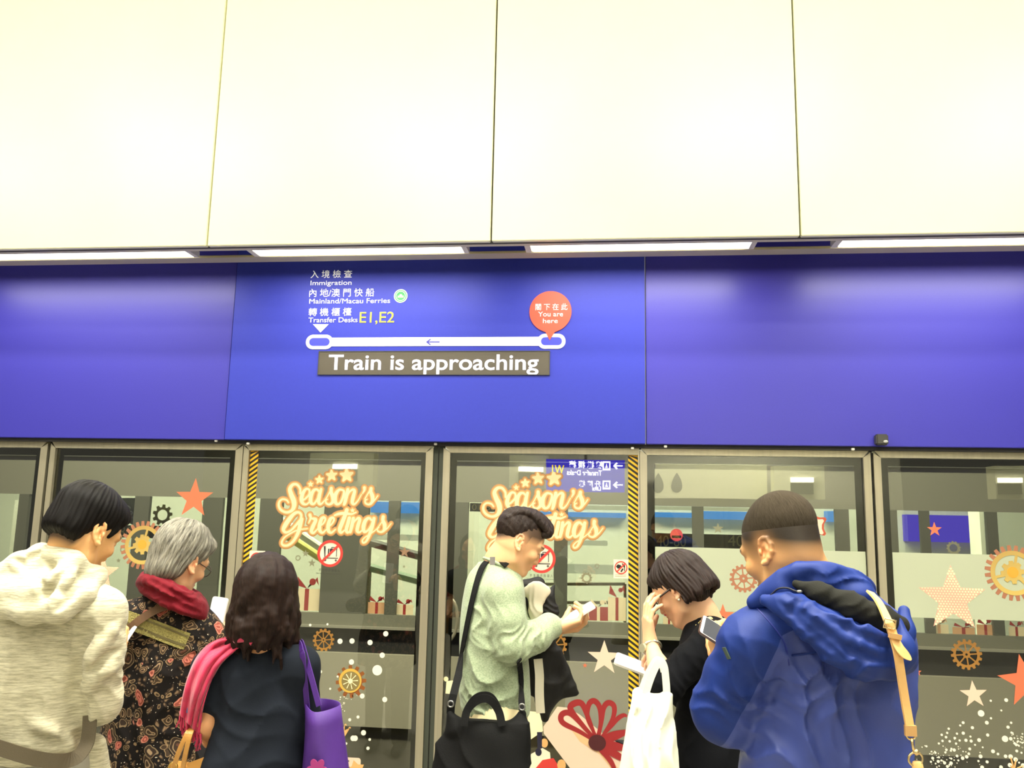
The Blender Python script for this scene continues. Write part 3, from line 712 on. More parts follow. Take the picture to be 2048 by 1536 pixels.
# ------------------------------------------------------------------ gift sticker with the red bow, low on the right door leaf
def T(x, y): return S(1040+x/5.019, 1230+y/5.019)
c = T(700, 1250)
gf = empty('gift_sticker', (c[0], YG, c[1]), 'big cream gift box sticker with a dark red ribbon bow on the right door leaf', 'sticker')
zb = S(1150, 1600)[1]
flat('box', [[T(375, 920), T(235, 1120), T(240, 1190), T(520, 1560), (T(520, 1560)[0], zb), (T(1075, 1500)[0], zb), T(1075, 1400), T(960, 1270), T(820, 1180), T(600, 1000), T(470, 930)]], YG, M_cream, gf)
flat('lid_edge', [[T(470, 1090), T(640, 1200), T(860, 1370), T(1000, 1560), T(930, 1560), T(800, 1400), T(600, 1270)]], YG-.0006, mat('gift_tan', (226, 184, 134), rough=0.5), gf)
LN = [0]
def loop(pts, w):
    LN[0] += 1; YL = YG-.0012-.0004*LN[0]
    bm = bmesh.new(); P = [np.array(T(p[0], p[1])) for p in spline(pts, 10)]; n = len(P); L, Rr = [], []
    for i, p in enumerate(P):
        tg = P[min(i+1, n-1)]-P[max(i-1, 0)]; tg = tg/np.linalg.norm(tg); nn = np.array([-tg[1], tg[0]])
        f = i/(n-1); ww = PR(w/5.019)/2*(.55+.6*math.sin(PI*min(1, max(0, f))))
        L.append(bm.verts.new((p[0]+nn[0]*ww, YL, p[1]+nn[1]*ww))); Rr.append(bm.verts.new((p[0]-nn[0]*ww, YL, p[1]-nn[1]*ww)))
    for i in range(n-1): bm.faces.new((L[i], L[i+1], Rr[i+1], Rr[i]))
    bmesh.ops.recalc_face_normals(bm, faces=bm.faces[:]); me = bpy.data.meshes.new('ribbon_loop'); bm.to_mesh(me); bm.free(); link_mesh('ribbon_loop', me, M_ribbon, gf)
for pts, wd in (([(760, 1270), (600, 1170), (430, 1080), (420, 1000), (500, 985), (620, 1100), (740, 1240)], 46), ([(760, 1250), (640, 1120), (510, 950), (540, 890), (620, 890), (680, 1020), (760, 1230)], 50),
                ([(770, 1230), (680, 1040), (690, 900), (745, 862), (800, 930), (810, 1080), (775, 1230)], 44), ([(790, 1230), (820, 1060), (840, 930), (890, 880), (945, 920), (930, 1040), (830, 1210)], 44),
                ([(800, 1240), (900, 1130), (980, 1040), (1040, 1005), (1075, 1015)], 36), ([(800, 1270), (920, 1220), (1075, 1170)], 72), ([(800, 1300), (930, 1310), (1075, 1340)], 66), ([(800, 1320), (930, 1380), (1075, 1470)], 60), ([(780, 1330), (900, 1450), (970, 1590)], 40)):
    loop(pts, wd)
flat('knot', [circ(*T(775, 1280), PR(16), 20, PR(14))], YG-.0056, mat('ribbon_dark', (74, 22, 26), rough=0.5), gf)
# little toy soldier figure sticker, mostly hidden behind the person in green
c = S(1085, 1480)
ts = empty('figure_sticker', (c[0], YG, c[1]), 'sticker of a small cream figure with black boots under the dark padded coat', 'sticker')
flat('coat', [[S(1040, 1420), S(1082, 1425), S(1086, 1462), S(1060, 1480), S(1040, 1470)]], YG, M_pale, ts)
flat('boot', [[S(1074, 1464), S(1084, 1464), S(1084, 1496), S(1075, 1496)], circ(*S(1077, 1504), PR(6), 16, PR(7))], YG-.0006, M_ink, ts)
flat('glove', [circ(*S(1089, 1486), PR(6.5), 16, PR(8))], YG-.0006, M_tan, ts)
flat('base', [[S(1056, 1545), S(1062, 1508), S(1085, 1496), S(1100, 1505), S(1103, 1545)]], YG, M_poster, ts)
flat('cushion', [[S(1064, 1545), S(1085, 1520), S(1107, 1516), S(1116, 1530), S(1118, 1545)]], YG-.0006, M_red, ts)
flat('tassel', [circ(*S(1123, 1530), PR(8), 12, PR(10))], YG-.0008, M_tan, ts)
sticker('pompom_sticker', 'small cream pompom sticker beside the dark door seal', 'sticker', [circ(*S(892, 1358), PR(4.5), 14), [S(893, 1362), S(908, 1361), S(906, 1388), S(891, 1387)]], M_pale)
# crown and cream card stickers beside the purple bag
c = S(690, 1470)
kr = empty('crown_sticker', (c[0], YG, c[1]), 'cream figure sticker with a gold crown beside the purple bag', 'sticker')
kp = [(676, 1469), (680, 1447), (681, 1446), (684, 1458), (690, 1450), (689, 1461), (699, 1456), (688, 1476), (684, 1490)]
flat('crown', [[S(*q) for q in kp]] + [circ(*S(a, b), PR(2.2), 10) for a, b in ((683, 1446), (691, 1450), (699.5, 1456))], YG-.0006, M_tan, kr)
flat('head', [circ(*S(680, 1492), PR(9), 20, PR(16))], YG, M_snow, kr)
c = S(703, 1530)
ck = empty('gift_sticker', (c[0], YG, c[1]), 'cream gift sticker with dark stars at the bottom edge beside the purple bag', 'sticker')
flat('box', [rrect(S(682, 1520)[0], S(721.5, 1520)[0], S(700, 1580)[1], S(700, 1515)[1], PR(5))], YG, M_cream, ck)
flat('star_print', [star(*S(697, 1522), PR(2.4)), star(*S(691, 1531), PR(2.2)), star(*S(699, 1535), PR(2.2))], YG-.0006, M_ink, ck)
flat('bow', [star(*S(712, 1540), PR(18), 0.3, .6)], YG-.0010, M_tan, ck)
# ------------------------------------------------------------------ far side details seen through the glass
YH = 12.69
def box_px(mb, x0, y0, x1, y1, Y, d=0.05):
    a, b = at(x0, y0, Y), at(x1, y1, Y); return mb.box(min(a.x, b.x), max(a.x, b.x), Y, Y+d, min(a.z, b.z), max(a.z, b.z))
# blue lit panels of the hall
M_bl = emit_mat('lit_blue', (60, 150, 255), 1.5)
for i, (x0, y0, x1, y1) in enumerate(((742, 1003, 838, 1027), (1040, 1022, 1252, 1036), (1300, 1024, 1402, 1036), (1406, 1022, 1500, 1040), (1655, 1022, 1676, 1044))):
    mb = MB(); box_px(mb, x0, y0, x1, y1, YH, 0.21)
    o = mb.build('light_box', M_bl); tag(o, ['bright blue lit panel seen beyond the left door leaf', 'bright blue lit panel seen beyond the head of the person in green', 'bright blue lit panel above the person in glasses',
        'bright blue lit panel beside the head of the person in the blue jacket', 'short blue lit panel right of the head of the person in the blue jacket'][i], 'panel', 'blue lit panels in the hall beyond')
mb = MB(); box_px(mb, 1814, 1029, 1962, 1086, YH, 0.21); o = mb.build('display_screen', emit_mat('lit_violet', (84, 58, 255), 1.15)); tag(o, 'violet blue lit screen seen beyond the right hand glass', 'screen')
# pale columns and ceiling bands of the hall
M_bright = mat('bright_column', (238, 238, 222), rough=0.6)
mb = MB(); box_px(mb, 905, 1000, 938, 1420, 10.2, 0.4); tag(mb.build('column', M_bright), 'bright white column seen beyond the right door leaf', 'column')
mb = MB(); box_px(mb, 30, 1000, 62, 1420, 10.2, 0.3); tag(mb.build('column', M_bright), 'bright white column seen at the left edge beyond the glass', 'column')
mb = MB(); box_px(mb, 1965, 1000, 1985, 1420, 10.2, 0.3); box_px(MB(), 0, 0, 1, 1, 10.2); tag(mb.build('column', M_bright), 'bright white column right of the violet screen', 'column')
for i, (x0, y0, x1, y1) in enumerate(((745, 1068, 842, 1082), (1130, 1080, 1215, 1092), (1130, 1128, 1255, 1150), (1030, 1008, 1255, 1021), (1295, 1012, 1505, 1023))):
    mb = MB(); box_px(mb, x0, y0, x1, y1, 10.6, 0.1); tag(mb.build('ceiling_band', emit_mat('lit_band', (240, 242, 220), 0.9)), 'white lit band of the hall beyond the track', 'light', 'white lit bands of the hall')
# gate boards
M_board = mat('gate_board', (64, 66, 56), rough=0.6); M_bt = mat('gate_text', (176, 170, 110), rough=0.6, emit=(176, 170, 110), estr=0.12)
for i, (x0, x1, y0, y1, words) in enumerate(((196, 408, 1049, 1079, ((238, 262, '80'), (308, 322, '8'), (328, 390, '40-80'))), (1308, 1505, 1066, 1098, ((1313, 1372, '40-80'), (1456, 1498, '40-'))), (940, 1000, 1006, 1024, ((944, 990, '01-80'),)))):
    Y = YT+0.041
    t = empty('gate_board', (at((x0+x1)/2, y1, Y).x, Y, at(x0, y1, Y).z), ['dark gate number board above the grey haired person', 'dark gate number board above the person in glasses', 'small gate number board behind the greeting of the right leaf'][i], 'sign', 'gate number boards beyond the track')
    mb = MB(); box_px(mb, x0, y0, x1, y1, Y-.005, 0.03); mb.build('board', M_board, t)
    for a, b, wd in words:
        yb = y1-6 if i < 2 else y1-4
        fit_text('lettering', wd, at(a, yb, Y-.007).x, at(b, yb, Y-.007).x, at(a, yb, Y-.007).z, (30 if i < 2 else 17)/1671*YT, Y-.007, M_bt, t)
# hanging grey wedge with the word Gates and a yellow mark
Y = YT+0.041
q = at(260, 1030, Y)
t = empty('gates_board', (q.x, Y, q.z), 'grey slanted board with the word Gates beyond the left glass', 'sign')
def F2(a, b, Yv): v = at(a, b, Yv); return (v.x, v.z)
flat('board', [[F2(228, 996, Y), F2(282, 996, Y), F2(282, 1056, Y), F2(262, 1048, Y), F2(228, 1022, Y)]], Y, mat('gates_grey', (140, 142, 124), rough=0.6), t, 0.012)
me = text_mesh('Gates', 24/1671*Y); me.transform(Matrix.Translation((at(243, 1020, Y).x, Y-.008, at(243, 1020, Y).z)) @ ROTX @ Matrix.Rotation(-.55, 4, 'Z')); link_mesh('lettering', me, mat('gates_white', (224, 226, 210), rough=0.6), t)
o = flat('number_mark', gear(*F2(325, 1030, Y), 22/1671*Y, teeth=9, depth=.25, hole=.5, spokes=0), Y, mat('mark_yellow', (200, 190, 90), rough=0.6)); tag(o, 'faint yellow toothed mark beyond the left glass', 'sign')
# stickers on the far windows: gift boxes with bows, small gears and stars
YW = YT+0.022
RED, TAN, CREAMF = mat('far_red', (150, 44, 40), rough=0.6), mat('far_tan', (206, 158, 112), rough=0.6), mat('far_cream', (226, 208, 164), rough=0.6)
GREY = mat('far_sticker_grey', (150, 146, 118), rough=0.6)
def far_gift(x0, y0, x1, y1, body, ribbon, label, bow=True):
    a, b = F2(x0, y0, YW), F2(x1, y1, YW); w_, h_ = b[0]-a[0], a[1]-b[1]
    t = empty('gift_sticker', (a[0]+w_/2, YW, b[1]), label, 'sticker', 'gift stickers on the far windows')
    top = a[1]-h_*.38 if bow else a[1]
    flat('box', [rect(a[0], b[0], b[1], top)], YW, body, t)
    flat('ribbon', [rect(a[0]+w_*.42, a[0]+w_*.58, b[1], top)], YW-.001, ribbon, t)
    if bow: flat('bow', [circ(a[0]+w_*.5+math.cos(k*PI/3)*w_*.2, top+h_*.2+math.sin(k*PI/3)*h_*.1, w_*.13, 10) for k in range(1)] + [
        [(a[0]+w_*.5, top), (a[0]+w_*.12, top+h_*.34), (a[0]+w_*.06, top+h_*.1)], [(a[0]+w_*.5, top), (a[0]+w_*.88, top+h_*.34), (a[0]+w_*.94, top+h_*.1)]], YW-.002, ribbon, t)
for args in ((590, 1150, 638, 1222, CREAMF, RED, 'far gift sticker right of the dark haired person'), (737, 1190, 770, 1228, TAN, RED, 'far gift sticker with a red bow beyond the middle of the left leaf'),
             (792, 1196, 826, 1230, CREAMF, RED, 'far gift sticker near the right border of the left leaf'), (1136, 1208, 1165, 1242, TAN, RED, 'far gift sticker beside the phone of the person in green'), (1178, 1196, 1216, 1242, RED, CREAMF, 'far red gift sticker right of the phone of the person in green'),
             (1216, 1166, 1252, 1242, CREAMF, RED, 'far cream gift sticker beside the right hazard tape'), (1326, 1224, 1350, 1250, CREAMF, RED, 'far gift sticker below the chin of the person in glasses'), (1464, 1210, 1486, 1250, CREAMF, RED, 'far gift sticker beside the orange star'),
             (1858, 1234, 1898, 1272, CREAMF, TAN, 'far cream gift sticker under the dotted star, at left'), (1904, 1244, 1950, 1272, TAN, RED, 'far gift sticker with a dark red bow under the dotted star'), (1952, 1234, 1990, 1274, TAN, RED, 'far gift sticker with a red rose bow right of the dotted star'), (2016, 1240, 2050, 1276, CREAMF, RED, 'far gift sticker at the right edge of the picture')):
    far_gift(*args)
for i, (px, py, r) in enumerate(((931, 1078, 7), (919, 1116, 10), (1173, 1156, 11), (573, 1140, 10), (596, 1116, 6), (1907, 1096, 13), (246, 1099, 7), (1194, 1132, 5))):
    q = F2(px, py, YW); o = flat('gear_sticker', gear(q[0], q[1], r/1671*YT, teeth=12, hole=.55, spokes=0), YW, GREY)
    tag(o, ['small far gear sticker on the bright column, upper of two', 'small far gear sticker on the bright column, lower of two', 'small far gear sticker above the red far gift', 'small far gear sticker beside the left hand card', 'tiny far gear sticker above the far gift of the left leaf', 'far gear sticker under the violet screen', 'small far gear sticker right of the hooded person face', 'tiny far gear sticker left of the right hand card'][i], 'sticker', 'gear stickers on the far windows')
for i, (px, py, r) in enumerate(((611, 1107, 8), (624, 1126, 9), (809, 1104, 12), (237, 1121, 6), (1436, 1057, 11), (808, 1133, 4))):
    q = F2(px, py, YW); o = flat('star_sticker', [star(q[0], q[1], r/1671*YT)], YW, GREY if i != 2 else mat('far_rose', (170, 132, 104), rough=0.6))
    tag(o, ['small far star sticker left of the no trolley sign', 'small far star sticker under the greeting G', 'rosy far star sticker right of the left no trolley sign', 'tiny far star sticker by the hooded person nose', 'pale far star sticker above the gate board', 'tiny far star sticker under the rosy far star'][i], 'sticker', 'star stickers on the far windows')
# red disc on the far window above the person in glasses
q = F2(1353, 1070, YW); o = flat('warning_disc', [circ(q[0], q[1], 12/1671*YT, 24), rect(q[0]-9/1671*YT, q[0]+9/1671*YT, q[1]-6/1671*YT, q[1]-1/1671*YT)], YW, mat('disc_red', (200, 60, 62), rough=0.6)); tag(o, 'small red disc sign on the far window above the person in glasses', 'sign')
# half hidden star with red rim behind the head of the person in the blue jacket
q = S(1628, 1050)
t = empty('star_sticker', (q[0], YG, q[1]), 'cream star sticker with a red rim behind the cropped head of the person in blue', 'sticker', SG)
flat('rim', [star(q[0], q[1]-PR(1), PR(30), .25, .52, 1)], YG, mat('rim_red', (176, 76, 50), rough=0.5), t)
flat('face', [star(q[0]-PR(1), q[1]-PR(2), PR(25), .25, .52, 1)], YG-.0008, M_cream, t)
# diagonal escalator sides and hand rails in the hall
for i, (xa, ya, xb, yb, m_) in enumerate(((560, 1040, 670, 1115, M_bright), (560, 1062, 660, 1128, mat('rail_yellow', (206, 200, 110), rough=0.5)), (740, 1085, 850, 1115, M_dark), (740, 1135, 850, 1165, mat('rail_green', (120, 138, 112), rough=0.4)))):
    a, b = at(xa, ya, 9.0+.1*i), at(xb, yb, 9.0+.1*i)
    o = MB().tube([a, b], 0.045, 10).build('hand_rail', m_)
    for q in (a, b): MB().tube([q, (q.x, q.y, 0.0)], .02, 8).build('post', M_steel_dull, o)
    tag(o, ['pale escalator side beyond the left leaf', 'yellow escalator edge beyond the left leaf', 'dark hand rail beyond the left leaf, near its right border', 'greenish hand rail beyond the left leaf, near its right border'][i], 'rail')
q = at(846, 1210, 6.6)
for i, (px, ph) in enumerate(((850, 1230), (895, 1245))):
    pts = [at(px+ (14 if i else -0)+dx, ph+dy, YT-.12) for dx, dy in ((10, -60), (-8, -45), (-14, -10), (-6, 25), (6, 40))] if not i else [at(px+dx, ph+dy, YT-.12) for dx, dy in ((-2, -52), (14, -40), (20, -8), (14, 22), (0, 42))]
    tag(MB().tube(spline([tuple(v) for v in pts], 5), 0.014, 10).build('grab_handle', M_steel), ['curved steel handle beyond the left leaf near the centre seal', 'curved steel handle beyond the right leaf near the centre seal'][i], 'handle')
for i, (py0, py1, pxa, pxb) in enumerate(((1168, 1171, 1030, 1250), (1205, 1208, 1030, 1250))):
    a, b = at(pxa, py0, 8.2+.4*i), at(pxb, py0, 8.2+.4*i)
    o = MB().tube([a, b], 0.016, 8).build('hall_rail', M_steel_dull)
    for q in (a, b): MB().tube([q, (q.x, q.y, 0.0)], .014, 8).build('post', M_steel_dull, o)
    tag(o, ['thin steel rail in the hall beyond the right leaf, upper of two', 'thin steel rail in the hall beyond the right leaf, lower of two'][i], 'rail')

# ------------------------------------------------------------------ things behind the camera that the glass mirrors
YP = YD+0.020
def mir(px, py, Yb): v = at(px, py, 2*YP-Yb); return Vector((v.x, Yb, v.z))
YR = -7.0
a, b = mir(1093, 917, YR), mir(1250, 983, YR)
hs = empty('hanging_sign', ((a.x+b.x)/2, YR, a.z), 'blue hanging sign to Transfer Desks W1 and Lifts, mirrored in the glass', 'sign')
MB().box(a.x, b.x, YR-.1, YR, b.z, a.z).build('panel', mat('sign_panel_blue', (50, 44, 190), rough=0.5, emit=(58, 46, 215), estr=5.0), hs)
M_s2 = emit_mat('sign_glow_white', (250, 250, 250), 11); M_y2 = emit_mat('sign_glow_yellow', (255, 224, 30), 9)
def rl(s, xa, xb, yb, size, m): fit_text('lettering', s, mir(xa, yb, YR).x, mir(xb, yb, YR).x, mir(xa, yb, YR).z, size/1671*(2*YP-YR), YR+.012, m, hs, 0.004, mirror_face=True)
rl('轉 機 櫃 檯', 1206, 1138, 934, 15, M_s2); rl('Transfer Desks', 1204, 1133, 949, 14, M_s2); rl('W1', 1128, 1104, 946, 24, M_y2)
rl('升 降 機', 1202, 1157, 971, 13, M_s2); rl('Lifts', 1202, 1184, 979, 11, M_s2)
def rp(pts): return [(mir(x, y, YR).x, mir(x, y, YR).z) for x, y in pts]
for k, yy in enumerate((930, 968)):
    flat('arrow', [rp([(1226, yy), (1233, yy-7), (1236, yy-5), (1232.5, yy-1.3), (1246, yy-1.3), (1246, yy+1.3), (1232.5, yy+1.3), (1236, yy+5), (1233, yy+7)])], YR+.012, M_s2, hs, .004)
    flat('pictogram', [rp([(1205, yy-9), (1221, yy-9), (1221, yy+9), (1205, yy+9)]), rp([(1208, yy-6), (1218, yy-6), (1218, yy+5), (1208, yy+5)]), rp([(1210, yy+4), (1213, yy-5), (1216, yy+4)])], YR+.012, M_s2, hs, .004)
MB().tube([((a.x+b.x)/2, YR-.05, a.z), ((a.x+b.x)/2, YR-.05, 4.72)], .03, 10).build('hanger', M_steel_dull, hs)
# white soffit boxes with a lamp strip and a dark grille
for i, (px, py, dxa, dxb) in enumerate(((690, 941, -70, 55), (1063, 945, -42, 32), (1606, 968, -60, 48), (2018, 966, -30, 60))):
    a, b = mir(px+dxa, py-36, YR-.6), mir(px+dxb, py+32, YR-.6)
    t = empty('air_unit', ((a.x+b.x)/2, YR-.6, b.z), ['white wall unit with lamp and grille mirrored in the left door leaf', 'white wall unit with lamp and grille mirrored beside the blue sign', 'white wall unit with lamp and grille mirrored above the person in the blue jacket', 'white wall unit with lamp and grille mirrored at the right edge'][i], 'wall unit', 'wall units behind the platform')
    MB().box(a.x, b.x, YR-.95, YR-.6, b.z, a.z).build('casing', M_white, t)
    c0, c1 = mir(px-24, py-12, YR-.59), mir(px+24, py-2, YR-.59)
    MB().box(c0.x, c1.x, YR-.6, YR-.56, c1.z, c0.z).build('lamp', emit_mat('unit_lamp', (255, 250, 230), 16), t)
    c0, c1 = mir(px-24, py-1, YR-.59), mir(px+24, py+22, YR-.59)
    MB().box(c0.x, c1.x, YR-.61, YR-.57, c1.z, c0.z).build('grille', M_black, t)
    area('unit_fill_light', ((a.x+b.x)/2, YR-.1, a.z+.9), (1.2, .2), 160, rot=(math.radians(-25), 0, 0))  # lamp added to brighten the casing for its mirror image
# pale panelled wall strip behind the platform, lit by an added unseen lamp
a, b = mir(1312, 925, YR-.8), mir(1560, 1000, YR-.8)
tag(MB().box(a.x, min(b.x, mir(1540, 950, YR-.6).x), YR-1.2, YR-1.0, b.z, a.z).build('wall_panel', M_white), 'pale wall panel mirrored above the person in glasses', 'panel')
area('panel_fill_light', ((a.x+b.x)/2, YR-.3, a.z+.35), (2.6, .15), 420, rot=(math.radians(-30), 0, 0))
for px in (1317, 1353):
    q = mir(px, 965, YR-1.0); R = 13/1671*17.5
    drop = [(q.x+R*math.sin(k/20*2*PI)*(.5-.5*math.cos(k/20*2*PI))**.5*1.0, q.z+R*1.5*math.cos(k/20*2*PI)) for k in range(20)]
    o = flat('drop_mark', [drop], YR-.996, M_dark, None, .004); tag(o, 'dark drop shaped mark on the mirrored wall panel', 'mark', 'drop marks on the mirrored panel')
# ------------------------------------------------------------------ soft-body modelling: smooth unions of tapered limbs, meshed
class Field:
    def __init__(s, lo, hi, h):
        s.lo = np.array(lo, np.float32); s.h = h
        n = np.ceil((np.array(hi)-np.array(lo))/h).astype(int)+1
        s.n = n
        s.ax = [(s.lo[i]+h*np.arange(n[i])).astype(np.float32) for i in range(3)]
        s.d = np.full(tuple(n), 0.5, np.float32)
    def reg(s, bmin, bmax, pad):
        sl = []
        for i in range(3):
            a = int(max(0, math.floor((bmin[i]-pad-s.lo[i])/s.h))); b = int(min(s.n[i], math.ceil((bmax[i]+pad-s.lo[i])/s.h)+1))
            if b <= a: return None, None
            sl.append(slice(a, b))
        X = s.ax[0][sl[0]][:, None, None]; Y = s.ax[1][sl[1]][None, :, None]; Z = s.ax[2][sl[2]][None, None, :]
        return tuple(sl), (X, Y, Z)
    def mix(s, sl, e, k, mode):
        d = s.d[sl]
        if mode == 's': e = -e
        if k > 0:
            if mode == 'u':
                hh = np.clip(.5+.5*(d-e)/k, 0, 1); r = d*(1-hh)+e*hh-k*hh*(1-hh)
            else:
                hh = np.clip(.5-.5*(d-e)/k, 0, 1); r = d*(1-hh)+e*hh+k*hh*(1-hh)
        else: r = np.minimum(d, e) if mode == 'u' else np.maximum(d, e)
        s.d[sl] = r
    def cone(s, a, b, ra, rb, k=.02, mode='u', flat=None):
        a, b = np.array(a, np.float32), np.array(b, np.float32); R = max(ra, rb)
        sl, P = s.reg(np.minimum(a, b)-R, np.maximum(a, b)+R, k+3*s.h+.02)
        if sl is None: return s
        ba = b-a; L = float(ba@ba)+1e-12
        px, py, pz = P[0]-a[0], P[1]-a[1], P[2]-a[2]
        t = np.clip((px*ba[0]+py*ba[1]+pz*ba[2])/L, 0, 1)
        ex, ey, ez = px-ba[0]*t, py-ba[1]*t, pz-ba[2]*t
        q = ex*ex+ey*ey+ez*ez
        if flat is not None:          # (unit direction, factor): squeeze the section along a direction
            n, f = np.array(flat[0], np.float32), flat[1]
            w_ = ex*n[0]+ey*n[1]+ez*n[2]; q = q+w_*w_*(1/f**2-1)
            e = (np.sqrt(q)-(ra+(rb-ra)*t))*(.5+.5*f)
        else: e = np.sqrt(q)-(ra+(rb-ra)*t)
        s.mix(sl, e, k, mode); return s
    def chain(s, pts, k=.02, mode='u', flat=None):
        for (a, ra), (b, rb) in zip(pts, pts[1:]): s.cone(a, b, ra, rb, k, mode, flat)
        return s
    def ell(s, c, r, R=None, k=.02, mode='u'):
        c = np.array(c, np.float32); r = np.array(r, np.float32)
        if R is None: R = np.eye(3)
        R = np.array(R, np.float32); ext = np.sqrt(((R*r)**2).sum(1))
        sl, P = s.reg(c-ext, c+ext, k+3*s.h+.015)
        if sl is None: return s
        p = [P[i]-c[i] for i in range(3)]
        l = [p[0]*R[0, j]+p[1]*R[1, j]+p[2]*R[2, j] for j in range(3)]
        k0 = np.sqrt(sum((l[j]/r[j])**2 for j in range(3))); k1 = np.sqrt(sum((l[j]/r[j]**2)**2 for j in range(3)))+1e-9
        s.mix(sl, k0*(k0-1)/k1, k, mode); return s
    def loft(s, rings, yaw=0.0, k=.02, mode='u', p=2.3, n=6):
        """stack of (x, y, z, rx, ry) sections, turned by yaw"""
        r = np.array(sorted([tuple(q) for q in rings], key=lambda q: q[2]), np.float32)
        r = np.array(spline(r, n), np.float32); R = r[:, 3:].max()
        sl, P = s.reg((r[:, 0].min()-R, r[:, 1].min()-R, r[0, 2]), (r[:, 0].max()+R, r[:, 1].max()+R, r[-1, 2]), k+3*s.h+.01)
        if sl is None: return s
        z = P[2].ravel(); f = lambda i: np.interp(z, r[:, 2], r[:, i])[None, None, :].astype(np.float32)
        c_, s_ = math.cos(yaw), math.sin(yaw)
        dx, dy = P[0]-f(0), P[1]-f(1); u = np.abs(dx*c_-dy*s_); v = np.abs(dx*s_+dy*c_)
        rx, ry = f(3), f(4)
        k0 = ((u/rx)**p+(v/ry)**p)**(1/p)
        e = (k0-1)*np.minimum(rx, ry)*(.75)
        e = np.maximum(e, np.maximum(P[2]-r[-1, 2], r[0, 2]-P[2])*np.float32(.8))
        s.mix(sl, e, k, mode); return s
    def fold(s, c, n, lam, amp, rad, sharp=1.5, warp=.35, seed=0, along=None):
        """cloth folds round a place: ridges across direction n, one every lam"""
        c = np.array(c, np.float32); n = np.array(n, np.float32); n = n/np.linalg.norm(n)
        sl, P = s.reg(c-rad*1.6, c+rad*1.6, 0)
        if sl is None: return s
        rg = random.Random(seed); a = [rg.uniform(0, 6.28) for _ in range(6)]; f = [rg.uniform(.6, 1.4) for _ in range(6)]
        X, Y, Z = P[0]-c[0], P[1]-c[1], P[2]-c[2]
        wv = warp*lam*(np.sin(X*f[0]*6/lam*.35+a[0])+np.sin(Y*f[1]*6/lam*.35+a[1])+np.sin(Z*f[2]*6/lam*.35+a[2]))
        ph = (X*n[0]+Y*n[1]+Z*n[2]+wv)*(2*PI/lam)
        w_ = np.exp(-(X*X+Y*Y+Z*Z)/(rad*rad))
        g = 1-np.abs(np.sin(ph*.5))**(1/sharp)*1.0
        s.d[sl] -= (amp*.55*w_*(g*2-.7)).astype(np.float32); return s
    def ripple(s, amp, lam, seed=0, mask=None):
        """broad soft unevenness of cloth"""
        rg = random.Random(seed); X, Y, Z = s.ax[0][:, None, None], s.ax[1][None, :, None], s.ax[2][None, None, :]
        t = 0
        for _ in range(5):
            kx, ky, kz = [rg.uniform(-1, 1)*2*PI/lam for _ in range(3)]; ph = rg.uniform(0, 6.28)
            t = t+np.sin(X*kx+Y*ky+Z*kz*.7+ph+.8*np.sin(X*kz*.6+Z*ky*.6))
        s.d -= (amp*.25*t).astype(np.float32); return s
    def cut(s, pt, n, k=.004):
        """keep the side the normal points away from"""
        pt, n = np.array(pt, np.float32), np.array(n, np.float32); n = n/np.linalg.norm(n)
        X, Y, Z = s.ax[0][:, None, None], s.ax[1][None, :, None], s.ax[2][None, None, :]
        e = (X-pt[0])*n[0]+(Y-pt[1])*n[1]+(Z-pt[2])*n[2]
        hh = np.clip(.5-.5*(s.d-e)/k, 0, 1); s.d = (s.d*(1-hh)+e*hh+k*hh*(1-hh)).astype(np.float32); return s
    def shell_cut(s, other_d): s.d = np.maximum(s.d, -other_d); return s
    def samp(s, p):
        q = (np.array(p)-s.lo)/s.h; i = np.floor(q).astype(int)
        if (i < 0).any() or (i >= s.n-1).any(): return .3
        f = q-i; c = s.d[i[0]:i[0]+2, i[1]:i[1]+2, i[2]:i[2]+2]
        c = c[0]*(1-f[0])+c[1]*f[0]; c = c[0]*(1-f[1])+c[1]*f[1]; return c[0]*(1-f[2])+c[1]*f[2]
    def hit(s, px, py, y0=1.2, y1=4.3, lift=.004):
        """where the line of sight through a pixel first meets this cloth, with the cloth's normal there"""
        a = A(px, py, y0); b = A(px, py, y1); n = int((y1-y0)/(s.h*.8)); pv = None
        for i in range(n+1):
            p = a+(b-a)*i/n; v = s.samp(p)
            if v < 0:
                if pv is not None and pv < .25: p = p-(b-a)/n*(-v)/(pv-v+1e-9)
                g = np.array([s.samp(p+np.eye(3)[j]*s.h*1.5)-s.samp(p-np.eye(3)[j]*s.h*1.5) for j in range(3)]); g /= np.linalg.norm(g)+1e-9
                return p+g*lift, g
            pv = v
        p = A(px, py, (y0+y1)/2); return None, np.array((0, -1, 0))
    def drape(s, pxs, lift=.004, n=5, fall=2.5):
        """points and normals of a band laid on the cloth along a traced pixel path"""
        P, N = [], []
        for q in spline(pxs, n):
            p, g = s.hit(q[0], q[1], lift=lift)
            if p is None: p = A(q[0], q[1], P[-1][1] if P else fall); g = N[-1] if N else np.array((0, -1., 0))
            P.append(p); N.append(g)
        P = [sum(P[max(0, i-2):i+3])/len(P[max(0, i-2):i+3]) if 0 < i < len(P)-1 else P[i] for i in range(len(P))]
        N = [sum(N[max(0, i-3):i+4]) for i in range(len(N))]
        return P, [Vector(v) for v in N]
    def mesh(s):
        d = s.d; d = np.pad(d, 1, constant_values=.5); lo = s.lo-s.h
        sg = d < 0
        c = sg[:-1, :-1, :-1].astype(np.int8)
        cnt = np.zeros([q-1 for q in d.shape], np.int8)
        for i in (0, 1):
            for j in (0, 1):
                for k in (0, 1): cnt += sg[i:sg.shape[0]-1+i, j:sg.shape[1]-1+j, k:sg.shape[2]-1+k]
        act = (cnt > 0) & (cnt < 8)
        ii, jj, kk = np.nonzero(act)
        idx = np.full(act.shape, -1, np.int32); idx[ii, jj, kk] = np.arange(len(ii))
        acc = np.zeros((len(ii), 3), np.float64); num = np.zeros(len(ii))
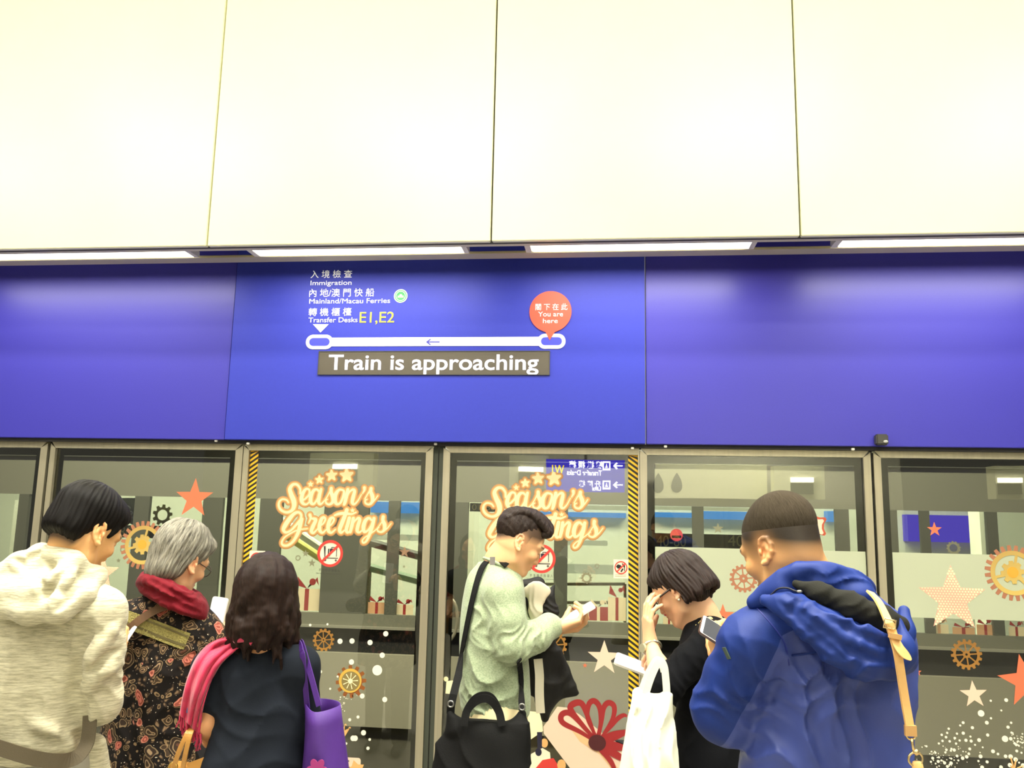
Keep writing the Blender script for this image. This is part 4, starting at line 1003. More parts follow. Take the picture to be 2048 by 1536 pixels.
        off = [(i, j, k) for i in (0, 1) for j in (0, 1) for k in (0, 1)]
        for o1 in off:
            for ax_ in range(3):
                if o1[ax_]: continue
                o2 = list(o1); o2[ax_] = 1
                d1 = d[ii+o1[0], jj+o1[1], kk+o1[2]]; d2 = d[ii+o2[0], jj+o2[1], kk+o2[2]]
                cr = (d1 < 0) != (d2 < 0)
                t = np.where(cr, d1/np.where(cr, d1-d2, 1), 0)
                p = np.array(o1, float)[None, :].repeat(len(ii), 0); p[:, ax_] += t
                acc += p*cr[:, None]; num += cr
        v = (acc/num[:, None]+np.stack([ii, jj, kk], 1))*s.h+lo
        quads = []
        for ax_ in range(3):
            o2 = [0, 0, 0]; o2[ax_] = 1
            A = sg[:sg.shape[0]-o2[0], :sg.shape[1]-o2[1], :sg.shape[2]-o2[2]]; B = sg[o2[0]:, o2[1]:, o2[2]:]
            e = np.nonzero(A != B); inside = A[e]
            u, w_ = [(1, 2), (2, 0), (0, 1)][ax_]
            E = np.stack(e, 1)
            ok = (E[:, u] > 0) & (E[:, w_] > 0) & (E[:, u] < act.shape[u]) & (E[:, w_] < act.shape[w_]) & (E[:, ax_] < act.shape[ax_])
            E = E[ok]; inside = inside[ok]
            def cell(du, dw):
                q = E.copy(); q[:, u] -= du; q[:, w_] -= dw; return idx[q[:, 0], q[:, 1], q[:, 2]]
            Q = np.stack([cell(1, 1), cell(0, 1), cell(0, 0), cell(1, 0)], 1)
            Q[~inside] = Q[~inside][:, ::-1]; quads.append(Q)
        return v.astype(np.float32), np.concatenate(quads)

def np_mesh(name, V, F, m, parent=None, colors=None, loc0=None):
    me = bpy.data.meshes.new(name)
    me.vertices.add(len(V)); me.vertices.foreach_set('co', V.ravel().astype(np.float32))
    me.loops.add(F.size); me.polygons.add(len(F))
    me.loops.foreach_set('vertex_index', F.ravel().astype(np.int32))
    me.polygons.foreach_set('loop_start', np.arange(0, F.size, F.shape[1], dtype=np.int32))
    me.update(calc_edges=True); me.validate()
    me.polygons.foreach_set('use_smooth', np.ones(len(me.polygons), bool))
    if colors is not None:
        a = me.color_attributes.new('Col', 'FLOAT_COLOR', 'POINT')
        c = np.ones((len(V), 4), np.float32); c[:, :3] = colors; a.data.foreach_set('color', c.ravel())
    return link_mesh(name, me, m, parent)
def join_mesh(parts):
    V, F, n = [], [], 0
    for v, f in parts: V.append(v); F.append(f+n); n += len(v)
    return np.concatenate(V), np.concatenate(F)
def hair_mesh(name, f, m, parent, H):
    """hair with its combing direction stored along the strands"""
    v, q = f.mesh(); o = np_mesh(name, v, q, m, parent)
    d = v-H.p(0, -.03, .04); l = d@H.R/H.s
    rho = np.sqrt(l[:, 0]**2+l[:, 1]**2)+1e-6; th = np.arctan2(rho, l[:, 2])
    a = o.data.attributes.new('strand', 'FLOAT_VECTOR', 'POINT')
    w_ = np.stack([l[:, 0]/rho*1.0, l[:, 1]/rho*1.0, th*.12], 1).astype(np.float32); a.data.foreach_set('vector', w_.ravel()); return o
def fmesh(name, f, m, parent=None, colfn=None):
    v, q = f.mesh()
    return np_mesh(name, v, q, m, parent, colfn(v) if colfn else None)
def A(px, py, Y): v = at(px, py, Y); return np.array((v.x, v.y, v.z))
def LC(rgb): return np.array(lin(rgb)[:3])
def frame(yaw, pitch=0.0, roll=0.0):
    """columns right, forward, up; yaw in degrees from straight away (+y) towards +x, pitch in degrees downwards"""
    y_, p_, r_ = math.radians(yaw), math.radians(pitch), math.radians(roll)
    f = np.array((math.sin(y_)*math.cos(p_), math.cos(y_)*math.cos(p_), -math.sin(p_)))
    r = np.array((math.cos(y_), -math.sin(y_), 0.0)); u = np.cross(r, f)
    r2 = r*math.cos(r_)-u*math.sin(r_); u2 = u*math.cos(r_)+r*math.sin(r_)
    return np.stack([r2, f, u2], 1)

# ------------------------------------------------------------------ heads
class Head:
    def __init__(s, c, yaw, pitch, roll=0.0, sc=1.0, wide=1.0):
        s.c = np.array(c, float); s.R = frame(yaw, pitch, roll); s.s = sc; s.w = wide
    def p(s, x, y, z): return s.c+s.R@(np.array((x*s.w, y, z))*s.s)
    def loc(s, V): return ((V-s.c)@s.R)/s.s/np.array((s.w, 1, 1))
def head_shape(F, H, female=False, ear=1.0):
    S_ = H.s; R = H.R
    def e(x, y, z, a, b, c, k=.02, mode='u', rot=None): F.ell(H.p(x, y, z), (a*S_*H.w, b*S_, c*S_), R if rot is None else R@rot, k*S_, mode)
    e(0, -.018, .036, .0745, .094, .083)
    e(0, .022, .030, .068, .070, .070)
    e(0, .034, -.028, .057, .056, .078, .025)
    j = .043 if female else .048
    for sx in (-1, 1):
        F.chain([(H.p(sx*.058, -.006, -.030), .019*S_), (H.p(sx*j, .012, -.072), .019*S_), (H.p(sx*.018, .070, -.096), .018*S_)], .022*S_)
        e(sx*.040, .066, -.020, .022, .022, .020, .02)
        e(sx*.031, .094, .010, .016, .014, .011, .012, 's')
        e(sx*.031, .0775, .008, .0150, .0135, .0120, .004)
        F.chain([(H.p(sx*.012, .090, .026), .008*S_), (H.p(sx*.034, .084, .031), .008*S_), (H.p(sx*.052, .066, .024), .007*S_)], .014*S_)
        e(sx*.0115, .098, -.032, .0075, .0085, .0065, .006)
    F.chain([(H.p(0, .086, .018), .0085*S_), (H.p(0, .100, -.010), .0085*S_), (H.p(0, .108, -.029), .0105*S_)], .012*S_)
    e(0, .080, -.060, .027, .022, .024, .018)
    e(0, .0985, -.0545, .020, .0075, .0048, .005)
    e(0, .0975, -.0645, .017, .0080, .0055, .005)
    e(0, .100, -.0595, .019, .0060, .0012, .003, 's')
    e(0, .084, -.093, .019, .018, .016, .016)
    for sx in (-1, 1):           # ear: plate, curled rim, lobe, hollow
        t = math.radians(14); rot = np.array(((1, 0, 0), (0, math.cos(t), -math.sin(t)), (0, math.sin(t), math.cos(t))))
        b = math.radians(24)*sx; ro2 = np.array(((math.cos(b), math.sin(b), 0), (-math.sin(b), math.cos(b), 0), (0, 0, 1)))
        RR = R@ro2@rot
        O = H.p(sx*.0760, -.016, -.006)
        def q(y, z, x=0.0): return O+RR@(np.array((sx*x, y, z))*S_*ear)
        F.ell(q(0, 0, .002), np.array((.0055, .0165, .028))*S_*ear, RR, .006*S_)
        rim = [(.009, .016), (.006, .026), (-.001, .031), (-.011, .029), (-.0185, .014), (-.017, -.004), (-.010, -.018), (-.002, -.027), (.006, -.030)]
        F.chain([(q(y, z, .007), (.0042 if i < 6 else .0050)*S_*ear) for i, (y, z) in enumerate(rim)], .0035*S_)
        F.chain([(q(-.006, .018, .006), .0032*S_), (q(-.009, .002, .007), .0038*S_), (q(-.002, -.013, .006), .0036*S_)], .004*S_)
        F.ell(q(.002, -.002, .009), np.array((.008, .0065, .011))*S_*ear, RR, .004*S_, 's')
        F.ell(q(.008, -.003, .008), np.array((.0045, .004, .007))*S_*ear, RR, .004*S_)
        F.ell(q(.003, -.028, .003), np.array((.0055, .0075, .0075))*S_*ear, RR, .005*S_)
def skin_colors(H, base, lip=(182, 96, 86), brow=(40, 30, 26), stubble=None, brows=True):
    def fn(V):
        L = H.loc(V); n = len(V)
        c = np.tile(LC(base), (n, 1))
        x, y, z = np.abs(L[:, 0]), L[:, 1], L[:, 2]
        def bl(col, w_):
            nonlocal c
            c = c*(1-w_[:, None])+LC(col)*w_[:, None]
        red = (min(255, int(base[0]*1.0)), int(base[1]*.86), int(base[2]*.84))
        bl(red, .55*np.exp(-(((x-.078)/.012)**2+((y+.016)/.022)**2+((z+.004)/.034)**2)))
        bl(red, .5*np.exp(-((x/.016)**2+((y-.104)/.02)**2+((z+.028)/.014)**2)))
        bl(red, .35*np.exp(-(((x-.042)/.022)**2+((y-.07)/.03)**2+((z+.024)/.02)**2)))
        if brows:
            bz = .030+.004*(1-np.abs(x-.036)/.02); bl(brow, .85*np.clip(1.3-np.abs(z-bz)/.0045, 0, 1)*np.clip((.058-x)/.006, 0, 1)*np.clip((x-.012)/.006, 0, 1)*(y > .045))
            bl((30, 22, 20), .8*np.clip(1.2-np.abs(z-.0015)/.0016, 0, 1)*np.clip((.047-x)/.003, 0, 1)*np.clip((x-.016)/.003, 0, 1)*(y > .06))
        bl(lip, .8*np.clip(1.25-((x/.023)**2+((z+.0598)/.0095)**2)*1.0, 0, 1)*(y > .08))
        if stubble is not None:
            col, w_ = stubble(L); bl(col, w_)
        return c
    return fn

# ------------------------------------------------------------------ hands
def hand_shape(F, W, d, n, side, curl, thumb=(0.5, 0.35), s=1.0, spread=.05, tcurl=.5):
    """W wrist, d towards the knuckles, n where the palm faces, side +1 when the thumb lies towards n x d"""
    d = np.array(d, float); d /= np.linalg.norm(d); n = np.array(n, float); n -= d*(n@d); n /= np.linalg.norm(n)
    t = np.cross(n, d)*side
    W = np.array(W, float)
    P = lambda a, b, c=0: W+(d*a+t*b+n*c)*s
    F.cone(P(-.05, 0), P(.012, 0), .025*s, .024*s, .015, flat=(n, .78))
    kn = [(.092, .030), (.097, .010), (.092, -.010), (.083, -.028)]
    for (a, b), r in zip(kn, (.0125, .0125, .012, .011)):
        F.cone(P(.010, b*.45), P(a-.006, b), .017*s, r*s, .014)
    F.cone(P(.02, .020, .006), P(.055, .026, .006), .017*s, .013*s, .015)
    seg = [(.043, .026, .021), (.047, .030, .022), (.043, .028, .022), (.033, .021, .019)]
    tips = []
    for i in range(4):
        a, b = kn[i]; p = P(a, b); cu = curl[i] if isinstance(curl[0], (tuple, list)) else curl
        ang = 0; dd = d+t*spread*(1.5-i); dd /= np.linalg.norm(dd)
        nn = n
        pts = [(p, (.0098, .0098, .0094, .0084)[i]*s)]
        for j in range(3):
            ang += cu[j]; v = dd*math.cos(ang)+nn*math.sin(ang)
            p = p+v*seg[i][j]*s; pts.append((p, (.0088-.0009*j-(.0008 if i == 3 else 0))*s))
        F.chain(pts, .0035*s); tips.append(p)
    p = P(.028, .030, .006); v = t*thumb[0]+d*(1-thumb[0]*.5)+n*thumb[1]; v /= np.linalg.norm(v)
    pts = [(p, .0135*s)]
    bend = (d*.55+n*.75-t*.35); bend /= np.linalg.norm(bend)
    for j, l in enumerate((.040, .030, .025)):
        vv = v+bend*tcurl*j; vv /= np.linalg.norm(vv); p = p+vv*l*s; pts.append((p, (.0118, .0105, .0085)[j]*s))
    F.chain(pts, .005*s); tips.append(p)
    return tips, P

def person_root(name, foot, label): return empty('person', (foot[0], foot[1], 0.0), label, 'person')
def add_legs(root, hipc, yaw, colour, rough=.8, shoe=(40, 38, 36), stance=.10, w=.085, top=None, spread_y=.03, name='trousers', hipw=.165, hipd=.115, skirt=False):
    """trousers and shoes under the hips; returns leg joints for the body"""
    R = frame(yaw); hx, hy, hz = hipc
    F = Field((hx-.34, hy-.34, .03), (hx+.34, hy+.34, hz+.14), .009)
    J = []
    for sx in (-1, 1):
        hip = np.array(hipc)+R[:, 0]*sx*.085+np.array((0, 0, -.02)); kn = np.array((hx, hy, hz*.54))+R[:, 0]*sx*stance*.95+R[:, 1]*(.02+sx*spread_y); an = np.array((hx, hy, .085))+R[:, 0]*sx*stance+R[:, 1]*sx*spread_y*1.5
        F.chain([(hip, w*1.05), (kn, w*.78), (an, w*.68)], .03); J.append((hip, kn, an))
    F.loft([(hx, hy, hz-.10, hipw*.95, hipd*.95), (hx, hy, hz, hipw, hipd), (hx, hy, hz+.10, hipw*.92, hipd*.9)], math.radians(yaw), .03)
    for hip, kn, an in J:
        F.fold(kn, (0, 0, 1), .05, .006, .12, seed=3); F.fold(an, (0, 0, 1), .04, .006, .10, seed=5)
    tr = fmesh(name, F, mat(name+'_%d_%d_%d' % colour, colour, rough=rough, bump=.15, scale=300), root)
    for i, (hip, kn, an) in enumerate(J):
        G = Field(an-np.array((.16, .22, .09)), an+np.array((.16, .30, .07)), .006)
        tip = an+R[:, 1]*.15+np.array((0, 0, -.05)); heel = an-R[:, 1]*.045+np.array((0, 0, -.045))
        G.cone(heel, tip, .040, .034, .02); G.cone(an, heel, .038, .038, .03)
        G.cut((an[0], an[1], .004), (0, 0, -1)); fmesh('shoe', G, mat('shoe_%d_%d_%d' % shoe, shoe, rough=.5), root)
    return J
def under_body(parts, hipc, J, neck, shoulders, arms, h=.009):
    """the rest of the figure under the clothes as one more region of the same body"""
    pts = [np.array(hipc)]+[q for j in J for q in j]+[np.array(neck)]+[np.array(q) for a in arms for q, _ in a]
    P = np.array(pts); F = Field(P.min(0)-.14, P.max(0)+.14, h)
    hipc, neck = np.array(hipc), np.array(neck); mid = (hipc*.45+neck*.55)
    F.chain([(hipc, .072), (mid, .058), (neck+np.array((0, 0, -.10)), .050)], .04)
    F.cone(neck+np.array((0, 0, -.08)), neck+np.array((0, 0, .0)), .050, .045, .03)
    for s_ in shoulders: F.cone(neck+np.array((0, 0, -.08)), s_, .045, .036, .03)
    for hip, kn, an in J: F.chain([(hipc, .068), (hip, .060), (kn, .045), (an, .034)], .03); F.cone(an, an+np.array((0, 0, -.05)), .034, .03, .02)
    for a in arms: F.chain(a, .02)
    parts.append(F.mesh())
M_skin = lambda key: mat('skin_'+key, (220, 170, 130), rough=.48, attr='Col', bump=.04, scale=260, sss=.08)

def locks(F, H, azs, phi_end=95, hang=.10, r0=.016, r1=.010, wave=0.0, curl=0.0, world=False, seed=1, ab=(.088, .108, .092), k=.010, jit=.012, cz=.034, nseg=9, flare=0.0, twist=0.0):
    """strands of hair combed from the crown down over the head, then hanging"""
    rg = random.Random(seed)
    for az in azs:
        a_ = math.radians(az); pts = []; le = hang*(1+rg.uniform(-.12, .12)); ph = rg.uniform(0, 6.28); pe = math.radians(phi_end+rg.uniform(-4, 4)); rr = rg.uniform(.8, 1.15)
        sc = 1+rg.uniform(-.02, .05)
        for i in range(nseg):
            t = i/(nseg-1)*pe; aa = a_+twist*t
            pts.append(np.array((ab[0]*math.sin(t)*math.sin(aa)*sc, -.02+ab[1]*math.sin(t)*math.cos(aa)*sc, cz+ab[2]*math.cos(t)*sc)))
        out = [H.p(*q) for q in pts]; last = out[-1]; od = H.R@np.array((math.sin(a_), math.cos(a_), 0)); dn = np.array((0, 0, -1.)) if world else -H.R[:, 2]
        sd = np.cross(dn, od)
        m = 8
        for i in range(1, m+1):
            t = i/m; out.append(last+dn*le*t*H.s+od*(flare*t-curl*t*t)*H.s+(sd*math.sin(ph+t*9)+od*math.sin(ph*1.7+t*8))*wave*min(1, t*2))
        n = len(out); F.chain([(q, (r0*(1-j/(n-1))+r1*j/(n-1))*rr*(.55 if j == n-1 else 1)) for j, q in enumerate(out)], k)
# ------------------------------------------------------------------ Season's Greetings stickers from the traced strokes
def greeting_layer(name, grow, Yv, m, par, stars):
    pts = np.array([S(*G_(p[0], p[1])) for st_ in STROKES for p in st_])
    F = Field((pts[:, 0].min()-.05, -.0016, pts[:, 1].min()-.04), (pts[:, 0].max()+.05, .0016, pts[:, 1].max()+.09), .0008)
    for st_ in STROKES:
        q = spline(st_, 6); F.chain([((S(*G_(p[0], p[1]))[0], 0, S(*G_(p[0], p[1]))[1]), PR(p[2]/4.043)/2+grow) for p in q], 0)
    for c, r in stars:
        for k in range(5):
            a_ = PI/2+.08+k*2*PI/5; F.cone((c[0], 0, c[1]), (c[0]+.80*r*math.cos(a_), 0, c[1]+.80*r*math.sin(a_)), .50*r+grow, .16*r+grow, 0)
    yy = np.abs(F.ax[1])[None, :, None]-.0007; F.d = np.maximum(F.d, yy.astype(np.float32))
    v, q = F.mesh(); v[:, 1] = v[:, 1]*.55+Yv; return np_mesh(name, v, q, m, par)
gst = [(S(*G_(571, 358)), PR(5.5)), (S(*G_(642, 322)), PR(9.2)), (S(*G_(741, 287)), PR(12.5)), (S(*G_(863, 286)), PR(15)), (S(*G_(910, 570)), PR(4.5))]
M_gold2 = mat('greeting_gold', (176, 124, 74), rough=.5)
M_gold3 = mat('greeting_light_gold', (202, 154, 92), rough=.5)
M_gcream = mat('greeting_cream', (232, 214, 162), rough=.5)
c = S(670, 1020)
g1 = empty('greeting_sticker', (c[0], YG, c[1]), "Season's Greetings script sticker in full view on the left door leaf", 'sticker', "Season's Greetings stickers")
greeting_layer('outline', PR(4.4), YG, M_gold2, g1, gst)
greeting_layer('inner_outline', PR(2.3), YG-.0006, M_gold3, g1, gst)
greeting_layer('lettering', 0.0, YG-.0012, M_gcream, g1, gst)
dx = S(1108, 962)[0]-S(693.5, 951)[0]
g2 = g1.copy(); COL.objects.link(g2); g2.location = g1.location+Vector((dx, 0, 0)); g2['label'] = "Season's Greetings script sticker half hidden behind the head of the person in green"
for ch in list(g1.children):
    k = ch.copy(); COL.objects.link(k); k.parent = g2; k.matrix_parent_inverse = ch.matrix_parent_inverse
# ================================================================== man in the grey hoodie
def hoodie_man():
    Y0 = 2.40
    H = Head(A(170, 1063, Y0), 13, 30, 6, 1.04)
    base = (232, 178, 118)
    root = person_root('person', A(80, 1530, Y0+.05), 'person in a pale grey hooded sweatshirt with short black hair, looking down to the right')
    neck = A(118, 1150, Y0+.01)
    F = Field(H.c-np.array((.20, .20, .28)), H.c+np.array((.19, .19, .17)), .0028)
    head_shape(F, H)
    F.chain([(H.p(0, -.028, -.035), .058), (neck+np.array((.01, 0, .0)), .064), (neck+np.array((-.01, -.01, -.08)), .075)], .03)
    parts = [F.mesh()]
    sr, er, wr = A(198, 1222, Y0-.03), A(196, 1402, Y0+.02), A(203, 1340, Y0+.19)
    sl = A(-5, 1195, Y0-.02)+np.array((-.06, 0, 0)); el, wl = sl+np.array((-.03, .04, -.28)), sl+np.array((.10, .25, -.18))
    G = Field(wr-.16, wr+.17, .0026)
    hd = np.array((.30, .35, .62)); pn = np.array((-.85, -.1, .35))
    tips, P = hand_shape(G, wr, hd, pn, 1, [(.5, .8, .5), (.55, .85, .5), (.6, .9, .5), (.6, .9, .5)], (.2, .7), 1.0)
    parts.append(G.mesh())
    hip = A(66, 1536, Y0+.04); hip[2] = .90
    J = add_legs(root, hip, -8, (150, 146, 132), shoe=(60, 58, 56))
    under_body(parts, hip, J, neck, (sr, sl), ([(sr, .05), (er, .04), (wr, .028)], [(sl, .05), (el, .04), (wl, .028)]))
    V, Q = join_mesh(parts); nape = lambda L: ((40, 30, 26), .9*np.clip((L[:, 2]+.080)/.022, 0, 1)*np.clip((-.040-L[:, 1])/.012, 0, 1)*np.clip((.10+L[:, 2]*0-np.abs(L[:, 0]))/.02, 0, 1)*(L[:, 2] < .05))
    np_mesh('body', V, Q, M_skin('a'), root, skin_colors(H, base, stubble=nape)(V))
    # hair: short, dark, rounded at the back, tapering to the nape
    hf = Field(H.c-.16, H.c+.17, .003)
    def e(x, y, z, a, b, c, k=.02, mode='u'): hf.ell(H.p(x, y, z), np.array((a, b, c))*H.s, H.R, k, mode)
    e(0, -.022, .052, .088, .108, .087); e(0, .040, .072, .073, .058, .047, .03); e(0, -.070, -.012, .070, .052, .062, .03); e(0, .06, .062, .058, .05, .034, .02)
    hf.cut(H.p(0, .034, .012), H.R@np.array((0, .86, -.50)), .012)
    for sx in (-1, 1):
        e(sx*.088, .014, -.026, .026, .046, .048, .012, 's'); e(sx*.078, .062, .004, .03, .05, .034, .012, 's')
        hf.cone(H.p(sx*.071, .030, .03), H.p(sx*.070, .022, .006), .010, .006, .01)
    hf.cut(H.p(0, -.04, -.062), H.R@np.array((0, -.25, -1)), .012)
    hair_grooves(hf, H, .0022, 3)
    hair_mesh('hair', hf, hair_mat('black', (8, 7, 6), (22, 18, 16), spec=.12), root, H)
    # hoodie
    yaw = math.radians(-8)
    C = lambda py, dx=0.0, dy=0.0: A(118-(py-1150)*.12+dx, py, Y0+dy)
    T = Field(A(-140, 1536, Y0)-np.array((.10, .32, .12)), A(262, 1090, Y0)+np.array((.05, .46, .06)), .0055)
    rings = []
    for py, rx, ry, dx in ((1125, .062, .070, 4), (1160, .12, .085, 0), (1200, .185, .105, -8), (1260, .195, .125, -14), (1340, .187, .135, -20), (1420, .182, .137, -24), (1480, .178, .135, -26), (1505, .168, .128, -28)):
        c = C(py, dx, .02); rings.append((c[0], c[1], c[2], rx, ry))
    T.loft(rings, yaw, .02)
    T.chain([(neck+np.array((.02, 0, -.05)), .075), (sr, .072), (A(200, 1300, Y0-.02), .066), (er, .063), (er*.5+wr*.5, .056), (wr-np.array((.02, .055, .05)), .046)], .03)
    T.chain([(neck+np.array((-.02, 0, -.05)), .075), (sl, .072), (el, .062), (wl, .045)], .03)
    T.cone(A(190, 1490, Y0+.06), A(193, 1545, Y0+.08), .033, .042, .02)
    T.fold(A(205, 1380, Y0-.04), (.35, 0, 1), .055, .010, .10, seed=1); T.fold(A(190, 1260, Y0-.05), (.8, 0, .6), .06, .007, .09, seed=2)
    T.fold(A(120, 1450, Y0-.12), (.5, 0, 1), .085, .008, .15, seed=4); T.fold(A(60, 1300, Y0-.12), (1, 0, .25), .14, .006, .2, seed=7); T.fold(A(205, 1450, Y0-.04), (.2, 0, 1), .035, .006, .05, seed=8)
    crease(T, [(172, 1250), (156, 1300), (150, 1350), (152, 1400), (160, 1446)], .020, .018)
    T.ripple(.005, .22, 2)
    hood_m = heather('hoodie_grey', (214, 208, 178), (166, 160, 132))
    ridge(T, [(172, 1330), (200, 1290), (236, 1250)], .012); ridge(T, [(166, 1385), (196, 1352), (238, 1330)], .013); crease(T, [(180, 1345), (210, 1318), (240, 1300)], .008, .016); ridge(T, [(60, 1440), (110, 1470), (150, 1500)], .012); crease(T, [(75, 1470), (120, 1490)], .008, .016)
    fmesh('hoodie', T, hood_m, root)
    # hood lying on the back
    K = Field(A(-20, 1260, Y0)-np.array((.08, .28, .03)), A(215, 1070, Y0)+np.array((.06, .18, .05)), .004)
    nk = A(140, 1112, Y0)
    ring = [A(82, 1110, Y0-.01), A(114, 1110, Y0-.078), A(152, 1132, Y0-.072), A(184, 1166, Y0-.01), A(172, 1178, Y0+.09), A(108, 1152, Y0+.10)]
    rs = spline([tuple(q) for q in ring], 6, True)
    K.chain([(q, .021) for q in rs]+[(rs[0], .021)], .02)
    K.chain([(A(196, 1150, Y0-.02), .026), (A(165, 1190, Y0-.10), .030), (A(120, 1218, Y0-.145), .034), (A(60, 1222, Y0-.155), .034), (A(5, 1210, Y0-.13), .034), (A(-25, 1190, Y0-.05), .035)], .03)
    K.chain([(A(150, 1120, Y0-.09), .022), (A(118, 1160, Y0-.135), .026), (A(70, 1185, Y0-.15), .03), (A(15, 1180, Y0-.13), .03), (A(-10, 1150, Y0-.06), .034)], .03)
    K.chain([(A(80, 1108, Y0-.02), .026), (A(40, 1128, Y0-.10), .03), (A(5, 1150, Y0-.10), .034)], .03)
    K.ell(A(75, 1160, Y0-.07), (.085, .07, .05), None, .03)
    # the opening of the hood: a slanting hollow
    K.chain([(A(150, 1150, Y0-.185), .014), (A(104, 1172, Y0-.20), .012)], .02, 's')
    K.chain([(A(52, 1120, Y0-.16), .010), (A(75, 1150, Y0-.195), .012), (A(100, 1178, Y0-.205), .012), (A(128, 1150, Y0-.19), .010)], .012, 's')
    crease(K, [(28, 1118), (60, 1140), (88, 1184), (104, 1182), (126, 1146)], .010, .014); crease(K, [(76, 1104), (64, 1118), (80, 1140)], .009, .012); ridge(K, [(24, 1128), (54, 1150), (80, 1192)], .009, .012); ridge(K, [(150, 1140), (128, 1170), (100, 1208)], .010, .014); crease(K, [(168, 1160), (140, 1196), (110, 1222)], .006, .012)
    fmesh('hood', K, hood_m, root)
    # taupe strap round the waist
    sm = mat('strap_taupe', (84, 74, 54), rough=.7, bump=.2, scale=500, stretch=(1, 1, 1))
    b = MB()
    pts = [A(-60, 1478, Y0-.16), A(0, 1496, Y0-.155), A(60, 1514, Y0-.145), A(110, 1522, Y0-.12), A(150, 1516, Y0-.075), A(172, 1490, Y0-.04), A(178, 1462, Y0-.03), A(180, 1430, Y0-.02)]
    b.strap(spline([tuple(q) for q in pts], 6), (.1, -1, .05), .040, .004)
    o = b.build('waist_strap', sm); tag(o, 'taupe bag strap round the waist of the person in the grey hoodie', 'strap')
    # phone
    ph = phone('white phone held low by the person in the grey hoodie, its edge showing', A(243, 1294, Y0+.27), np.array((-.75, -.45, .5)), np.array((.25, .45, .85)), (232, 232, 228), True)
    return root
def crease(T, pxs, r, k, depth=.0):
    """a furrow pressed into cloth along a traced path"""
    P = [T.hit(q[0], q[1], lift=-depth)[0] for q in spline(pxs, 3)]; P = [p for p in P if p is not None]
    T.chain([(p, r*(.5 if i in (0, len(P)-1) else 1)) for i, p in enumerate(P)], k, 's')
def ridge(T, pxs, r, k=.02, sink=.3):
    P = [T.hit(q[0], q[1], lift=-r*sink)[0] for q in spline(pxs, 3)]; P = [p for p in P if p is not None]
    T.chain([(p, r*(.5 if i in (0, len(P)-1) else 1)) for i, p in enumerate(P)], k)
def hair_mat(key, rgb, rgb2=None, rough=.45, scale=34, spec=.3, lo=.3, hi=.72):
    n = 'hair_'+key
    if n in MATS: return MATS[n]
    m = mat(n, rgb, rough=rough, spec=spec); nt = m.node_tree; b = nt.nodes['Principled BSDF']
    rgb2 = rgb2 or tuple(int(c*1.9+8) for c in rgb)
    at_ = nt.nodes.new('ShaderNodeAttribute'); at_.attribute_name = 'strand'
    nz = nt.nodes.new('ShaderNodeTexNoise'); nz.inputs['Scale'].default_value = scale; nz.inputs['Detail'].default_value = 6; nz.inputs['Roughness'].default_value = .7
    cr = nt.nodes.new('ShaderNodeValToRGB'); cr.color_ramp.elements[0].position = lo; cr.color_ramp.elements[1].position = hi
    cr.color_ramp.elements[0].color = lin(rgb); cr.color_ramp.elements[1].color = lin(rgb2)
    bp = nt.nodes.new('ShaderNodeBump'); bp.inputs['Strength'].default_value = .5; bp.inputs['Distance'].default_value = .005
    nt.links.new(at_.outputs['Vector'], nz.inputs['Vector']); nt.links.new(nz.outputs['Fac'], cr.inputs[0]); nt.links.new(cr.outputs[0], b.inputs['Base Color'])
    nt.links.new(nz.outputs['Fac'], bp.inputs['Height']); nt.links.new(bp.outputs[0], b.inputs['Normal'])
    MATS[n] = m; return m
def heather(key, c0, c1, stretch=(1.0, 1.0, 9.0), scale=26):
    m = mat(key, c0, rough=.9, sheen=.15); nt = m.node_tree; b = nt.nodes['Principled BSDF']
    tc = nt.nodes.new('ShaderNodeTexCoord'); mp = nt.nodes.new('ShaderNodeMapping'); mp.inputs['Scale'].default_value = stretch; mp.inputs['Rotation'].default_value = (0, .12, 0)
    nz = nt.nodes.new('ShaderNodeTexNoise'); nz.inputs['Scale'].default_value = scale; nz.inputs['Detail'].default_value = 6; nz.inputs['Roughness'].default_value = .65
    cr = nt.nodes.new('ShaderNodeValToRGB'); cr.color_ramp.elements[0].position = .36; cr.color_ramp.elements[1].position = .62
    cr.color_ramp.elements[0].color = lin(c1); cr.color_ramp.elements[1].color = lin(c0)
    bp = nt.nodes.new('ShaderNodeBump'); bp.inputs['Strength'].default_value = .12; bp.inputs['Distance'].default_value = .004
    nt.links.new(tc.outputs['Object'], mp.inputs[0]); nt.links.new(mp.outputs[0], nz.inputs['Vector']); nt.links.new(nz.outputs['Fac'], cr.inputs[0]); nt.links.new(cr.outputs[0], b.inputs['Base Color'])
    nt.links.new(nz.outputs['Fac'], bp.inputs['Height']); nt.links.new(bp.outputs[0], b.inputs['Normal'])
    return m
def hair_grooves(F, H, amp, seed, freq=(38, 17), dirn=None):
    """fine strands: ridges that run down from the crown"""
    X, Y, Z = F.ax[0][:, None, None], F.ax[1][None, :, None], F.ax[2][None, None, :]
    R = H.R; c = H.p(0, -.03, .10)
    l = [(X-c[0])*R[0, j]+(Y-c[1])*R[1, j]+(Z-c[2])*R[2, j] for j in range(3)]
    th = np.arctan2(l[0], l[1]+1e-6); r = np.sqrt(l[0]**2+l[1]**2+l[2]**2)
    rg = random.Random(seed); t = 0
    for f in freq: t = t+np.sin(th*f+3*np.sin(r*40+rg.random()*6)+rg.random()*6)
    w_ = np.clip(np.sqrt(l[0]**2+l[1]**2)/.03, 0, 1)
    F.d -= (amp*t/len(freq)*w_).astype(np.float32)
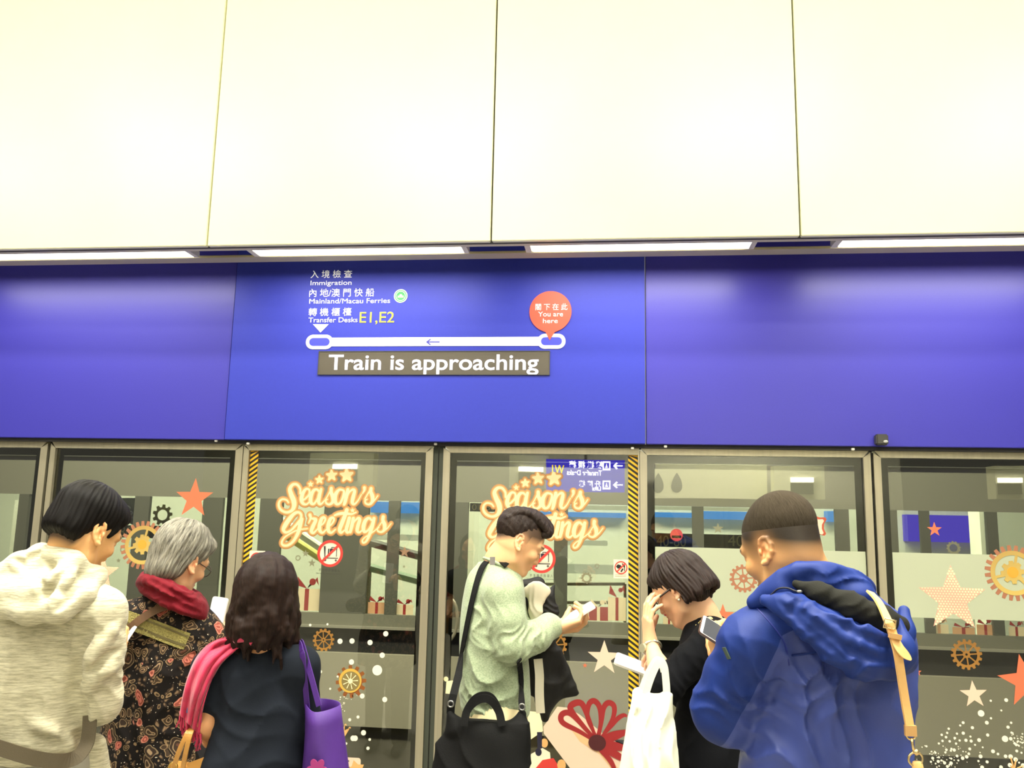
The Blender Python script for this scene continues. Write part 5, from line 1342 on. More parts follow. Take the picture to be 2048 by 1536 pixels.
def phone(label, c, n, up, rgb, lit=False, size=(.070, .142, .008), screen=True, scr=(235, 238, 250), band=False):
    """c centre, n screen normal, up long side"""
    n = Vector(n).normalized(); up = Vector(up); up = (up-n*up.dot(n)).normalized(); r = up.cross(n)
    t = empty('smartphone', tuple(c), label, 'phone', 'phones held by the waiting people')
    M = Matrix(((r.x, up.x, n.x, c[0]), (r.y, up.y, n.y, c[1]), (r.z, up.z, n.z, c[2]), (0, 0, 0, 1)))
    def slab(name, w_, h_, z0, z1, rad, m):
        me = flat_mesh([rrect(-w_/2, w_/2, -h_/2, h_/2, rad)], z1-z0); me.transform(M @ Matrix.Translation((0, 0, (z0+z1)/2))); link_mesh(name, me, m, t)
    slab('case', size[0], size[1], -size[2]/2, size[2]/2, .010, mat('phone_%d_%d_%d' % tuple(rgb), rgb, rough=.3, spec=.6))
    if screen: slab('screen', size[0]*.92, size[1]*.86, size[2]/2, size[2]/2+.0006, .004, emit_mat('phone_screen_%d_%d_%d' % tuple(scr), scr, 1.6) if lit else mat('screen_dark', (70, 72, 78), rough=.12, spec=.8))
    if band: slab('top_band', size[0]*.96, size[1]*.98, size[2]/2, size[2]/2+.0003, .006, mat('band_white', (236, 232, 224), rough=.3))
    return t
def floral_mat():
    m = mat('floral_print', (20, 15, 13), rough=.8, spec=.2); nt = m.node_tree; b = nt.nodes['Principled BSDF']
    def N(t): return nt.nodes.new(t)
    tc = N('ShaderNodeTexCoord'); nz = N('ShaderNodeTexNoise'); nz.inputs['Scale'].default_value = 14; nz.inputs['Detail'].default_value = 2
    vm = N('ShaderNodeVectorMath'); vm.operation = 'SCALE'; vm.inputs['Scale'].default_value = .075
    va = N('ShaderNodeVectorMath'); va.operation = 'ADD'
    nt.links.new(tc.outputs['Object'], nz.inputs['Vector']); nt.links.new(nz.outputs['Color'], vm.inputs[0]); nt.links.new(tc.outputs['Object'], va.inputs[0]); nt.links.new(vm.outputs[0], va.inputs[1])
    col = None
    def layer(scale, stops, hue_pick=None, rnd=1.0):
        nonlocal col
        v = N('ShaderNodeTexVoronoi'); v.inputs['Scale'].default_value = scale; v.inputs['Randomness'].default_value = rnd
        nt.links.new(va.outputs[0], v.inputs['Vector'])
        cr = N('ShaderNodeValToRGB'); cr.color_ramp.interpolation = 'CONSTANT'; e = cr.color_ramp.elements
        for i, (p, c) in enumerate(stops):
            q = e[i] if i < 2 else e.new(p); q.position = p; q.color = (*lin(c)[:3], 1)
        nt.links.new(v.outputs['Distance'], cr.inputs[0])
        if col is None: col = cr.outputs[0]; return
        ms = N('ShaderNodeMath'); ms.operation = 'LESS_THAN'; ms.inputs[1].default_value = stops[-1][0]; nt.links.new(v.outputs['Distance'], ms.inputs[0])
        mk = ms.outputs[0]
        if hue_pick is not None:
            sp = N('ShaderNodeSeparateColor'); nt.links.new(v.outputs['Color'], sp.inputs[0]); m2 = N('ShaderNodeMath'); m2.operation = 'LESS_THAN'; m2.inputs[1].default_value = hue_pick; nt.links.new(sp.outputs[0], m2.inputs[0])
            m3 = N('ShaderNodeMath'); m3.operation = 'MULTIPLY'; nt.links.new(mk, m3.inputs[0]); nt.links.new(m2.outputs[0], m3.inputs[1]); mk = m3.outputs[0]
        mx = N('ShaderNodeMix'); mx.data_type = 'RGBA'; nt.links.new(mk, mx.inputs['Factor']); nt.links.new(col, mx.inputs['A']); nt.links.new(cr.outputs[0], mx.inputs['B']); col = mx.outputs['Result']
    D = (20, 15, 13)
    layer(46, [(0, (126, 102, 76)), (.22, (66, 52, 40)), (.34, D), (.9, D)])
    layer(100, [(0, (222, 206, 178)), (.16, D), (.24, D)], .6)
    layer(26, [(0, (48, 36, 28)), (.16, (150, 124, 92)), (.22, (62, 48, 36)), (.34, (138, 114, 82)), (.40, D), (.46, D)], .85)
    layer(15, [(0, (96, 62, 48)), (.12, (58, 44, 34)), (.22, (150, 126, 96)), (.26, (52, 40, 32)), (.36, (128, 108, 80)), (.40, D), (.45, D)], .55)
    layer(19, [(0, (128, 62, 50)), (.12, (186, 108, 92)), (.20, (132, 66, 54)), (.28, (190, 120, 100)), (.33, (70, 44, 36)), (.36, D)], .36)
    nt.links.new(col, b.inputs['Base Color'])
    bp = N('ShaderNodeBump'); bp.inputs['Strength'].default_value = .15; n2 = N('ShaderNodeTexNoise'); n2.inputs['Scale'].default_value = 120; nt.links.new(tc.outputs['Object'], n2.inputs['Vector']); nt.links.new(n2.outputs['Fac'], bp.inputs['Height']); nt.links.new(bp.outputs[0], b.inputs['Normal'])
    return m
# ================================================================== grey haired person in the floral jacket
def floral_woman():
    Y0 = 2.88
    H = Head(A(362, 1122, Y0), 15, 24, 8, .98)
    base = (226, 176, 132)
    root = person_root('person', A(330, 1530, Y0+.02), 'person with short grey hair in a dark floral jacket and red scarf')
    neck = A(340, 1200, Y0)
    F = Field(H.c-np.array((.18, .18, .26)), H.c+np.array((.18, .18, .16)), .0032)
    head_shape(F, H, True)
    F.chain([(H.p(0, -.028, -.035), .050), (neck, .056), (neck+np.array((0, 0, -.08)), .065)], .03)
    parts = [F.mesh()]
    sr, er, wr = A(414, 1290, Y0+.03), A(440, 1352, Y0+.12), A(453, 1300, Y0+.26)
    sl, el, wl = A(258, 1245, Y0-.08), A(235, 1390, Y0-.02), A(270, 1360, Y0+.22)
    G = Field(wr-.16, wr+.17, .003)
    hand_shape(G, wr, (-.05, .35, .9), (-.25, .9, -.1), 1, [(.6, .9, .6), (.6, .9, .6), (.65, .95, .6), (.7, .95, .6)], (.15, .75), .95)
    parts.append(G.mesh())
    hip = A(318, 1536, Y0+.02); hip[2] = .86
    J = add_legs(root, hip, 5, (38, 36, 40), shoe=(40, 36, 34))
    under_body(parts, hip, J, neck, (sr, sl), ([(sr, .045), (er, .038), (wr, .026)], [(sl, .045), (el, .038), (wl, .026)]))
    V, Q = join_mesh(parts); np_mesh('body', V, Q, M_skin('b'), root, skin_colors(H, base, brow=(90, 84, 76))(V))
    hf = Field(H.c-.17, H.c+.17, .0032)
    def e(x, y, z, a, b, c, k=.02, mode='u'): hf.ell(H.p(x, y, z), np.array((a, b, c))*H.s, H.R, k, mode)
    e(0, -.024, .056, .090, .112, .092); e(0, -.060, -.010, .078, .066, .082, .03); e(0, .05, .07, .07, .06, .05, .03)
    e(0, -.066, -.06, .060, .040, .045, .03)
    hf.cut(H.p(0, .046, .03), H.R@np.array((0, .92, -.4)), .014)
    for sx in (-1, 1): e(sx*.092, .020, -.042, .03, .046, .046, .012, 's')
    hair_grooves(hf, H, .004, 5, (24, 41, 13))
    hf.ripple(.004, .06, 9)
    hair_mesh('hair', hf, hair_mat('silver', (50, 47, 41), (172, 167, 150), rough=.55, scale=26, lo=.34, hi=.72), root, H)
    # glasses: temple and rim
    g = MB(); gm = mat('glasses_dark', (60, 44, 36), rough=.3)
    for sx in (-1, 1):
        g.tube([tuple(H.p(sx*.072, -.010, .012)), tuple(H.p(sx*.069, .06, .010)), tuple(H.p(sx*.060, .098, .010))], .0016, 6)
        g.tube([tuple(H.p(sx*(.034+.025*math.cos(t)), .104-.004*abs(math.cos(t)), .006+.020*math.sin(t))) for t in np.linspace(0, 2*PI, 19)[:-1]], .0014, 6, True)
    g.tube([tuple(H.p(-.010, .106, .010)), tuple(H.p(0, .110, .012)), tuple(H.p(.010, .106, .010))], .0014, 6)
    g.build('glasses', gm, root, True)
    yaw = math.radians(5)
    T = Field(A(205, 1536, Y0)-np.array((.12, .34, .20)), A(470, 1170, Y0)+np.array((.08, .44, .06)), .006)
    rings = []
    for py, rx, ry, dx in ((1188, .065, .065, 2), (1215, .13, .09, 4), (1250, .175, .115, 3), (1320, .185, .13, 0), (1420, .185, .14, -4), (1500, .195, .15, -8), (1580, .205, .16, -10), (1640, .205, .165, -10)):
        c = A(342-(py-1200)*.075+dx, py, Y0+.02); rings.append((c[0], c[1], c[2], rx, ry))
    T.loft(rings, yaw, .02)
    T.chain([(neck+np.array((.03, .02, -.03)), .06), (sr, .066), (er, .062), (er*.35+wr*.65, .056), (wr-np.array((0, .0, .035)), .048)], .03)
    T.chain([(neck+np.array((-.03, -.02, -.03)), .06), (sl, .066), (el, .060), (wl, .05)], .03)
    T.fold(A(415, 1330, Y0-.05), (.5, 0, 1), .05, .008, .10, seed=1); T.fold(A(300, 1430, Y0-.14), (1, 0, .3), .10, .007, .18, seed=4); T.ripple(.006, .2, 3)
    fmesh('floral_jacket', T, floral_mat(), root)
    # lace yoke and brown bag strap across the back
    lm = mat('lace_olive', (150, 140, 76), rough=.8, bump=.8, scale=220, var=.35)
    P, Nn = T.drape([(244, 1236), (280, 1248), (318, 1262), (350, 1275), (374, 1283)], .003)
    b = MB(); b.strap(P, Nn, .056, .003); 
    o = b.build('lace_yoke', lm, root)
    P, Nn = T.drape([(246, 1243), (280, 1256), (316, 1271), (348, 1284), (372, 1292)], .0045)
    b = MB(); b.strap(P, Nn, .008, .003); P2, N2 = T.drape([(244, 1225), (282, 1237), (320, 1251), (352, 1264), (376, 1273)], .0045); b.strap(P2, N2, .006, .003)
    b.build('lace_edge', mat('lace_dark', (92, 82, 44), rough=.8), root)
    # scarf: thick rolls round the neck
    K = Field(neck-np.array((.16, .17, .09)), neck+np.array((.17, .17, .12)), .004)
    for pts, r in (([(286, 1166, -.02), (296, 1160, -.10), (340, 1182, -.13), (385, 1206, -.07), (402, 1212, .02), (390, 1196, .10), (340, 1170, .12), (298, 1160, .06)], .019),
                   ([(290, 1176, -.05), (320, 1196, -.115), (365, 1216, -.11), (402, 1226, -.02), (398, 1212, .08), (340, 1190, .10)], .016), ([(292, 1152, -.04), (330, 1168, -.10), (372, 1190, -.08), (394, 1196, 0), (380, 1186, .08), (320, 1160, .08)], .015)):
        q = spline([tuple(A(a, b_, Y0+c_)) for a, b_, c_ in pts], 6, True); K.chain([(v, r) for v in q]+[(q[0], r)], .015)
    K.fold(A(345, 1190, Y0-.12), (.25, 0, 1), .03, .005, .12, seed=2); K.chain([(A(398, 1215, Y0-.03), .022), (A(404, 1236, Y0-.03), .012)], .02)
    crease(K, [(292, 1172), (330, 1194), (372, 1216), (400, 1226)], .007, .010); crease(K, [(300, 1160), (340, 1182), (384, 1206)], .006, .010)
    fmesh('scarf', K, mat('scarf_wine', (108, 10, 26), rough=.8, spec=.2, sheen=.05, bump=.2, scale=200), root)
    P, Nn = T.drape([(225, 1300), (250, 1264), (284, 1236), (318, 1218), (342, 1212)], .007)
    o = MB().strap(P, Nn, .026, .004).build('bag_strap', mat('strap_brown', (98, 70, 42), rough=.55)); tag(o, 'brown bag strap over the left shoulder of the grey haired person', 'strap')
    # lit phone and bracelet
    c = A(434, 1231, Y0+.30)
    phone('lit white phone held up by the grey haired person', c, np.array((-.10, -1, .12)), np.array((.10, .05, 1)), (236, 234, 232), True, size=(.066, .138, .008))
    MB().tube([tuple(wr+np.array((.026*math.cos(t), .026*math.sin(t), -.012))) for t in np.linspace(0, 2*PI, 17)[:-1]], .004, 8, True).build('bracelet', mat('bracelet', (70, 56, 44), rough=.3, metal=.4), root, True)
    return root

# ================================================================== woman in the navy top with the pink scarf
def navy_woman():
    Y0 = 2.48
    H = Head(A(530, 1204, Y0), -22, 16, 0, .98)
    base = (206, 148, 100)
    root = person_root('person', A(512, 1530, Y0), 'person with dark wavy shoulder length hair in a navy short sleeved top, seen from behind')
    neck = A(528, 1300, Y0)
    F = Field(H.c-np.array((.17, .17, .26)), H.c+np.array((.17, .17, .16)), .004)
    head_shape(F, H, True)
    F.chain([(H.p(0, -.028, -.035), .048), (neck, .054), (neck+np.array((0, 0, -.06)), .06)], .03)
    parts = [F.mesh()]
    sl, el, wl = A(424, 1338, Y0-.01), A(417, 1446, Y0-.03), A(446, 1486, Y0+.15)
    sr, er, wr = A(598, 1332, Y0), A(606, 1450, Y0+.05), A(585, 1440, Y0+.27)
    G = Field(np.minimum(el, wl)-np.array((.09, .09, .10)), np.maximum(sl, wl)+np.array((.12, .17, .02)), .0035)
    G.chain([(sl+np.array((0, 0, -.02)), .048), (el, .041), (el*.5+wl*.5, .037), (wl, .027)], .02)
    hand_shape(G, wl, (.55, .75, -.2), (.3, .1, .9), -1, [(.4, .6, .4)]*4, (.5, .3), .92)
    parts.append(G.mesh())
    hip = A(508, 1536, Y0+.02); hip[2] = .84
    J = add_legs(root, hip, -20, (34, 38, 46), shoe=(36, 34, 34), hipw=.135, hipd=.10, w=.072)
    under_body(parts, hip, J, neck, (sr, sl), ([(sr, .045), (er, .04), (wr, .028)],))
    V, Q = join_mesh(parts); np_mesh('body', V, Q, M_skin('c'), root, skin_colors(H, base)(V))
    # hair: wavy locks
    hf = Field(H.c-np.array((.17, .17, .29)), H.c+np.array((.17, .17, .16)), .0036)
    hf.ell(H.p(0, -.024, .030), np.array((.078, .098, .088))*H.s, H.R, .02); hf.ell(H.p(0, -.05, -.06), np.array((.070, .055, .09))*H.s, H.R, .03)
    az = [a for a in np.linspace(52, 308, 34)]
    locks(hf, H, az, 92, .170, .017, .012, wave=.009, curl=.012, world=True, seed=4, flare=.022, k=.008, ab=(.076, .10, .088))
    locks(hf, H, [a+3 for a in az[::2]], 70, .200, .013, .009, wave=.013, curl=.02, world=True, seed=8, flare=.030, k=.006, ab=(.076, .10, .088))
    locks(hf, H, np.linspace(100, 260, 14), 86, .225, .012, .006, wave=.014, curl=.02, world=True, seed=12, flare=.02, k=.006, ab=(.076, .10, .088))
    hf.ripple(.003, .035, 6)
    hair_mesh('hair', hf, hair_mat('dark_brown', (15, 9, 7), (44, 27, 19), rough=.5, spec=.15), root, H)
    # top
    T = Field(A(395, 1536, Y0)-np.array((.08, .26, .22)), A(630, 1262, Y0)+np.array((.04, .36, .06)), .006)
    rings = []
    for py, rx, ry, dx in ((1290, .07, .06, 0), (1318, .128, .085, 0), (1350, .136, .105, 4), (1420, .132, .116, 6), (1480, .142, .124, 2), (1540, .158, .132, -4), (1640, .165, .135, -4)):
        c = A(522-(py-1300)*.05+dx+4, py, Y0+.02); rings.append((c[0], c[1], c[2], rx, ry))
    T.loft(rings, -.33, .02)
    T.chain([(neck+np.array((-.03, 0, -.02)), .055), (sl, .056), (sl*.6+el*.4, .054), (sl*.48+el*.52, .053)], .03)
    T.cut(sl*.22+el*.78, el-sl, .006) if False else None
    T.chain([(neck+np.array((.03, 0, -.02)), .055), (sr, .054), (er, .05), (er*.4+wr*.6, .045)], .03)
    T.fold(A(470, 1390, Y0-.11), (.5, 0, 1), .08, .006, .14, seed=3); T.fold(A(560, 1460, Y0-.11), (-.4, 0, 1), .09, .006, .16, seed=6); T.fold(A(400, 1390, Y0-.03), (.3, 0, 1), .05, .006, .07, seed=2); T.ripple(.003, .22, 8)
    fmesh('navy_top', T, mat('navy_cloth', (30, 34, 42), rough=.95, spec=.1, bump=.05, scale=350), root)
    # pink scarf over the left shoulder
    sm = mat('scarf_pink', (192, 30, 76), rough=.7, sheen=.3, bump=.3, scale=90, stretch=(1, 1, .15), var=.3)
    le = [(484, 1270), (456, 1273), (424, 1284), (396, 1312), (378, 1350), (367, 1390), (360, 1430)]; re = [(502, 1286), (486, 1292), (468, 1303), (440, 1330), (420, 1370), (406, 1420), (400, 1472)]
    def sheet(le, re, nc, lift, amp, ph, name, m, par):
        L, R_ = spline(le, 7), spline(re, 7); n = len(L); bm = bmesh.new(); g = []
        dep = np.zeros((n, nc))
        for i in range(n):
            for j in range(nc):
                f = j/(nc-1); q = L[i]*(1-f)+R_[i]*f; p, nn_ = T.hit(q[0], q[1])
                dep[i, j] = p[1] if p is not None else np.nan
        for i in range(n):
            ok = ~np.isnan(dep[i])
            if ok.any(): dep[i] = np.where(ok, dep[i], dep[i][ok].max()*.5+dep[i][ok].min()*.5)
            else: dep[i] = dep[i-1]
        for _ in range(6):
            dep[1:-1] = (dep[:-2]+dep[2:]+dep[1:-1]*2)/4; dep[:, 1:-1] = (dep[:, :-2]+dep[:, 2:]+dep[:, 1:-1]*2)/4
        for i in range(n):
            row = []
            for j in range(nc):
                f = j/(nc-1); q = L[i]*(1-f)+R_[i]*f
                y = dep[i, j]-lift-amp*(1+math.sin(f*21+ph+i*.16+2*math.sin(f*4+i*.07)))-.012*math.sin(PI*f)
                row.append(bm.verts.new(tuple(A(q[0], q[1], y))))
            g.append(row)
        for i in range(n-1):
            for j in range(nc-1): bm.faces.new((g[i][j], g[i][j+1], g[i+1][j+1], g[i+1][j]))
        bmesh.ops.recalc_face_normals(bm, faces=bm.faces[:]); me = bpy.data.meshes.new(name); bm.to_mesh(me); bm.free(); me.polygons.foreach_set('use_smooth', [True]*len(me.polygons))
        o = link_mesh(name, me, m, par); so = o.modifiers.new('thick', 'SOLIDIFY'); so.thickness = .0025; return o, dep
    fs, dep = sheet(le, re, 26, .012, .007, 0, 'scarf', sm, root)
    yl = float(dep[-1, 0])-.02; yr = float(dep[-1, -1])-.02
    neckroll = [A(470, 1281, Y0-.10), A(490, 1279, Y0-.115), A(505, 1286, Y0-.112)]
    MB().tube(spline([tuple(p) for p in neckroll], 5), .008, 10).build('neck_roll', sm, fs, True)
    b = MB(); rg = random.Random(3)
    for i in range(34):
        f = i/33; x = 362+f*38+rg.uniform(-2, 2); y = 1428+f*44+rg.uniform(-4, 3); yy = yl+(yr-yl)*f+rg.uniform(-.006, .006)
        p0 = A(x, y-6, yy); L = rg.uniform(.03, .055)
        b.tube([p0, p0+np.array((rg.uniform(-.006, .006), rg.uniform(-.004, .004), -L*.5)), p0+np.array((rg.uniform(-.01, .01), 0, -L))], [.003, .0026, .0018], 5)
    b.build('fringe', sm, fs)
    tp = [A(x, y, yl-.008) for x, y in ((380, 1404), (378, 1414), (376, 1426))]; MB().strap(tp, (0, -1, 0), .010, .002).build('blue_tag', mat('tag_blue', (52, 98, 148), rough=.6), fs)
    # purple tote on the right shoulder
    tm = mat('tote_purple', (68, 28, 118), rough=.65, bump=.25, scale=18, var=.1)
    tote = empty('tote_bag', tuple(A(650, 1536, Y0+.02)), 'purple cloth tote bag hanging from the shoulder of the person in the navy top', 'bag')
    Yb = Y0-.02
    def ringz(pts): return [A(x, y, Yb+d) for x, y, d in pts]
    top = ringz([(611, 1400, .03), (629, 1424, -.07), (676, 1412, -.02), (672, 1402, .06), (640, 1397, .10)])
    low = ringz([(606, 1660, .03), (640, 1668, -.10), (702, 1660, -.03), (694, 1650, .08), (640, 1650, .12)])
    bm = bmesh.new(); nl = 9; rows = []
    tops, lows = spline([tuple(p) for p in top], 6, True), spline([tuple(p) for p in low], 6, True)
    for j in range(nl):
        f = j/(nl-1); rows.append([bm.verts.new(tuple(a*(1-f)+c_*f+np.array((.010*math.sin(i*.9+f*5), .012*math.sin(i*.7+f*7), 0))*f)) for i, (a, c_) in enumerate(zip(tops, lows))])
    for j in range(nl-1):
        for i in range(len(tops)): bm.faces.new((rows[j][i], rows[j][(i+1) % len(tops)], rows[j+1][(i+1) % len(tops)], rows[j+1][i]))
    bm.faces.new(rows[-1][::-1])
    me = bpy.data.meshes.new('bag_body'); bm.to_mesh(me); bm.free(); me.polygons.foreach_set('use_smooth', [True]*len(me.polygons))
    o = link_mesh('bag_body', me, tm, tote); so = o.modifiers.new('thick', 'SOLIDIFY'); so.thickness = .003
    sh = A(603, 1292, Y0-.035)
    P, Nn = T.drape([(597, 1284), (601, 1300), (607, 1326)], .005); P = P+[A(611, 1360, P[-1][1]), A(614, 1410, Yb-.01)]; Nn = Nn+[Nn[-1]]*2
    MB().strap(spline([tuple(p) for p in P[::3]+[P[-1]]], 4), (-.35, -1, .1), .018, .003).build('handle', tm, tote)
    P, Nn = T.drape([(602, 1284), (606, 1300)], .005); P = P+[A(620, 1345, Y0-.05), A(632, 1385, Yb-.03), A(638, 1412, Yb-.052)]; Nn = Nn+[Nn[-1]]*3
    MB().strap(spline([tuple(p) for p in P[::3]+[P[-1]]], 4), (-.35, -1, .1), .018, .003).build('handle', tm, tote)
    pm = mat('print_magenta', (150, 44, 110), rough=.65); fl = []
    q = A(634, 1540, Yb-.092)
    for k in range(6): a_ = k*PI/3+.3; fl.append(circ(q[0]+.018*math.cos(a_), q[2]+.018*math.sin(a_), .012, 12))
    for k, f in enumerate(fl): pass
    o = flat('flower_print', [[(q[0]+(.020+.011*abs(math.cos(3*t)))*math.cos(t), q[2]+(.020+.011*abs(math.cos(3*t)))*math.sin(t)) for t in np.linspace(0, 2*PI, 49)[:-1]]], q[1], pm, tote, .002)
    # tan handbag on the left forearm
    hm = mat('handbag_tan', (198, 144, 70), rough=.4, bump=.1, scale=90)
    hb = empty('handbag', tuple(A(375, 1560, Y0-.02)), 'tan leather handbag hanging below the pink scarf fringe', 'bag')
    K2 = Field(A(335, 1640, Y0)-np.array((.03, .13, .0)), A(415, 1500, Y0)+np.array((.02, .13, .02)), .005)
    K2.loft([(A(380, 1640, Y0)[0], Y0-.02, A(380, 1640, Y0)[2]+.01, .07, .04), (A(378, 1580, Y0)[0], Y0-.02, A(378, 1580, Y0)[2], .066, .038), (A(376, 1524, Y0)[0], Y0-.02, A(376, 1524, Y0)[2], .056, .022)], .5, 0)
    fmesh('bag_body', K2, hm, hb)
    MB().prism([tuple(A(*p, Y0-.06)[[0, 2]]) for p in ((376, 1526), (411, 1513), (406, 1560), (380, 1570))], Y0-.066, Y0-.058).build('flap', hm, hb)
    for x0, x1, dy in ((374, 347, -.085), (381, 366, -.09)):
        pts = [A(x0+8, 1452, Y0+dy+.03), A(x0, 1468, Y0+dy), A(x0*.45+x1*.55, 1500, Y0+dy), A(x1, 1535, Y0+dy+.02)]
        MB().strap(spline([tuple(p) for p in pts], 5), (.1, -1, 0), .013, .005).build('handle', hm, hb)
    MB().tube([tuple(A(346, 1534, Y0-.07)+np.array((.012*math.cos(t), 0, .012*math.sin(t)))) for t in np.linspace(0, 2*PI, 15)[:-1]], .003, 8, True).build('ring', mat('brass', (220, 180, 100), rough=.25, metal=.9), hb, True)
    return root
# ================================================================== man in the sage sweatshirt, in profile
def sage_man():
    Y0 = 3.22
    H = Head(A(1038, 1084, Y0), 66, 33, 4, .93)
    base = (232, 180, 132)
    root = person_root('person', A(995, 1530, Y0), 'person in a pale green sweatshirt, in profile, looking down at a phone')
    neck = A(992, 1140, Y0)
    F = Field(H.c-np.array((.19, .17, .26)), H.c+np.array((.18, .18, .16)), .0024)
    head_shape(F, H)
    F.chain([(H.p(0, -.030, -.035), .052), (A(1003, 1122, Y0), .058), (neck+np.array((.0, 0, -.07)), .068)], .03)
    F.cone(H.p(0, .02, -.06), A(1014, 1142, Y0), .036, .046, .03)
    parts = [F.mesh()]
    sr, er, wr = A(1006, 1188, Y0-.15), A(1026, 1290, Y0-.17), A(1116, 1254, Y0-.04)
    sl, el, wl = A(1010, 1186, Y0+.16), A(1050, 1285, Y0+.19), A(1112, 1256, Y0+.10)
    G = Field(wr-np.array((.13, .13, .13)), wr+np.array((.17, .17, .14)), .0022)
    hd, hn = np.array((.80, .42, .16)), np.array((-.22, .30, .92))
    tips, PH = hand_shape(G, wr, hd, hn, 1, [(.75, .85, .45), (.8, .9, .5), (.85, .95, .5), (.9, .95, .55)], (.35, .75), .92, tcurl=.35)
    parts.append(G.mesh())
    G = Field(wl-np.array((.13, .13, .13)), wl+np.array((.17, .15, .14)), .003)
    hand_shape(G, wl, (.92, -.15, .16), (-.2, -.35, .9), -1, [(.6, .8, .4), (.7, .85, .4), (.8, .9, .45), (.9, .9, .5)], (.45, .55), .98, tcurl=.3)
    parts.append(G.mesh())
    hip = A(992, 1440, Y0); hip[2] = .91
    J = add_legs(root, hip, 78, (222, 206, 160), shoe=(230, 226, 216), name='trousers', w=.088)
    under_body(parts, hip, J, neck, (sr, sl), ([(sr, .045), (er, .038), (wr, .026)], [(sl, .045), (el, .038), (wl, .026)]))
    V, Q = join_mesh(parts)
    def fade(L):
        x, y, z = np.abs(L[:, 0]), L[:, 1], L[:, 2]
        low = np.where(y > .012, .010+(y-.012)*.3, np.where(y > -.035, .000, .000+(y+.035)*1.05))
        w_ = np.clip((z-low)/.034, 0, 1)**.8*np.clip((.060+.35*(z-.03)-y)/.012, 0, 1)*(1-1.0*np.exp(-(((y+.016)/.020)**2+((z+.002)/.030)**2))*np.clip((x-.054)/.012, 0, 1))
        return (36, 27, 23), .93*w_
    np_mesh('body', V, Q, M_skin('d'), root, skin_colors(H, base, stubble=fade)(V))
    # hair: swept up and back on top, cropped sides and nape
    hf = Field(H.c-np.array((.17, .14, .12)), H.c+np.array((.17, .14, .18)), .0026)
    def e(x, y, z, a, b, c, k=.02, mode='u'): hf.ell(H.p(x, y, z), np.array((a, b, c))*H.s, H.R, k, mode)
    e(0, -.030, .0500, .0745, .0945, .083); e(0, -.052, .036, .066, .066, .070, .02)
    for k_ in range(15):
        f = (k_-7)/7; x = f*.050; lift = .012-.030*f*f; tw = .004*math.sin(k_*2.3)
        q = [(x*.92, .066-.014*f*f, .072), (x*1.0, .079-.016*f*f, .094+lift*.6), (x*1.05+tw, .070, .112+lift), (x*1.05+tw, .025, .124+lift*.9), (x, -.030, .122+lift*.5), (x*.95, -.078, .096), (x*.85, -.106, .050)]
        pts = spline(q, 4); n_ = len(pts); hf.chain([(H.p(*p), (.0135 if j < n_*.7 else .0135-.007*(j-n_*.7)/(n_*.3))*(.6+.4*min(1, j/4))) for j, p in enumerate(pts)], .004)
    hair_grooves(hf, H, .0012, 5, (71, 97)); hf.ripple(.002, .024, 4)
    hair_mesh('hair', hf, hair_mat('soft_black', (18, 13, 11), (58, 44, 37), rough=.45, spec=.2), root, H)
    # sweatshirt
    T = Field(A(905, 1440, Y0)-np.array((.06, .36, .06)), A(1135, 1105, Y0)+np.array((.04, .40, .04)), .0048)
    rings = []
    for py, rx, ry, dx in ((1126, .070, .070, 0), (1150, .10, .10, -2), (1185, .17, .112, -4), (1240, .192, .124, -6), (1310, .188, .128, -4), (1370, .182, .134, 0), (1402, .172, .132, 2), (1420, .164, .124, 3)):
        c = A(994-(py-1140)*.022+dx, py, Y0+.005); rings.append((c[0], c[1], c[2], rx, ry))
    T.loft(rings, math.radians(78), .02)
    cuff = wr-np.array((.022, .004, .0))
    T.chain([(neck+np.array((0, -.04, -.05)), .065), (sr, .066), (A(1014, 1240, Y0-.165), .064), (er, .060), (er*.5+wr*.5, .054), (wr-np.array((.035, .01, -.002)), .042), (cuff, .038)], .025)
    T.chain([(neck+np.array((0, .04, -.05)), .065), (sl, .066), (el, .058), (wl-np.array((.05, 0, 0)), .044)], .03)
    T.fold(A(1040, 1288, Y0-.19), (.75, .1, -.65), .036, .011, .075, seed=2, sharp=1.3); T.fold(A(1070, 1270, Y0-.15), (1, 0, .25), .034, .008, .06, seed=6)
    T.fold(A(960, 1360, Y0-.14), (.25, 0, 1), .07, .008, .12, seed=3); T.fold(A(975, 1230, Y0-.16), (1, 0, .2), .055, .008, .09, seed=5); T.fold(A(960, 1405, Y0-.12), (1, 0, .1), .03, .004, .12, seed=9); T.ripple(.004, .18, 4)
    T.chain([(A(984, 1215, Y0-.235), .008), (A(982, 1255, Y0-.24), .010), (A(994, 1300, Y0-.235), .012)], .02, 's')
    sm = heather('sage_cloth', (170, 182, 148), (138, 154, 122), (1, 1, 1.4), 160)
    top = fmesh('sweatshirt', T, sm, root)
    # ribbed neckline
    rb = [A(968, 1116, Y0+.0), A(985, 1122, Y0-.066), A(1008, 1134, Y0-.062), A(1028, 1146, Y0), A(1010, 1140, Y0+.07), A(980, 1124, Y0+.066)]
    MB().tube(spline([tuple(q) for q in rb], 6, True), .006, 10, True).build('collar', sm, root, True)
    # phone
    pc = PH(.098, .004, .034)
    phone('white phone typed on by the person in the pale green sweatshirt', pc, np.array((-.45, -.28, .85)), np.array((.85, .15, .50)), (244, 242, 236), True, screen=True, scr=(250, 250, 244))
    # black satchel with its strap over the shoulder
    bm_ = mat('satchel_black', (11, 11, 11), rough=.8, spec=.2, bump=.15, scale=260); Yb = Y0-.27
    bag = empty('satchel', tuple(A(968, 1600, Yb)), 'black cloth satchel with two handles hanging at the hip of the person in green', 'bag')
    K = Field(A(872, 1660, Yb)-np.array((.02, .11, .01)), A(1062, 1415, Yb)+np.array((.03, .13, .03)), .0045)
    rg_ = []
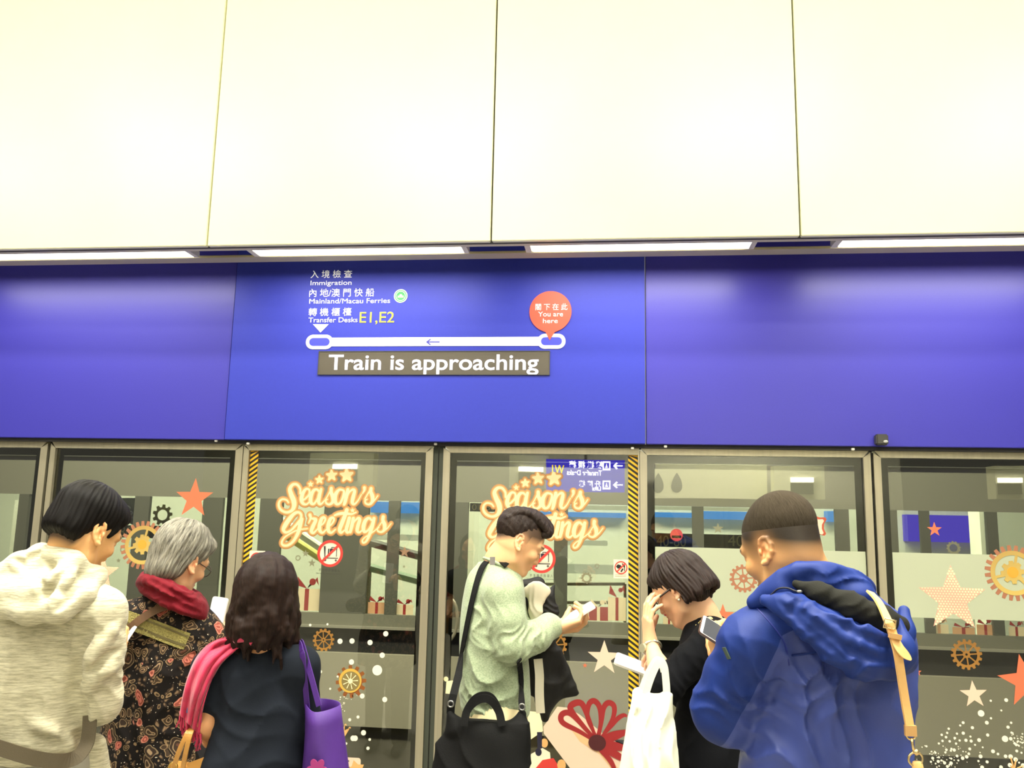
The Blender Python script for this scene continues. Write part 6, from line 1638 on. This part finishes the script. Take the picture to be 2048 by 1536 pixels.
    for py, rx, ry in ((1440, .135, .020), (1470, .150, .040), (1540, .162, .056), (1620, .168, .060), (1650, .166, .055)):
        c = A(972-(py-1440)*.10, py, Yb); rg_.append((c[0], c[1], c[2], rx, ry))
    K.loft(rg_, .12, 0, p=3.2); K.cone(A(900, 1428, Yb), A(912, 1455, Yb), .012, .03, .02); K.cone(A(1044, 1428, Yb+.01), A(1034, 1455, Yb), .012, .03, .02)
    K.fold(A(960, 1500, Yb-.05), (.4, 0, 1), .09, .008, .15, seed=3); K.ripple(.004, .2, 5)
    fmesh('bag_body', K, bm_, bag)
    for dy, lift in ((-.035, 0), (.02, 6)):
        pts = [A(928, 1452, Yb+dy-.012), A(934, 1422, Yb+dy), A(950, 1404-lift, Yb+dy), A(968, 1397-lift, Yb+dy), A(984, 1403-lift, Yb+dy), A(998, 1424, Yb+dy), A(1004, 1452, Yb+dy-.012)]
        MB().strap(spline([tuple(p) for p in pts], 6), (0, -1, .1), .026, .006).build('handle', bm_, bag)
    sp = [(1012, 1136), (998, 1126), (980, 1124), (966, 1139), (956, 1175), (947, 1211), (938, 1258), (929, 1306)]
    P, Nn = T.drape(sp, .012, 4); P = P+[A(917, 1350, P[-1][1]*.5+Yb*.5), A(907, 1389, Yb+.01), A(902, 1412, Yb), A(901, 1428, Yb)]; Nn = Nn+[Vector((0, -1, 0))]*4
    MB().strap(P, Nn, .027, .004).build('strap', bm_, bag)
    P, Nn = T.drape([(1037, 1318), (1039, 1345), (1041, 1375)], .006, 4); P = P+[A(1043, 1400, Yb+.03), A(1044, 1420, Yb+.01)]; Nn = Nn+[Vector((0, -1, 0))]*2
    MB().strap(P, Nn, .022, .004).build('strap', bm_, bag)
    gm = mat('clip_metal', (150, 150, 145), rough=.3, metal=.9)
    for q in (A(1044, 1414, Yb-.005), A(901.5, 1408, Yb-.006)):
        MB().tube([tuple(q+np.array((.010*math.cos(t), 0, .010*math.sin(t)))) for t in np.linspace(0, 2*PI, 13)[:-1]], .0028, 8, True).build('clip', gm, bag, True)
    P, Nn = T.drape([(980, 1122), (990, 1122)], .017, 4); MB().strap(P, Nn, .024, .004).build('strap_slide', mat('slide_grey', (130, 126, 122), rough=.4), bag)
    # dark padded coat over the far forearm
    cm = mat('coat_black', (32, 31, 30), rough=.6, spec=.25, bump=.1, scale=120); lm = mat('coat_lining', (238, 230, 206), rough=.8)
    Yc = Y0+.20
    coat = empty('coat', tuple(A(1085, 1430, Yc)), 'dark padded coat with a pale lining draped over the forearm of the person in green', 'coat')
    C = Field(A(1030, 1460, Yc)-np.array((.03, .14, .03)), A(1170, 1150, Yc)+np.array((.04, .16, .04)), .0048)
    C.chain([(A(1052, 1172, Yc+.04), .028), (A(1076, 1168, Yc+.05), .022), (A(1062, 1215, Yc), .042), (A(1064, 1262, Yc), .040)], .03)
    C.chain([(A(1108, 1172, Yc+.02), .006), (A(1096, 1194, Yc), .018), (A(1098, 1222, Yc), .034), (A(1088, 1256, Yc), .045)], .03)
    C.chain([(A(1088, 1256, Yc), .045), (A(1092, 1320, Yc-.01), .042), (A(1098, 1366, Yc-.01), .048), (A(1108, 1384, Yc), .036)], .03); C.cone(A(1116, 1370, Yc), A(1155, 1386, Yc), .030, .005, .012); C.cone(A(1100, 1390, Yc), A(1150, 1388, Yc), .026, .006, .012)
    C.chain([(A(1092, 1330, Yc-.01), .032), (A(1090, 1400, Yc-.01), .034), (A(1090, 1436, Yc), .016)], .03); C.chain([(A(1112, 1310, Yc), .030), (A(1140, 1372, Yc), .024)], .03)
    C.chain([(A(1066, 1320, Yc-.03), .020), (A(1066, 1385, Yc-.03), .014)], .015)
    C.fold(A(1095, 1215, Yc-.05), (.3, 0, 1), .035, .009, .07, seed=2); C.fold(A(1110, 1340, Yc-.04), (-.6, 0, 1), .075, .006, .1, seed=4)
    cb = fmesh('shell', C, cm, coat)
    Lf = Field(A(1040, 1445, Yc)-np.array((.03, .16, .03)), A(1105, 1155, Yc)+np.array((.03, .12, .04)), .004)
    Lf.chain([(A(1050, 1184, Yc-.045), .014), (A(1072, 1182, Yc-.05), .024), (A(1094, 1182, Yc-.05), .014)], .03, flat=((0, 1, 0), .55)); Lf.chain([(A(1074, 1184, Yc-.05), .028), (A(1071, 1220, Yc-.055), .020), (A(1066, 1256, Yc-.055), .006)], .03, flat=((0, 1, 0), .55)); Lf.fold(A(1074, 1200, Yc-.07), (1, 0, .3), .03, .006, .06, seed=3)
    fmesh('lining', Lf, lm, coat)
    MB().strap(spline([tuple(A(x, y, Yc-.062)) for x, y in ((1076, 1318), (1079, 1350), (1079, 1390), (1081, 1426))], 5), (0, -1, 0), .034, .008).build('lining_edge', lm, coat)
    return root

# ================================================================== woman in glasses, head bowed, hand at her brow
def glasses_woman():
    Y0 = 3.0
    H = Head(A(1359, 1178, Y0), -60, 37, -4, .92)
    base = (234, 184, 142)
    root = person_root('person', A(1400, 1530, Y0), 'person in black with a dark bob, head bowed and hand at the brow')
    neck = A(1412, 1240, Y0)
    F = Field(H.c-np.array((.18, .17, .26)), H.c+np.array((.20, .17, .16)), .0024)
    head_shape(F, H, True)
    F.chain([(H.p(0, -.030, -.035), .046), (A(1402, 1226, Y0), .050), (neck+np.array((.03, 0, -.06)), .062)], .03)
    F.cone(H.p(0, .02, -.06), A(1390, 1248, Y0), .032, .042, .03)
    parts = [F.mesh()]
    sl, el, wl = A(1424, 1276, Y0-.13), A(1332, 1374, Y0-.20), A(1301, 1290, Y0-.05)
    sr, er, wr = A(1428, 1272, Y0+.15), A(1370, 1385, Y0+.18), A(1352, 1364, Y0+.06)
    G = Field(np.minimum(el, wl)-.10, np.maximum(el, wl)+np.array((.10, .12, .19)), .0022)
    G.chain([(el, .036), (el*.5+wl*.5, .031), (wl, .023)], .02)
    hand_shape(G, wl, (-.10, .10, .98), (.90, .25, .10), -1, [(.20, .35, .25), (.26, .42, .3), (.30, .48, .3), (.38, .55, .35)], (.55, .55), .96, tcurl=.1)
    parts.append(G.mesh())
    G = Field(wr-.14, wr+.15, .003)
    hand_shape(G, wr, (-.9, -.15, .25), (.1, -.3, .95), 1, [(.5, .8, .4)]*4, (.6, .4), .92)
    parts.append(G.mesh())
    hip = A(1412, 1500, Y0); hip[2] = .84
    J = add_legs(root, hip, -75, (18, 18, 22), shoe=(26, 24, 24), w=.07, hipw=.135, hipd=.095)
    under_body(parts, hip, J, neck, (sl, sr), ([(sr, .042), (er, .036), (wr, .024)], [(sl, .042), (el, .036)]))
    V, Q = join_mesh(parts); np_mesh('body', V, Q, M_skin('e'), root, skin_colors(H, base, lip=(206, 96, 100))(V))
    # bob
    hf = Field(H.c-np.array((.19, .16, .19)), H.c+np.array((.19, .16, .17)), .0026)
    hf.ell(H.p(0, -.022, .038), np.array((.080, .100, .086))*H.s, H.R, .02); hf.ell(H.p(0, .034, .066), np.array((.066, .060, .046))*H.s, H.R, .03)
    hf.ell(H.p(0, -.056, -.03), np.array((.068, .044, .058))*H.s, H.R, .03)
    locks(hf, H, list(np.linspace(112, 248, 24)), 92, .092, .012, .009, curl=.008, seed=5, k=.010, flare=.014, ab=(.080, .099, .084))
    locks(hf, H, list(np.linspace(92, 112, 5))+list(np.linspace(248, 268, 5)), 84, .108, .012, .008, curl=.010, seed=7, k=.010, flare=.008, ab=(.081, .099, .084))
    locks(hf, H, list(np.linspace(20, 78, 7))+list(np.linspace(282, 340, 7)), 66, .018, .012, .008, seed=9, k=.010, twist=.5, ab=(.080, .100, .084))
    for sx in (-1, 1): hf.ell(H.p(sx*.092, .030, -.032), np.array((.032, .062, .050))*H.s, H.R, .008, 's')
    hf.cut(H.p(0, .050, .030), H.R@np.array((0, .80, -.60)), .010)
    hair_grooves(hf, H, .0022, 3, (47, 31))
    hair_mesh('hair', hf, hair_mat('bob_brown', (18, 12, 10), (54, 38, 31), rough=.42, spec=.25), root, H)
    # glasses
    g = MB()
    for sx in (-1, 1):
        g.tube([tuple(H.p(sx*.076, -.004, .010)), tuple(H.p(sx*.072, .06, .010)), tuple(H.p(sx*.062, .104, .010))], .0034, 6)
        g.tube([tuple(H.p(sx*(.034+.026*math.cos(t)), .112-.006*abs(math.cos(t)), .004+.019*math.sin(t))) for t in np.linspace(0, 2*PI, 19)[:-1]], .0028, 6, True)
    g.tube([tuple(H.p(-.010, .113, .010)), tuple(H.p(0, .117, .012)), tuple(H.p(.010, .113, .010))], .002, 6)
    g.build('glasses', mat('glasses_dark', (44, 28, 24), rough=.3), root, True)
    MB().ball(H.p(-.086*H.w, -.010, -.040), .0045, 12).build('earring', mat('pearl', (250, 236, 205), rough=.2), root, True)
    # watch and ring
    ax_ = (wl-el)/np.linalg.norm(wl-el); u1 = np.cross(ax_, (0, 1, 0)); u1 /= np.linalg.norm(u1); u2 = np.cross(ax_, u1); wc = wl-ax_*.012
    wm = mat('watch_steel', (214, 206, 180), rough=.25, metal=.85, bump=.3, scale=240)
    wt = MB().tube([tuple(wc+(u1*math.cos(t)*.030+u2*math.sin(t)*.027)) for t in np.linspace(0, 2*PI, 25)[:-1]], .0065, 8, True).build('watch', wm, root, True)
    q = wc-u1*.0*1+np.array((-.026, -.016, 0)); MB().tube([tuple(q), tuple(q+np.array((-.007, -.006, 0)))], .015, 20).build('watch_face', mat('watch_dial', (196, 190, 160), rough=.2, metal=.4), wt)
    # black top with gold embroidery
    T = Field(A(1325, 1545, Y0)-np.array((.06, .34, .22)), A(1475, 1215, Y0)+np.array((.09, .36, .04)), .005)
    rings = []
    for py, rx, ry, dx in ((1236, .070, .066, -6), (1258, .125, .080, 0), (1290, .165, .100, 3), (1350, .160, .112, 2), (1420, .150, .112, 2), (1490, .176, .128, 4), (1560, .190, .138, 6), (1640, .192, .142, 6)):
        c = A(1418+dx, py, Y0+.01); rings.append((c[0], c[1], c[2], rx, ry))
    T.loft(rings, math.radians(-75), .02)
    T.chain([(neck+np.array((.01, -.04, -.035)), .055), (sl, .056), (sl*.5+el*.5, .054), (el+np.array((.008, 0, .006)), .050), (el*.72+wl*.28+np.array((.004, 0, 0)), .044)], .022)
    T.chain([(neck+np.array((.01, .04, -.035)), .055), (sr, .056), (er, .050), (wr+np.array((.05, 0, 0)), .04)], .03)
    T.fold(A(1360, 1345, Y0-.2), (.7, 0, .7), .035, .008, .07, seed=3); T.fold(A(1410, 1300, Y0-.18), (.6, 0, 1), .06, .006, .08, seed=4); T.fold(A(1400, 1440, Y0-.12), (1, 0, .5), .1, .006, .15, seed=5); T.ripple(.004, .2, 1)
    cl = mat('black_knit', (8, 9, 13), rough=.9, spec=.15, bump=.12, scale=350)
    fmesh('black_top', T, cl, root)
    gm = mat('embroidery_gold', (236, 214, 130), rough=.5)
    e = MB()
    for (x, y, r) in ((1420, 1238, 5.5), (1414, 1243, 4), (1407, 1241, 3), (1425, 1247, 4), (1428, 1253, 3), (1418, 1250, 3.5), (1398, 1246, 1.6), (1392, 1250, 1.2), (1460, 1258, 3.5), (1456, 1264, 3)):
        p, nn = T.hit(x, y, lift=.0)
        if p is not None: e.ball(p, r/557, 10, (1, .45, .8))
    P, Nn = T.drape([(1400, 1243), (1412, 1242), (1430, 1254)], .001, 4); e.strap(P, Nn, .006, .002)
    e.build('embroidery', gm, root, True)
    # white cloth bag in the crook of the arm
    wmt = mat('tote_white', (238, 238, 214), rough=.85, bump=.1, scale=60); Yb = Y0-.27
    bag = empty('tote_bag', tuple(A(1300, 1600, Yb)), 'white cloth tote bag hanging from the crook of the arm of the person in glasses', 'bag')
    K = Field(A(1238, 1640, Yb)-np.array((.03, .13, .0)), A(1352, 1360, Yb)+np.array((.05, .14, .03)), .0045)
    rg_ = []
    for py, cx, rx, ry in ((1386, 1306, .052, .012), (1405, 1305, .058, .030), (1450, 1302, .070, .05), (1510, 1300, .088, .066), (1570, 1298, .098, .072), (1625, 1296, .09, .06)):
        c = A(cx, py, Yb); rg_.append((c[0], c[1], c[2], rx, ry))
    K.loft(rg_, .1, 0, p=2.2); K.cone(A(1277, 1379, Yb), A(1280, 1410, Yb), .008, .02, .02); K.cone(A(1336, 1392, Yb), A(1330, 1420, Yb), .010, .02, .02)
    K.fold(A(1295, 1450, Yb-.06), (1, 0, -.12), .045, .010, .13, seed=3, warp=.15); K.fold(A(1305, 1530, Yb-.06), (1, 0, .1), .06, .009, .13, seed=8, warp=.15)
    fmesh('bag_body', K, wmt, bag)
    for dy, pts in ((-.02, ((1290, 1392), (1300, 1360), (1311, 1334), (1320, 1322), (1328, 1332), (1332, 1362), (1334, 1396))), (.03, ((1282, 1386), (1292, 1358), (1306, 1330), (1316, 1320), (1326, 1334), (1330, 1364), (1330, 1396)))):
        q = [A(a, b_, Yb+dy+.012) for a, b_ in pts]; MB().strap(spline([tuple(v) for v in q], 6), (0, -1, .05), .022, .004).build('handle', wmt, bag)
    phone('white phone held low beside the white tote bag', A(1270, 1331, Y0+.02), np.array((.25, -.38, .85)), np.array((-.92, .05, .30)), (246, 242, 232), True, scr=(230, 232, 250))
    return root

# ================================================================== man in the blue hooded jacket
def jacket_mat():
    m = mat('jacket_cloth', (18, 44, 116), rough=.55, spec=.3, bump=.06, scale=400); nt = m.node_tree; b = nt.nodes['Principled BSDF']
    a = nt.nodes.new('ShaderNodeAttribute'); a.attribute_name = 'panel'
    g = nt.nodes.new('ShaderNodeMath'); g.operation = 'GREATER_THAN'; g.inputs[1].default_value = 0.0
    mx = nt.nodes.new('ShaderNodeMix'); mx.data_type = 'RGBA'; mx.inputs['A'].default_value = lin((18, 44, 116)); mx.inputs['B'].default_value = lin((60, 74, 142))
    nt.links.new(a.outputs['Fac'], g.inputs[0]); nt.links.new(g.outputs[0], mx.inputs['Factor']); nt.links.new(mx.outputs['Result'], b.inputs['Base Color'])
    mr = nt.nodes.new('ShaderNodeMapRange'); mr.inputs[3].default_value = .6; mr.inputs[4].default_value = .42; nt.links.new(g.outputs[0], mr.inputs[0]); nt.links.new(mr.outputs[0], b.inputs['Roughness'])
    return m
def jacket_man():
    Y0 = 2.24
    H = Head(A(1564, 1098, Y0), -35, 24, -4, 1.05, 1.02)
    base = (226, 170, 112)
    root = person_root('person', A(1650, 1530, Y0), 'person in a bright blue hooded jacket with cropped greying hair, seen from behind')
    neck = A(1622, 1190, Y0)
    F = Field(H.c-np.array((.19, .19, .26)), H.c+np.array((.19, .19, .17)), .0026)
    head_shape(F, H, ear=.98)
    F.chain([(H.p(0, -.034, -.03), .064), (A(1605, 1160, Y0), .070), (neck+np.array((.0, 0, -.06)), .08)], .03)
    parts = [F.mesh()]
    sl, el, wl = A(1508, 1290, Y0-.06), A(1450, 1420, Y0+.02), A(1456, 1348, Y0+.26)
    sr, er, wr = A(1758, 1285, Y0+.05), A(1752, 1440, Y0+.16), A(1680, 1420, Y0+.36)
    G = Field(wl-np.array((.14, .14, .13)), wl+np.array((.14, .16, .17)), .0024)
    hand_shape(G, wl, (-.18, .12, .95), (.55, .75, .25), -1, [(.5, .75, .4), (.6, .8, .4), (.65, .85, .4), (.7, .85, .45)], (.55, .4), 1.0, tcurl=.2)
    parts.append(G.mesh())
    hip = A(1660, 1536, Y0+.06); hip[2] = .90
    J = add_legs(root, hip, -18, (40, 42, 48), shoe=(36, 34, 32))
    under_body(parts, hip, J, neck, (sl, sr), ([(sr, .05), (er, .042), (wr, .03)], [(sl, .05), (el, .042), (wl, .03)]))
    V, Q = join_mesh(parts)
    def crop(L):
        x, y, z = np.abs(L[:, 0]), L[:, 1], L[:, 2]
        ln = np.interp(y, [-.12, -.06, -.02, .015, .035, .055, .085], [-.060, -.024, .000, .002, .012, .030, .048])
        return (45, 36, 26), 1.0*np.clip((z-ln+.028)/.060, 0, 1)*np.clip((.082-y)/.02, 0, 1)*(1-.7*np.exp(-(((y+.016)/.026)**2+((z+.002)/.034)**2))*np.clip((x-.054)/.014, 0, 1))
    np_mesh('body', V, Q, M_skin('f'), root, skin_colors(H, base, stubble=crop)(V))
    hf = Field(H.c-.15, H.c+.17, .0026)
    def e(x, y, z, a, b, c, k=.02, mode='u'): hf.ell(H.p(x, y, z), np.array((a, b, c))*H.s, H.R, k, mode)
    e(0, -.0240, .0520, .0745*H.w, .0945, .0825)
    e(0, .018, .042, .066, .068, .0690, .02)
    hf.cut(H.p(0, .068, .04), H.R@np.array((0, .9, -.4)), .02)
    hair_mesh('hair', hf, hair_mat('cropped_grey', (44, 38, 30), (76, 67, 54), rough=.85, scale=36, spec=.1, lo=.3, hi=.75), root, H)
    # jacket
    blue = mat('jacket_blue', (18, 44, 116), rough=.6, spec=.3, bump=.06, scale=400); pass
    T = Field(A(1385, 1545, Y0)-np.array((.04, .36, .22)), A(1850, 1120, Y0)+np.array((.08, .46, .04)), .0058)
    rings = []
    for py, rx, ry, dx in ((1160, .09, .085, 0), (1195, .15, .10, 4), (1235, .205, .125, 8), (1300, .215, .145, 10), (1380, .210, .152, 10), (1470, .205, .155, 4), (1560, .212, .16, 0), (1650, .215, .16, -2)):
        c = A(1640+(py-1180)*.035+dx, py, Y0+.03); rings.append((c[0], c[1], c[2], rx, ry))
    T.loft(rings, math.radians(-18), .02)
    T.chain([(neck+np.array((-.04, -.03, -.04)), .08), (sl, .082), (sl*.5+el*.5, .080), (el, .078), (el*.5+wl*.5, .062), (wl-np.array((0, .02, .02)), .048)], .03)
    T.chain([(neck+np.array((.06, .0, -.05)), .08), (sr, .078), (er, .074), (er*.4+wr*.6, .06)], .03)
    T.fold(A(1440, 1400, Y0-.06), (.35, 0, 1), .06, .010, .11, seed=2); T.fold(A(1500, 1370, Y0-.12), (.8, 0, .7), .07, .010, .12, seed=3); T.fold(A(1580, 1430, Y0-.14), (1, 0, .55), .085, .012, .16, seed=6)
    T.fold(A(1740, 1430, Y0-.12), (1, 0, -.1), .10, .009, .2, seed=8); T.fold(A(1640, 1370, Y0-.14), (-.5, 0, 1), .08, .010, .1, seed=9)
    T.chain([(A(1568, 1300, Y0-.20), .010), (A(1572, 1350, Y0-.205), .012), (A(1545, 1420, Y0-.19), .016), (A(1510, 1480, Y0-.17), .02)], .03, 's'); T.ripple(.005, .22, 5)
    v, q = T.mesh(); me_o = np_mesh('jacket', v, q, jacket_mat(), root)
    # which side of the seam each point of the cloth lies on
    a0, a1 = A(1562, 1270, Y0-.12), A(1640, 1232, Y0-.12); b1 = A(1453, 1484, Y0-.05)
    s1 = (a0[2]+(v[:, 0]-a0[0])*(a1[2]-a0[2])/(a1[0]-a0[0]))-v[:, 2]
    s2 = (v[:, 0]-(a0[0]+(v[:, 2]-a0[2])*(b1[0]-a0[0])/(b1[2]-a0[2])))*.8
    pan = np.where(v[:, 0] > a0[0]+.02, s1, np.minimum(s1+.02, s2)); pan = np.minimum(s1*.9, s2)
    at_ = me_o.data.attributes.new('panel', 'FLOAT', 'POINT'); at_.data.foreach_set('value', pan.astype(np.float32))
    P, Nn = T.drape([(1583, 1311), (1610, 1308), (1640, 1303), (1668, 1299)], .0015, 5); MB().strap(P, Nn, .004, .003).build('seam', blue, me_o)
    P, Nn = T.drape([(1512, 1215), (1535, 1240), (1558, 1268), (1570, 1290), (1578, 1330)], .0015, 5); MB().strap(P, Nn, .003, .002).build('seam', mat('seam_navy', (30, 44, 130), rough=.6), me_o)
    # standing collar
    K = Field(A(1480, 1270, Y0)-np.array((.06, .26, .0)), A(1860, 1100, Y0)+np.array((.05, .26, .04)), .0045)
    cr = [(1528, 1190, -.06), (1560, 1160, -.115), (1602, 1140, -.13), (1660, 1142, -.11), (1716, 1160, -.05), (1735, 1180, .04), (1690, 1180, .12), (1600, 1180, .12), (1545, 1190, .04)]
    rs = spline([tuple(A(a, b, Y0+c)) for a, b, c in cr], 5, True); K.chain([(p, .017) for p in rs]+[(rs[0], .017)], .012)
    K.chain([(A(1508, 1205, Y0-.08), .018), (A(1560, 1185, Y0-.12), .020), (A(1640, 1170, Y0-.12), .024), (A(1720, 1190, Y0-.08), .028), (A(1760, 1230, Y0-.02), .028)], .03)
    K.fold(A(1630, 1160, Y0-.14), (.6, 0, 1), .05, .006, .08, seed=3); K.fold(A(1700, 1175, Y0-.1), (.4, 0, 1), .045, .007, .08, seed=5)
    fmesh('collar', K, blue, root)
    # hood hanging down the back with its dark lining
    D = Field(A(1520, 1380, Y0)-np.array((.02, .34, .02)), A(1850, 1140, Y0)+np.array((.06, .28, .04)), .0048)
    D.chain([(A(1530, 1200, Y0-.15), .014), (A(1570, 1212, Y0-.19), .024), (A(1620, 1245, Y0-.215), .034), (A(1670, 1285, Y0-.225), .040), (A(1720, 1318, Y0-.22), .040), (A(1775, 1332, Y0-.19), .034)], .03)
    D.chain([(A(1600, 1205, Y0-.19), .018), (A(1660, 1240, Y0-.22), .030), (A(1720, 1272, Y0-.22), .036), (A(1790, 1300, Y0-.17), .040), (A(1812, 1320, Y0-.11), .026)], .03)
    D.chain([(A(1808, 1222, Y0-.02), .014), (A(1810, 1262, Y0-.05), .018), (A(1806, 1310, Y0-.07), .022), (A(1792, 1338, Y0-.12), .018)], .03)
    D.ell(A(1700, 1250, Y0-.13), (.12, .08, .06), None, .03)
    D.chain([(A(1600, 1172, Y0-.20), .012), (A(1660, 1196, Y0-.225), .022), (A(1720, 1220, Y0-.22), .030), (A(1780, 1245, Y0-.19), .030)], .02, 's')
    D.fold(A(1690, 1290, Y0-.25), (-.45, 0, 1), .055, .008, .12, seed=4); D.fold(A(1630, 1235, Y0-.23), (-.5, 0, 1), .04, .006, .08, seed=6)
    crease(D, [(1585, 1215), (1640, 1258), (1700, 1300), (1770, 1325)], .007, .012); crease(D, [(1640, 1225), (1720, 1268), (1785, 1295)], .007, .012); crease(D, [(1560, 1205), (1620, 1262), (1680, 1312)], .006, .010)
    hood = fmesh('hood', D, blue, root)
    L_ = Field(A(1560, 1290, Y0)-np.array((.02, .30, .0)), A(1840, 1130, Y0)+np.array((.03, .2, .04)), .0045)
    L_.chain([(A(1592, 1168, Y0-.165), .010), (A(1640, 1186, Y0-.185), .022), (A(1700, 1212, Y0-.185), .030), (A(1760, 1240, Y0-.155), .034), (A(1800, 1250, Y0-.11), .022)], .02)
    L_.fold(A(1690, 1212, Y0-.2), (-.45, 0, 1), .024, .0035, .14, seed=2, warp=.12)
    fmesh('hood_lining', L_, mat('fleece_grey', (42, 42, 38), rough=.95, spec=.1, bump=.08, scale=300), hood)
    # drawcord with its end on the hood
    cp = [D.hit(x, y, lift=.006)[0] for x, y in ((1560, 1192), (1575, 1180), (1592, 1178))]
    cp = [A(1540, 1192, Y0-.17), A(1556, 1178, Y0-.185), A(1574, 1176, Y0-.20), A(1590, 1182, Y0-.215), A(1600, 1184, Y0-.218)]
    MB().tube(spline([tuple(p) for p in cp], 5), .0022, 8).build('drawcord', mat('cord_navy', (26, 28, 44), rough=.6), hood, True)
    MB().ball(A(1599, 1183, Y0-.22), .006, 12, (1.1, .6, .6)).build('cord_end', mat('clip_metal', (150, 150, 145), rough=.3, metal=.9), hood, True)
    # small oval badge on the sleeve
    p, nn = T.hit(1455, 1306, lift=.003)
    if p is not None:
        bt = MB(); bt.strap([p+np.array((-.006, 0, .013)), p, p+np.array((.006, 0, -.013))], Vector(nn), .013, .003); bd = bt.build('sleeve_badge', mat('badge_olive', (66, 82, 70), rough=.5), me_o)
    # tan bag strap over the right shoulder
    tm = mat('strap_tan', (236, 188, 118), rough=.5, bump=.08, scale=120)
    bag = empty('shoulder_bag', tuple(A(1838, 1600, Y0-.02)), 'tan leather shoulder bag whose strap runs over the right shoulder of the blue jacket', 'bag')
    kp = []
    for (x, y) in ((1740, 1184), (1757, 1203), (1772, 1233), (1783, 1262), (1794, 1300), (1800, 1335)):
        best = None
        for fld in (D, L_, K, T):
            p, g = fld.hit(x, y, lift=.006)
            if p is not None and (best is None or p[1] < best[1]): best = p
        kp.append((x, y, best[1] if best is not None else kp[-1][2]))
    ym = min(q[2] for q in kp[-2:])
    kp = [(x, y, min(yy_, .5*(kp[max(0, i-1)][2]+kp[min(len(kp)-1, i+1)][2]))-.012) for i, (x, y, yy_) in enumerate(kp)]
    kp += [(1806, 1375, ym-.004), (1812, 1412, ym), (1820, 1456, ym)]
    Ps = [A(q[0], q[1], q[2]-.006) for q in spline(kp, 5)]; Ns = [Vector((.35, -1, .15))]*len(Ps)
    MB().strap(Ps, Ns, .020, .005).build('strap', tm, bag)
    k = len(Ps)//2; yy = Ps[k-4][1]-.008
    tail = [A(1779, 1246, yy), A(1787, 1272, yy-.004), A(1800, 1298, yy-.012), A(1822, 1320, yy-.012)]
    MB().strap(spline([tuple(p) for p in tail], 5), (.3, -1, .2), [.021]*12+[.020, .017, .012, .004], .004).build('strap_tail', tm, bag)
    gm = mat('buckle_gold', (232, 206, 150), rough=.25, metal=.9)
    c = A(1779, 1247, yy-.006); MB().tube([tuple(c+np.array((dx, 0, dz))) for dx, dz in ((-.013, -.008), (.011, -.013), (.014, .006), (-.010, .011))], .0025, 8, True).build('buckle', gm, bag, True)
    c = A(1790, 1272, yy-.010); MB().strap([c+np.array((-.013, 0, .002)), c+np.array((.013, 0, -.003))], (0, -1, 0), .011, .009).build('keeper', mat('keeper_tan', (206, 160, 100), rough=.5), bag)
    e_ = Ps[-1]; c = e_+np.array((0, -.002, -.004)); MB().strap([c+np.array((0, 0, .010)), c+np.array((0, 0, -.012))], (0, -1, 0), .024, .009).build('strap_end', mat('keeper_tan', (206, 160, 100), rough=.5), bag)
    ye = e_[1]
    MB().tube([tuple(A(1822+9*math.cos(t), 1470+9*math.sin(t), ye)) for t in np.linspace(0, 2*PI, 17)[:-1]], .0022, 8, True).build('loop', gm, bag, True)
    h = MB(); h.tube([A(1823, 1476, ye), A(1825, 1490, ye), A(1828, 1506, ye)], [.004, .003, .003], 8); h.ball(A(1832, 1504, ye), .007, 12); h.build('hook', gm, bag, True)
    MB().tube([tuple(A(1831+14*math.cos(t), 1518+14*math.sin(t), ye)) for t in np.linspace(0, 2*PI, 21)[:-1]], .0026, 8, True).build('d_ring', gm, bag, True)
    B = Field(A(1800, 1700, ye)-np.array((.06, .09, .0)), A(1880, 1520, ye)+np.array((.06, .10, .02)), .006)
    B.cone(A(1835, 1532, ye), A(1842, 1600, ye), .014, .02, .01, flat=((0, 1, 0), .4)); c = A(1846, 1650, ye); B.loft([(c[0], c[1]+.01, c[2]-.05, .07, .035), (c[0], c[1]+.01, c[2]+.0, .068, .035), (c[0], c[1]+.01, c[2]+.055, .06, .022)], 0, .01)
    fmesh('bag_body', B, tm, bag)
    # dark phone in the left hand
    phone('dark phone with a white top edge held by the person in the blue jacket', A(1447, 1276, Y0+.27), np.array((.45, -.60, .66)), np.array((-.85, -.05, .45)), (84, 58, 50), False, size=(.074, .150, .008), band=True)
    return root
PEOPLE = [hoodie_man, floral_woman, navy_woman, sage_man, glasses_woman, jacket_man]
for f in PEOPLE: f()
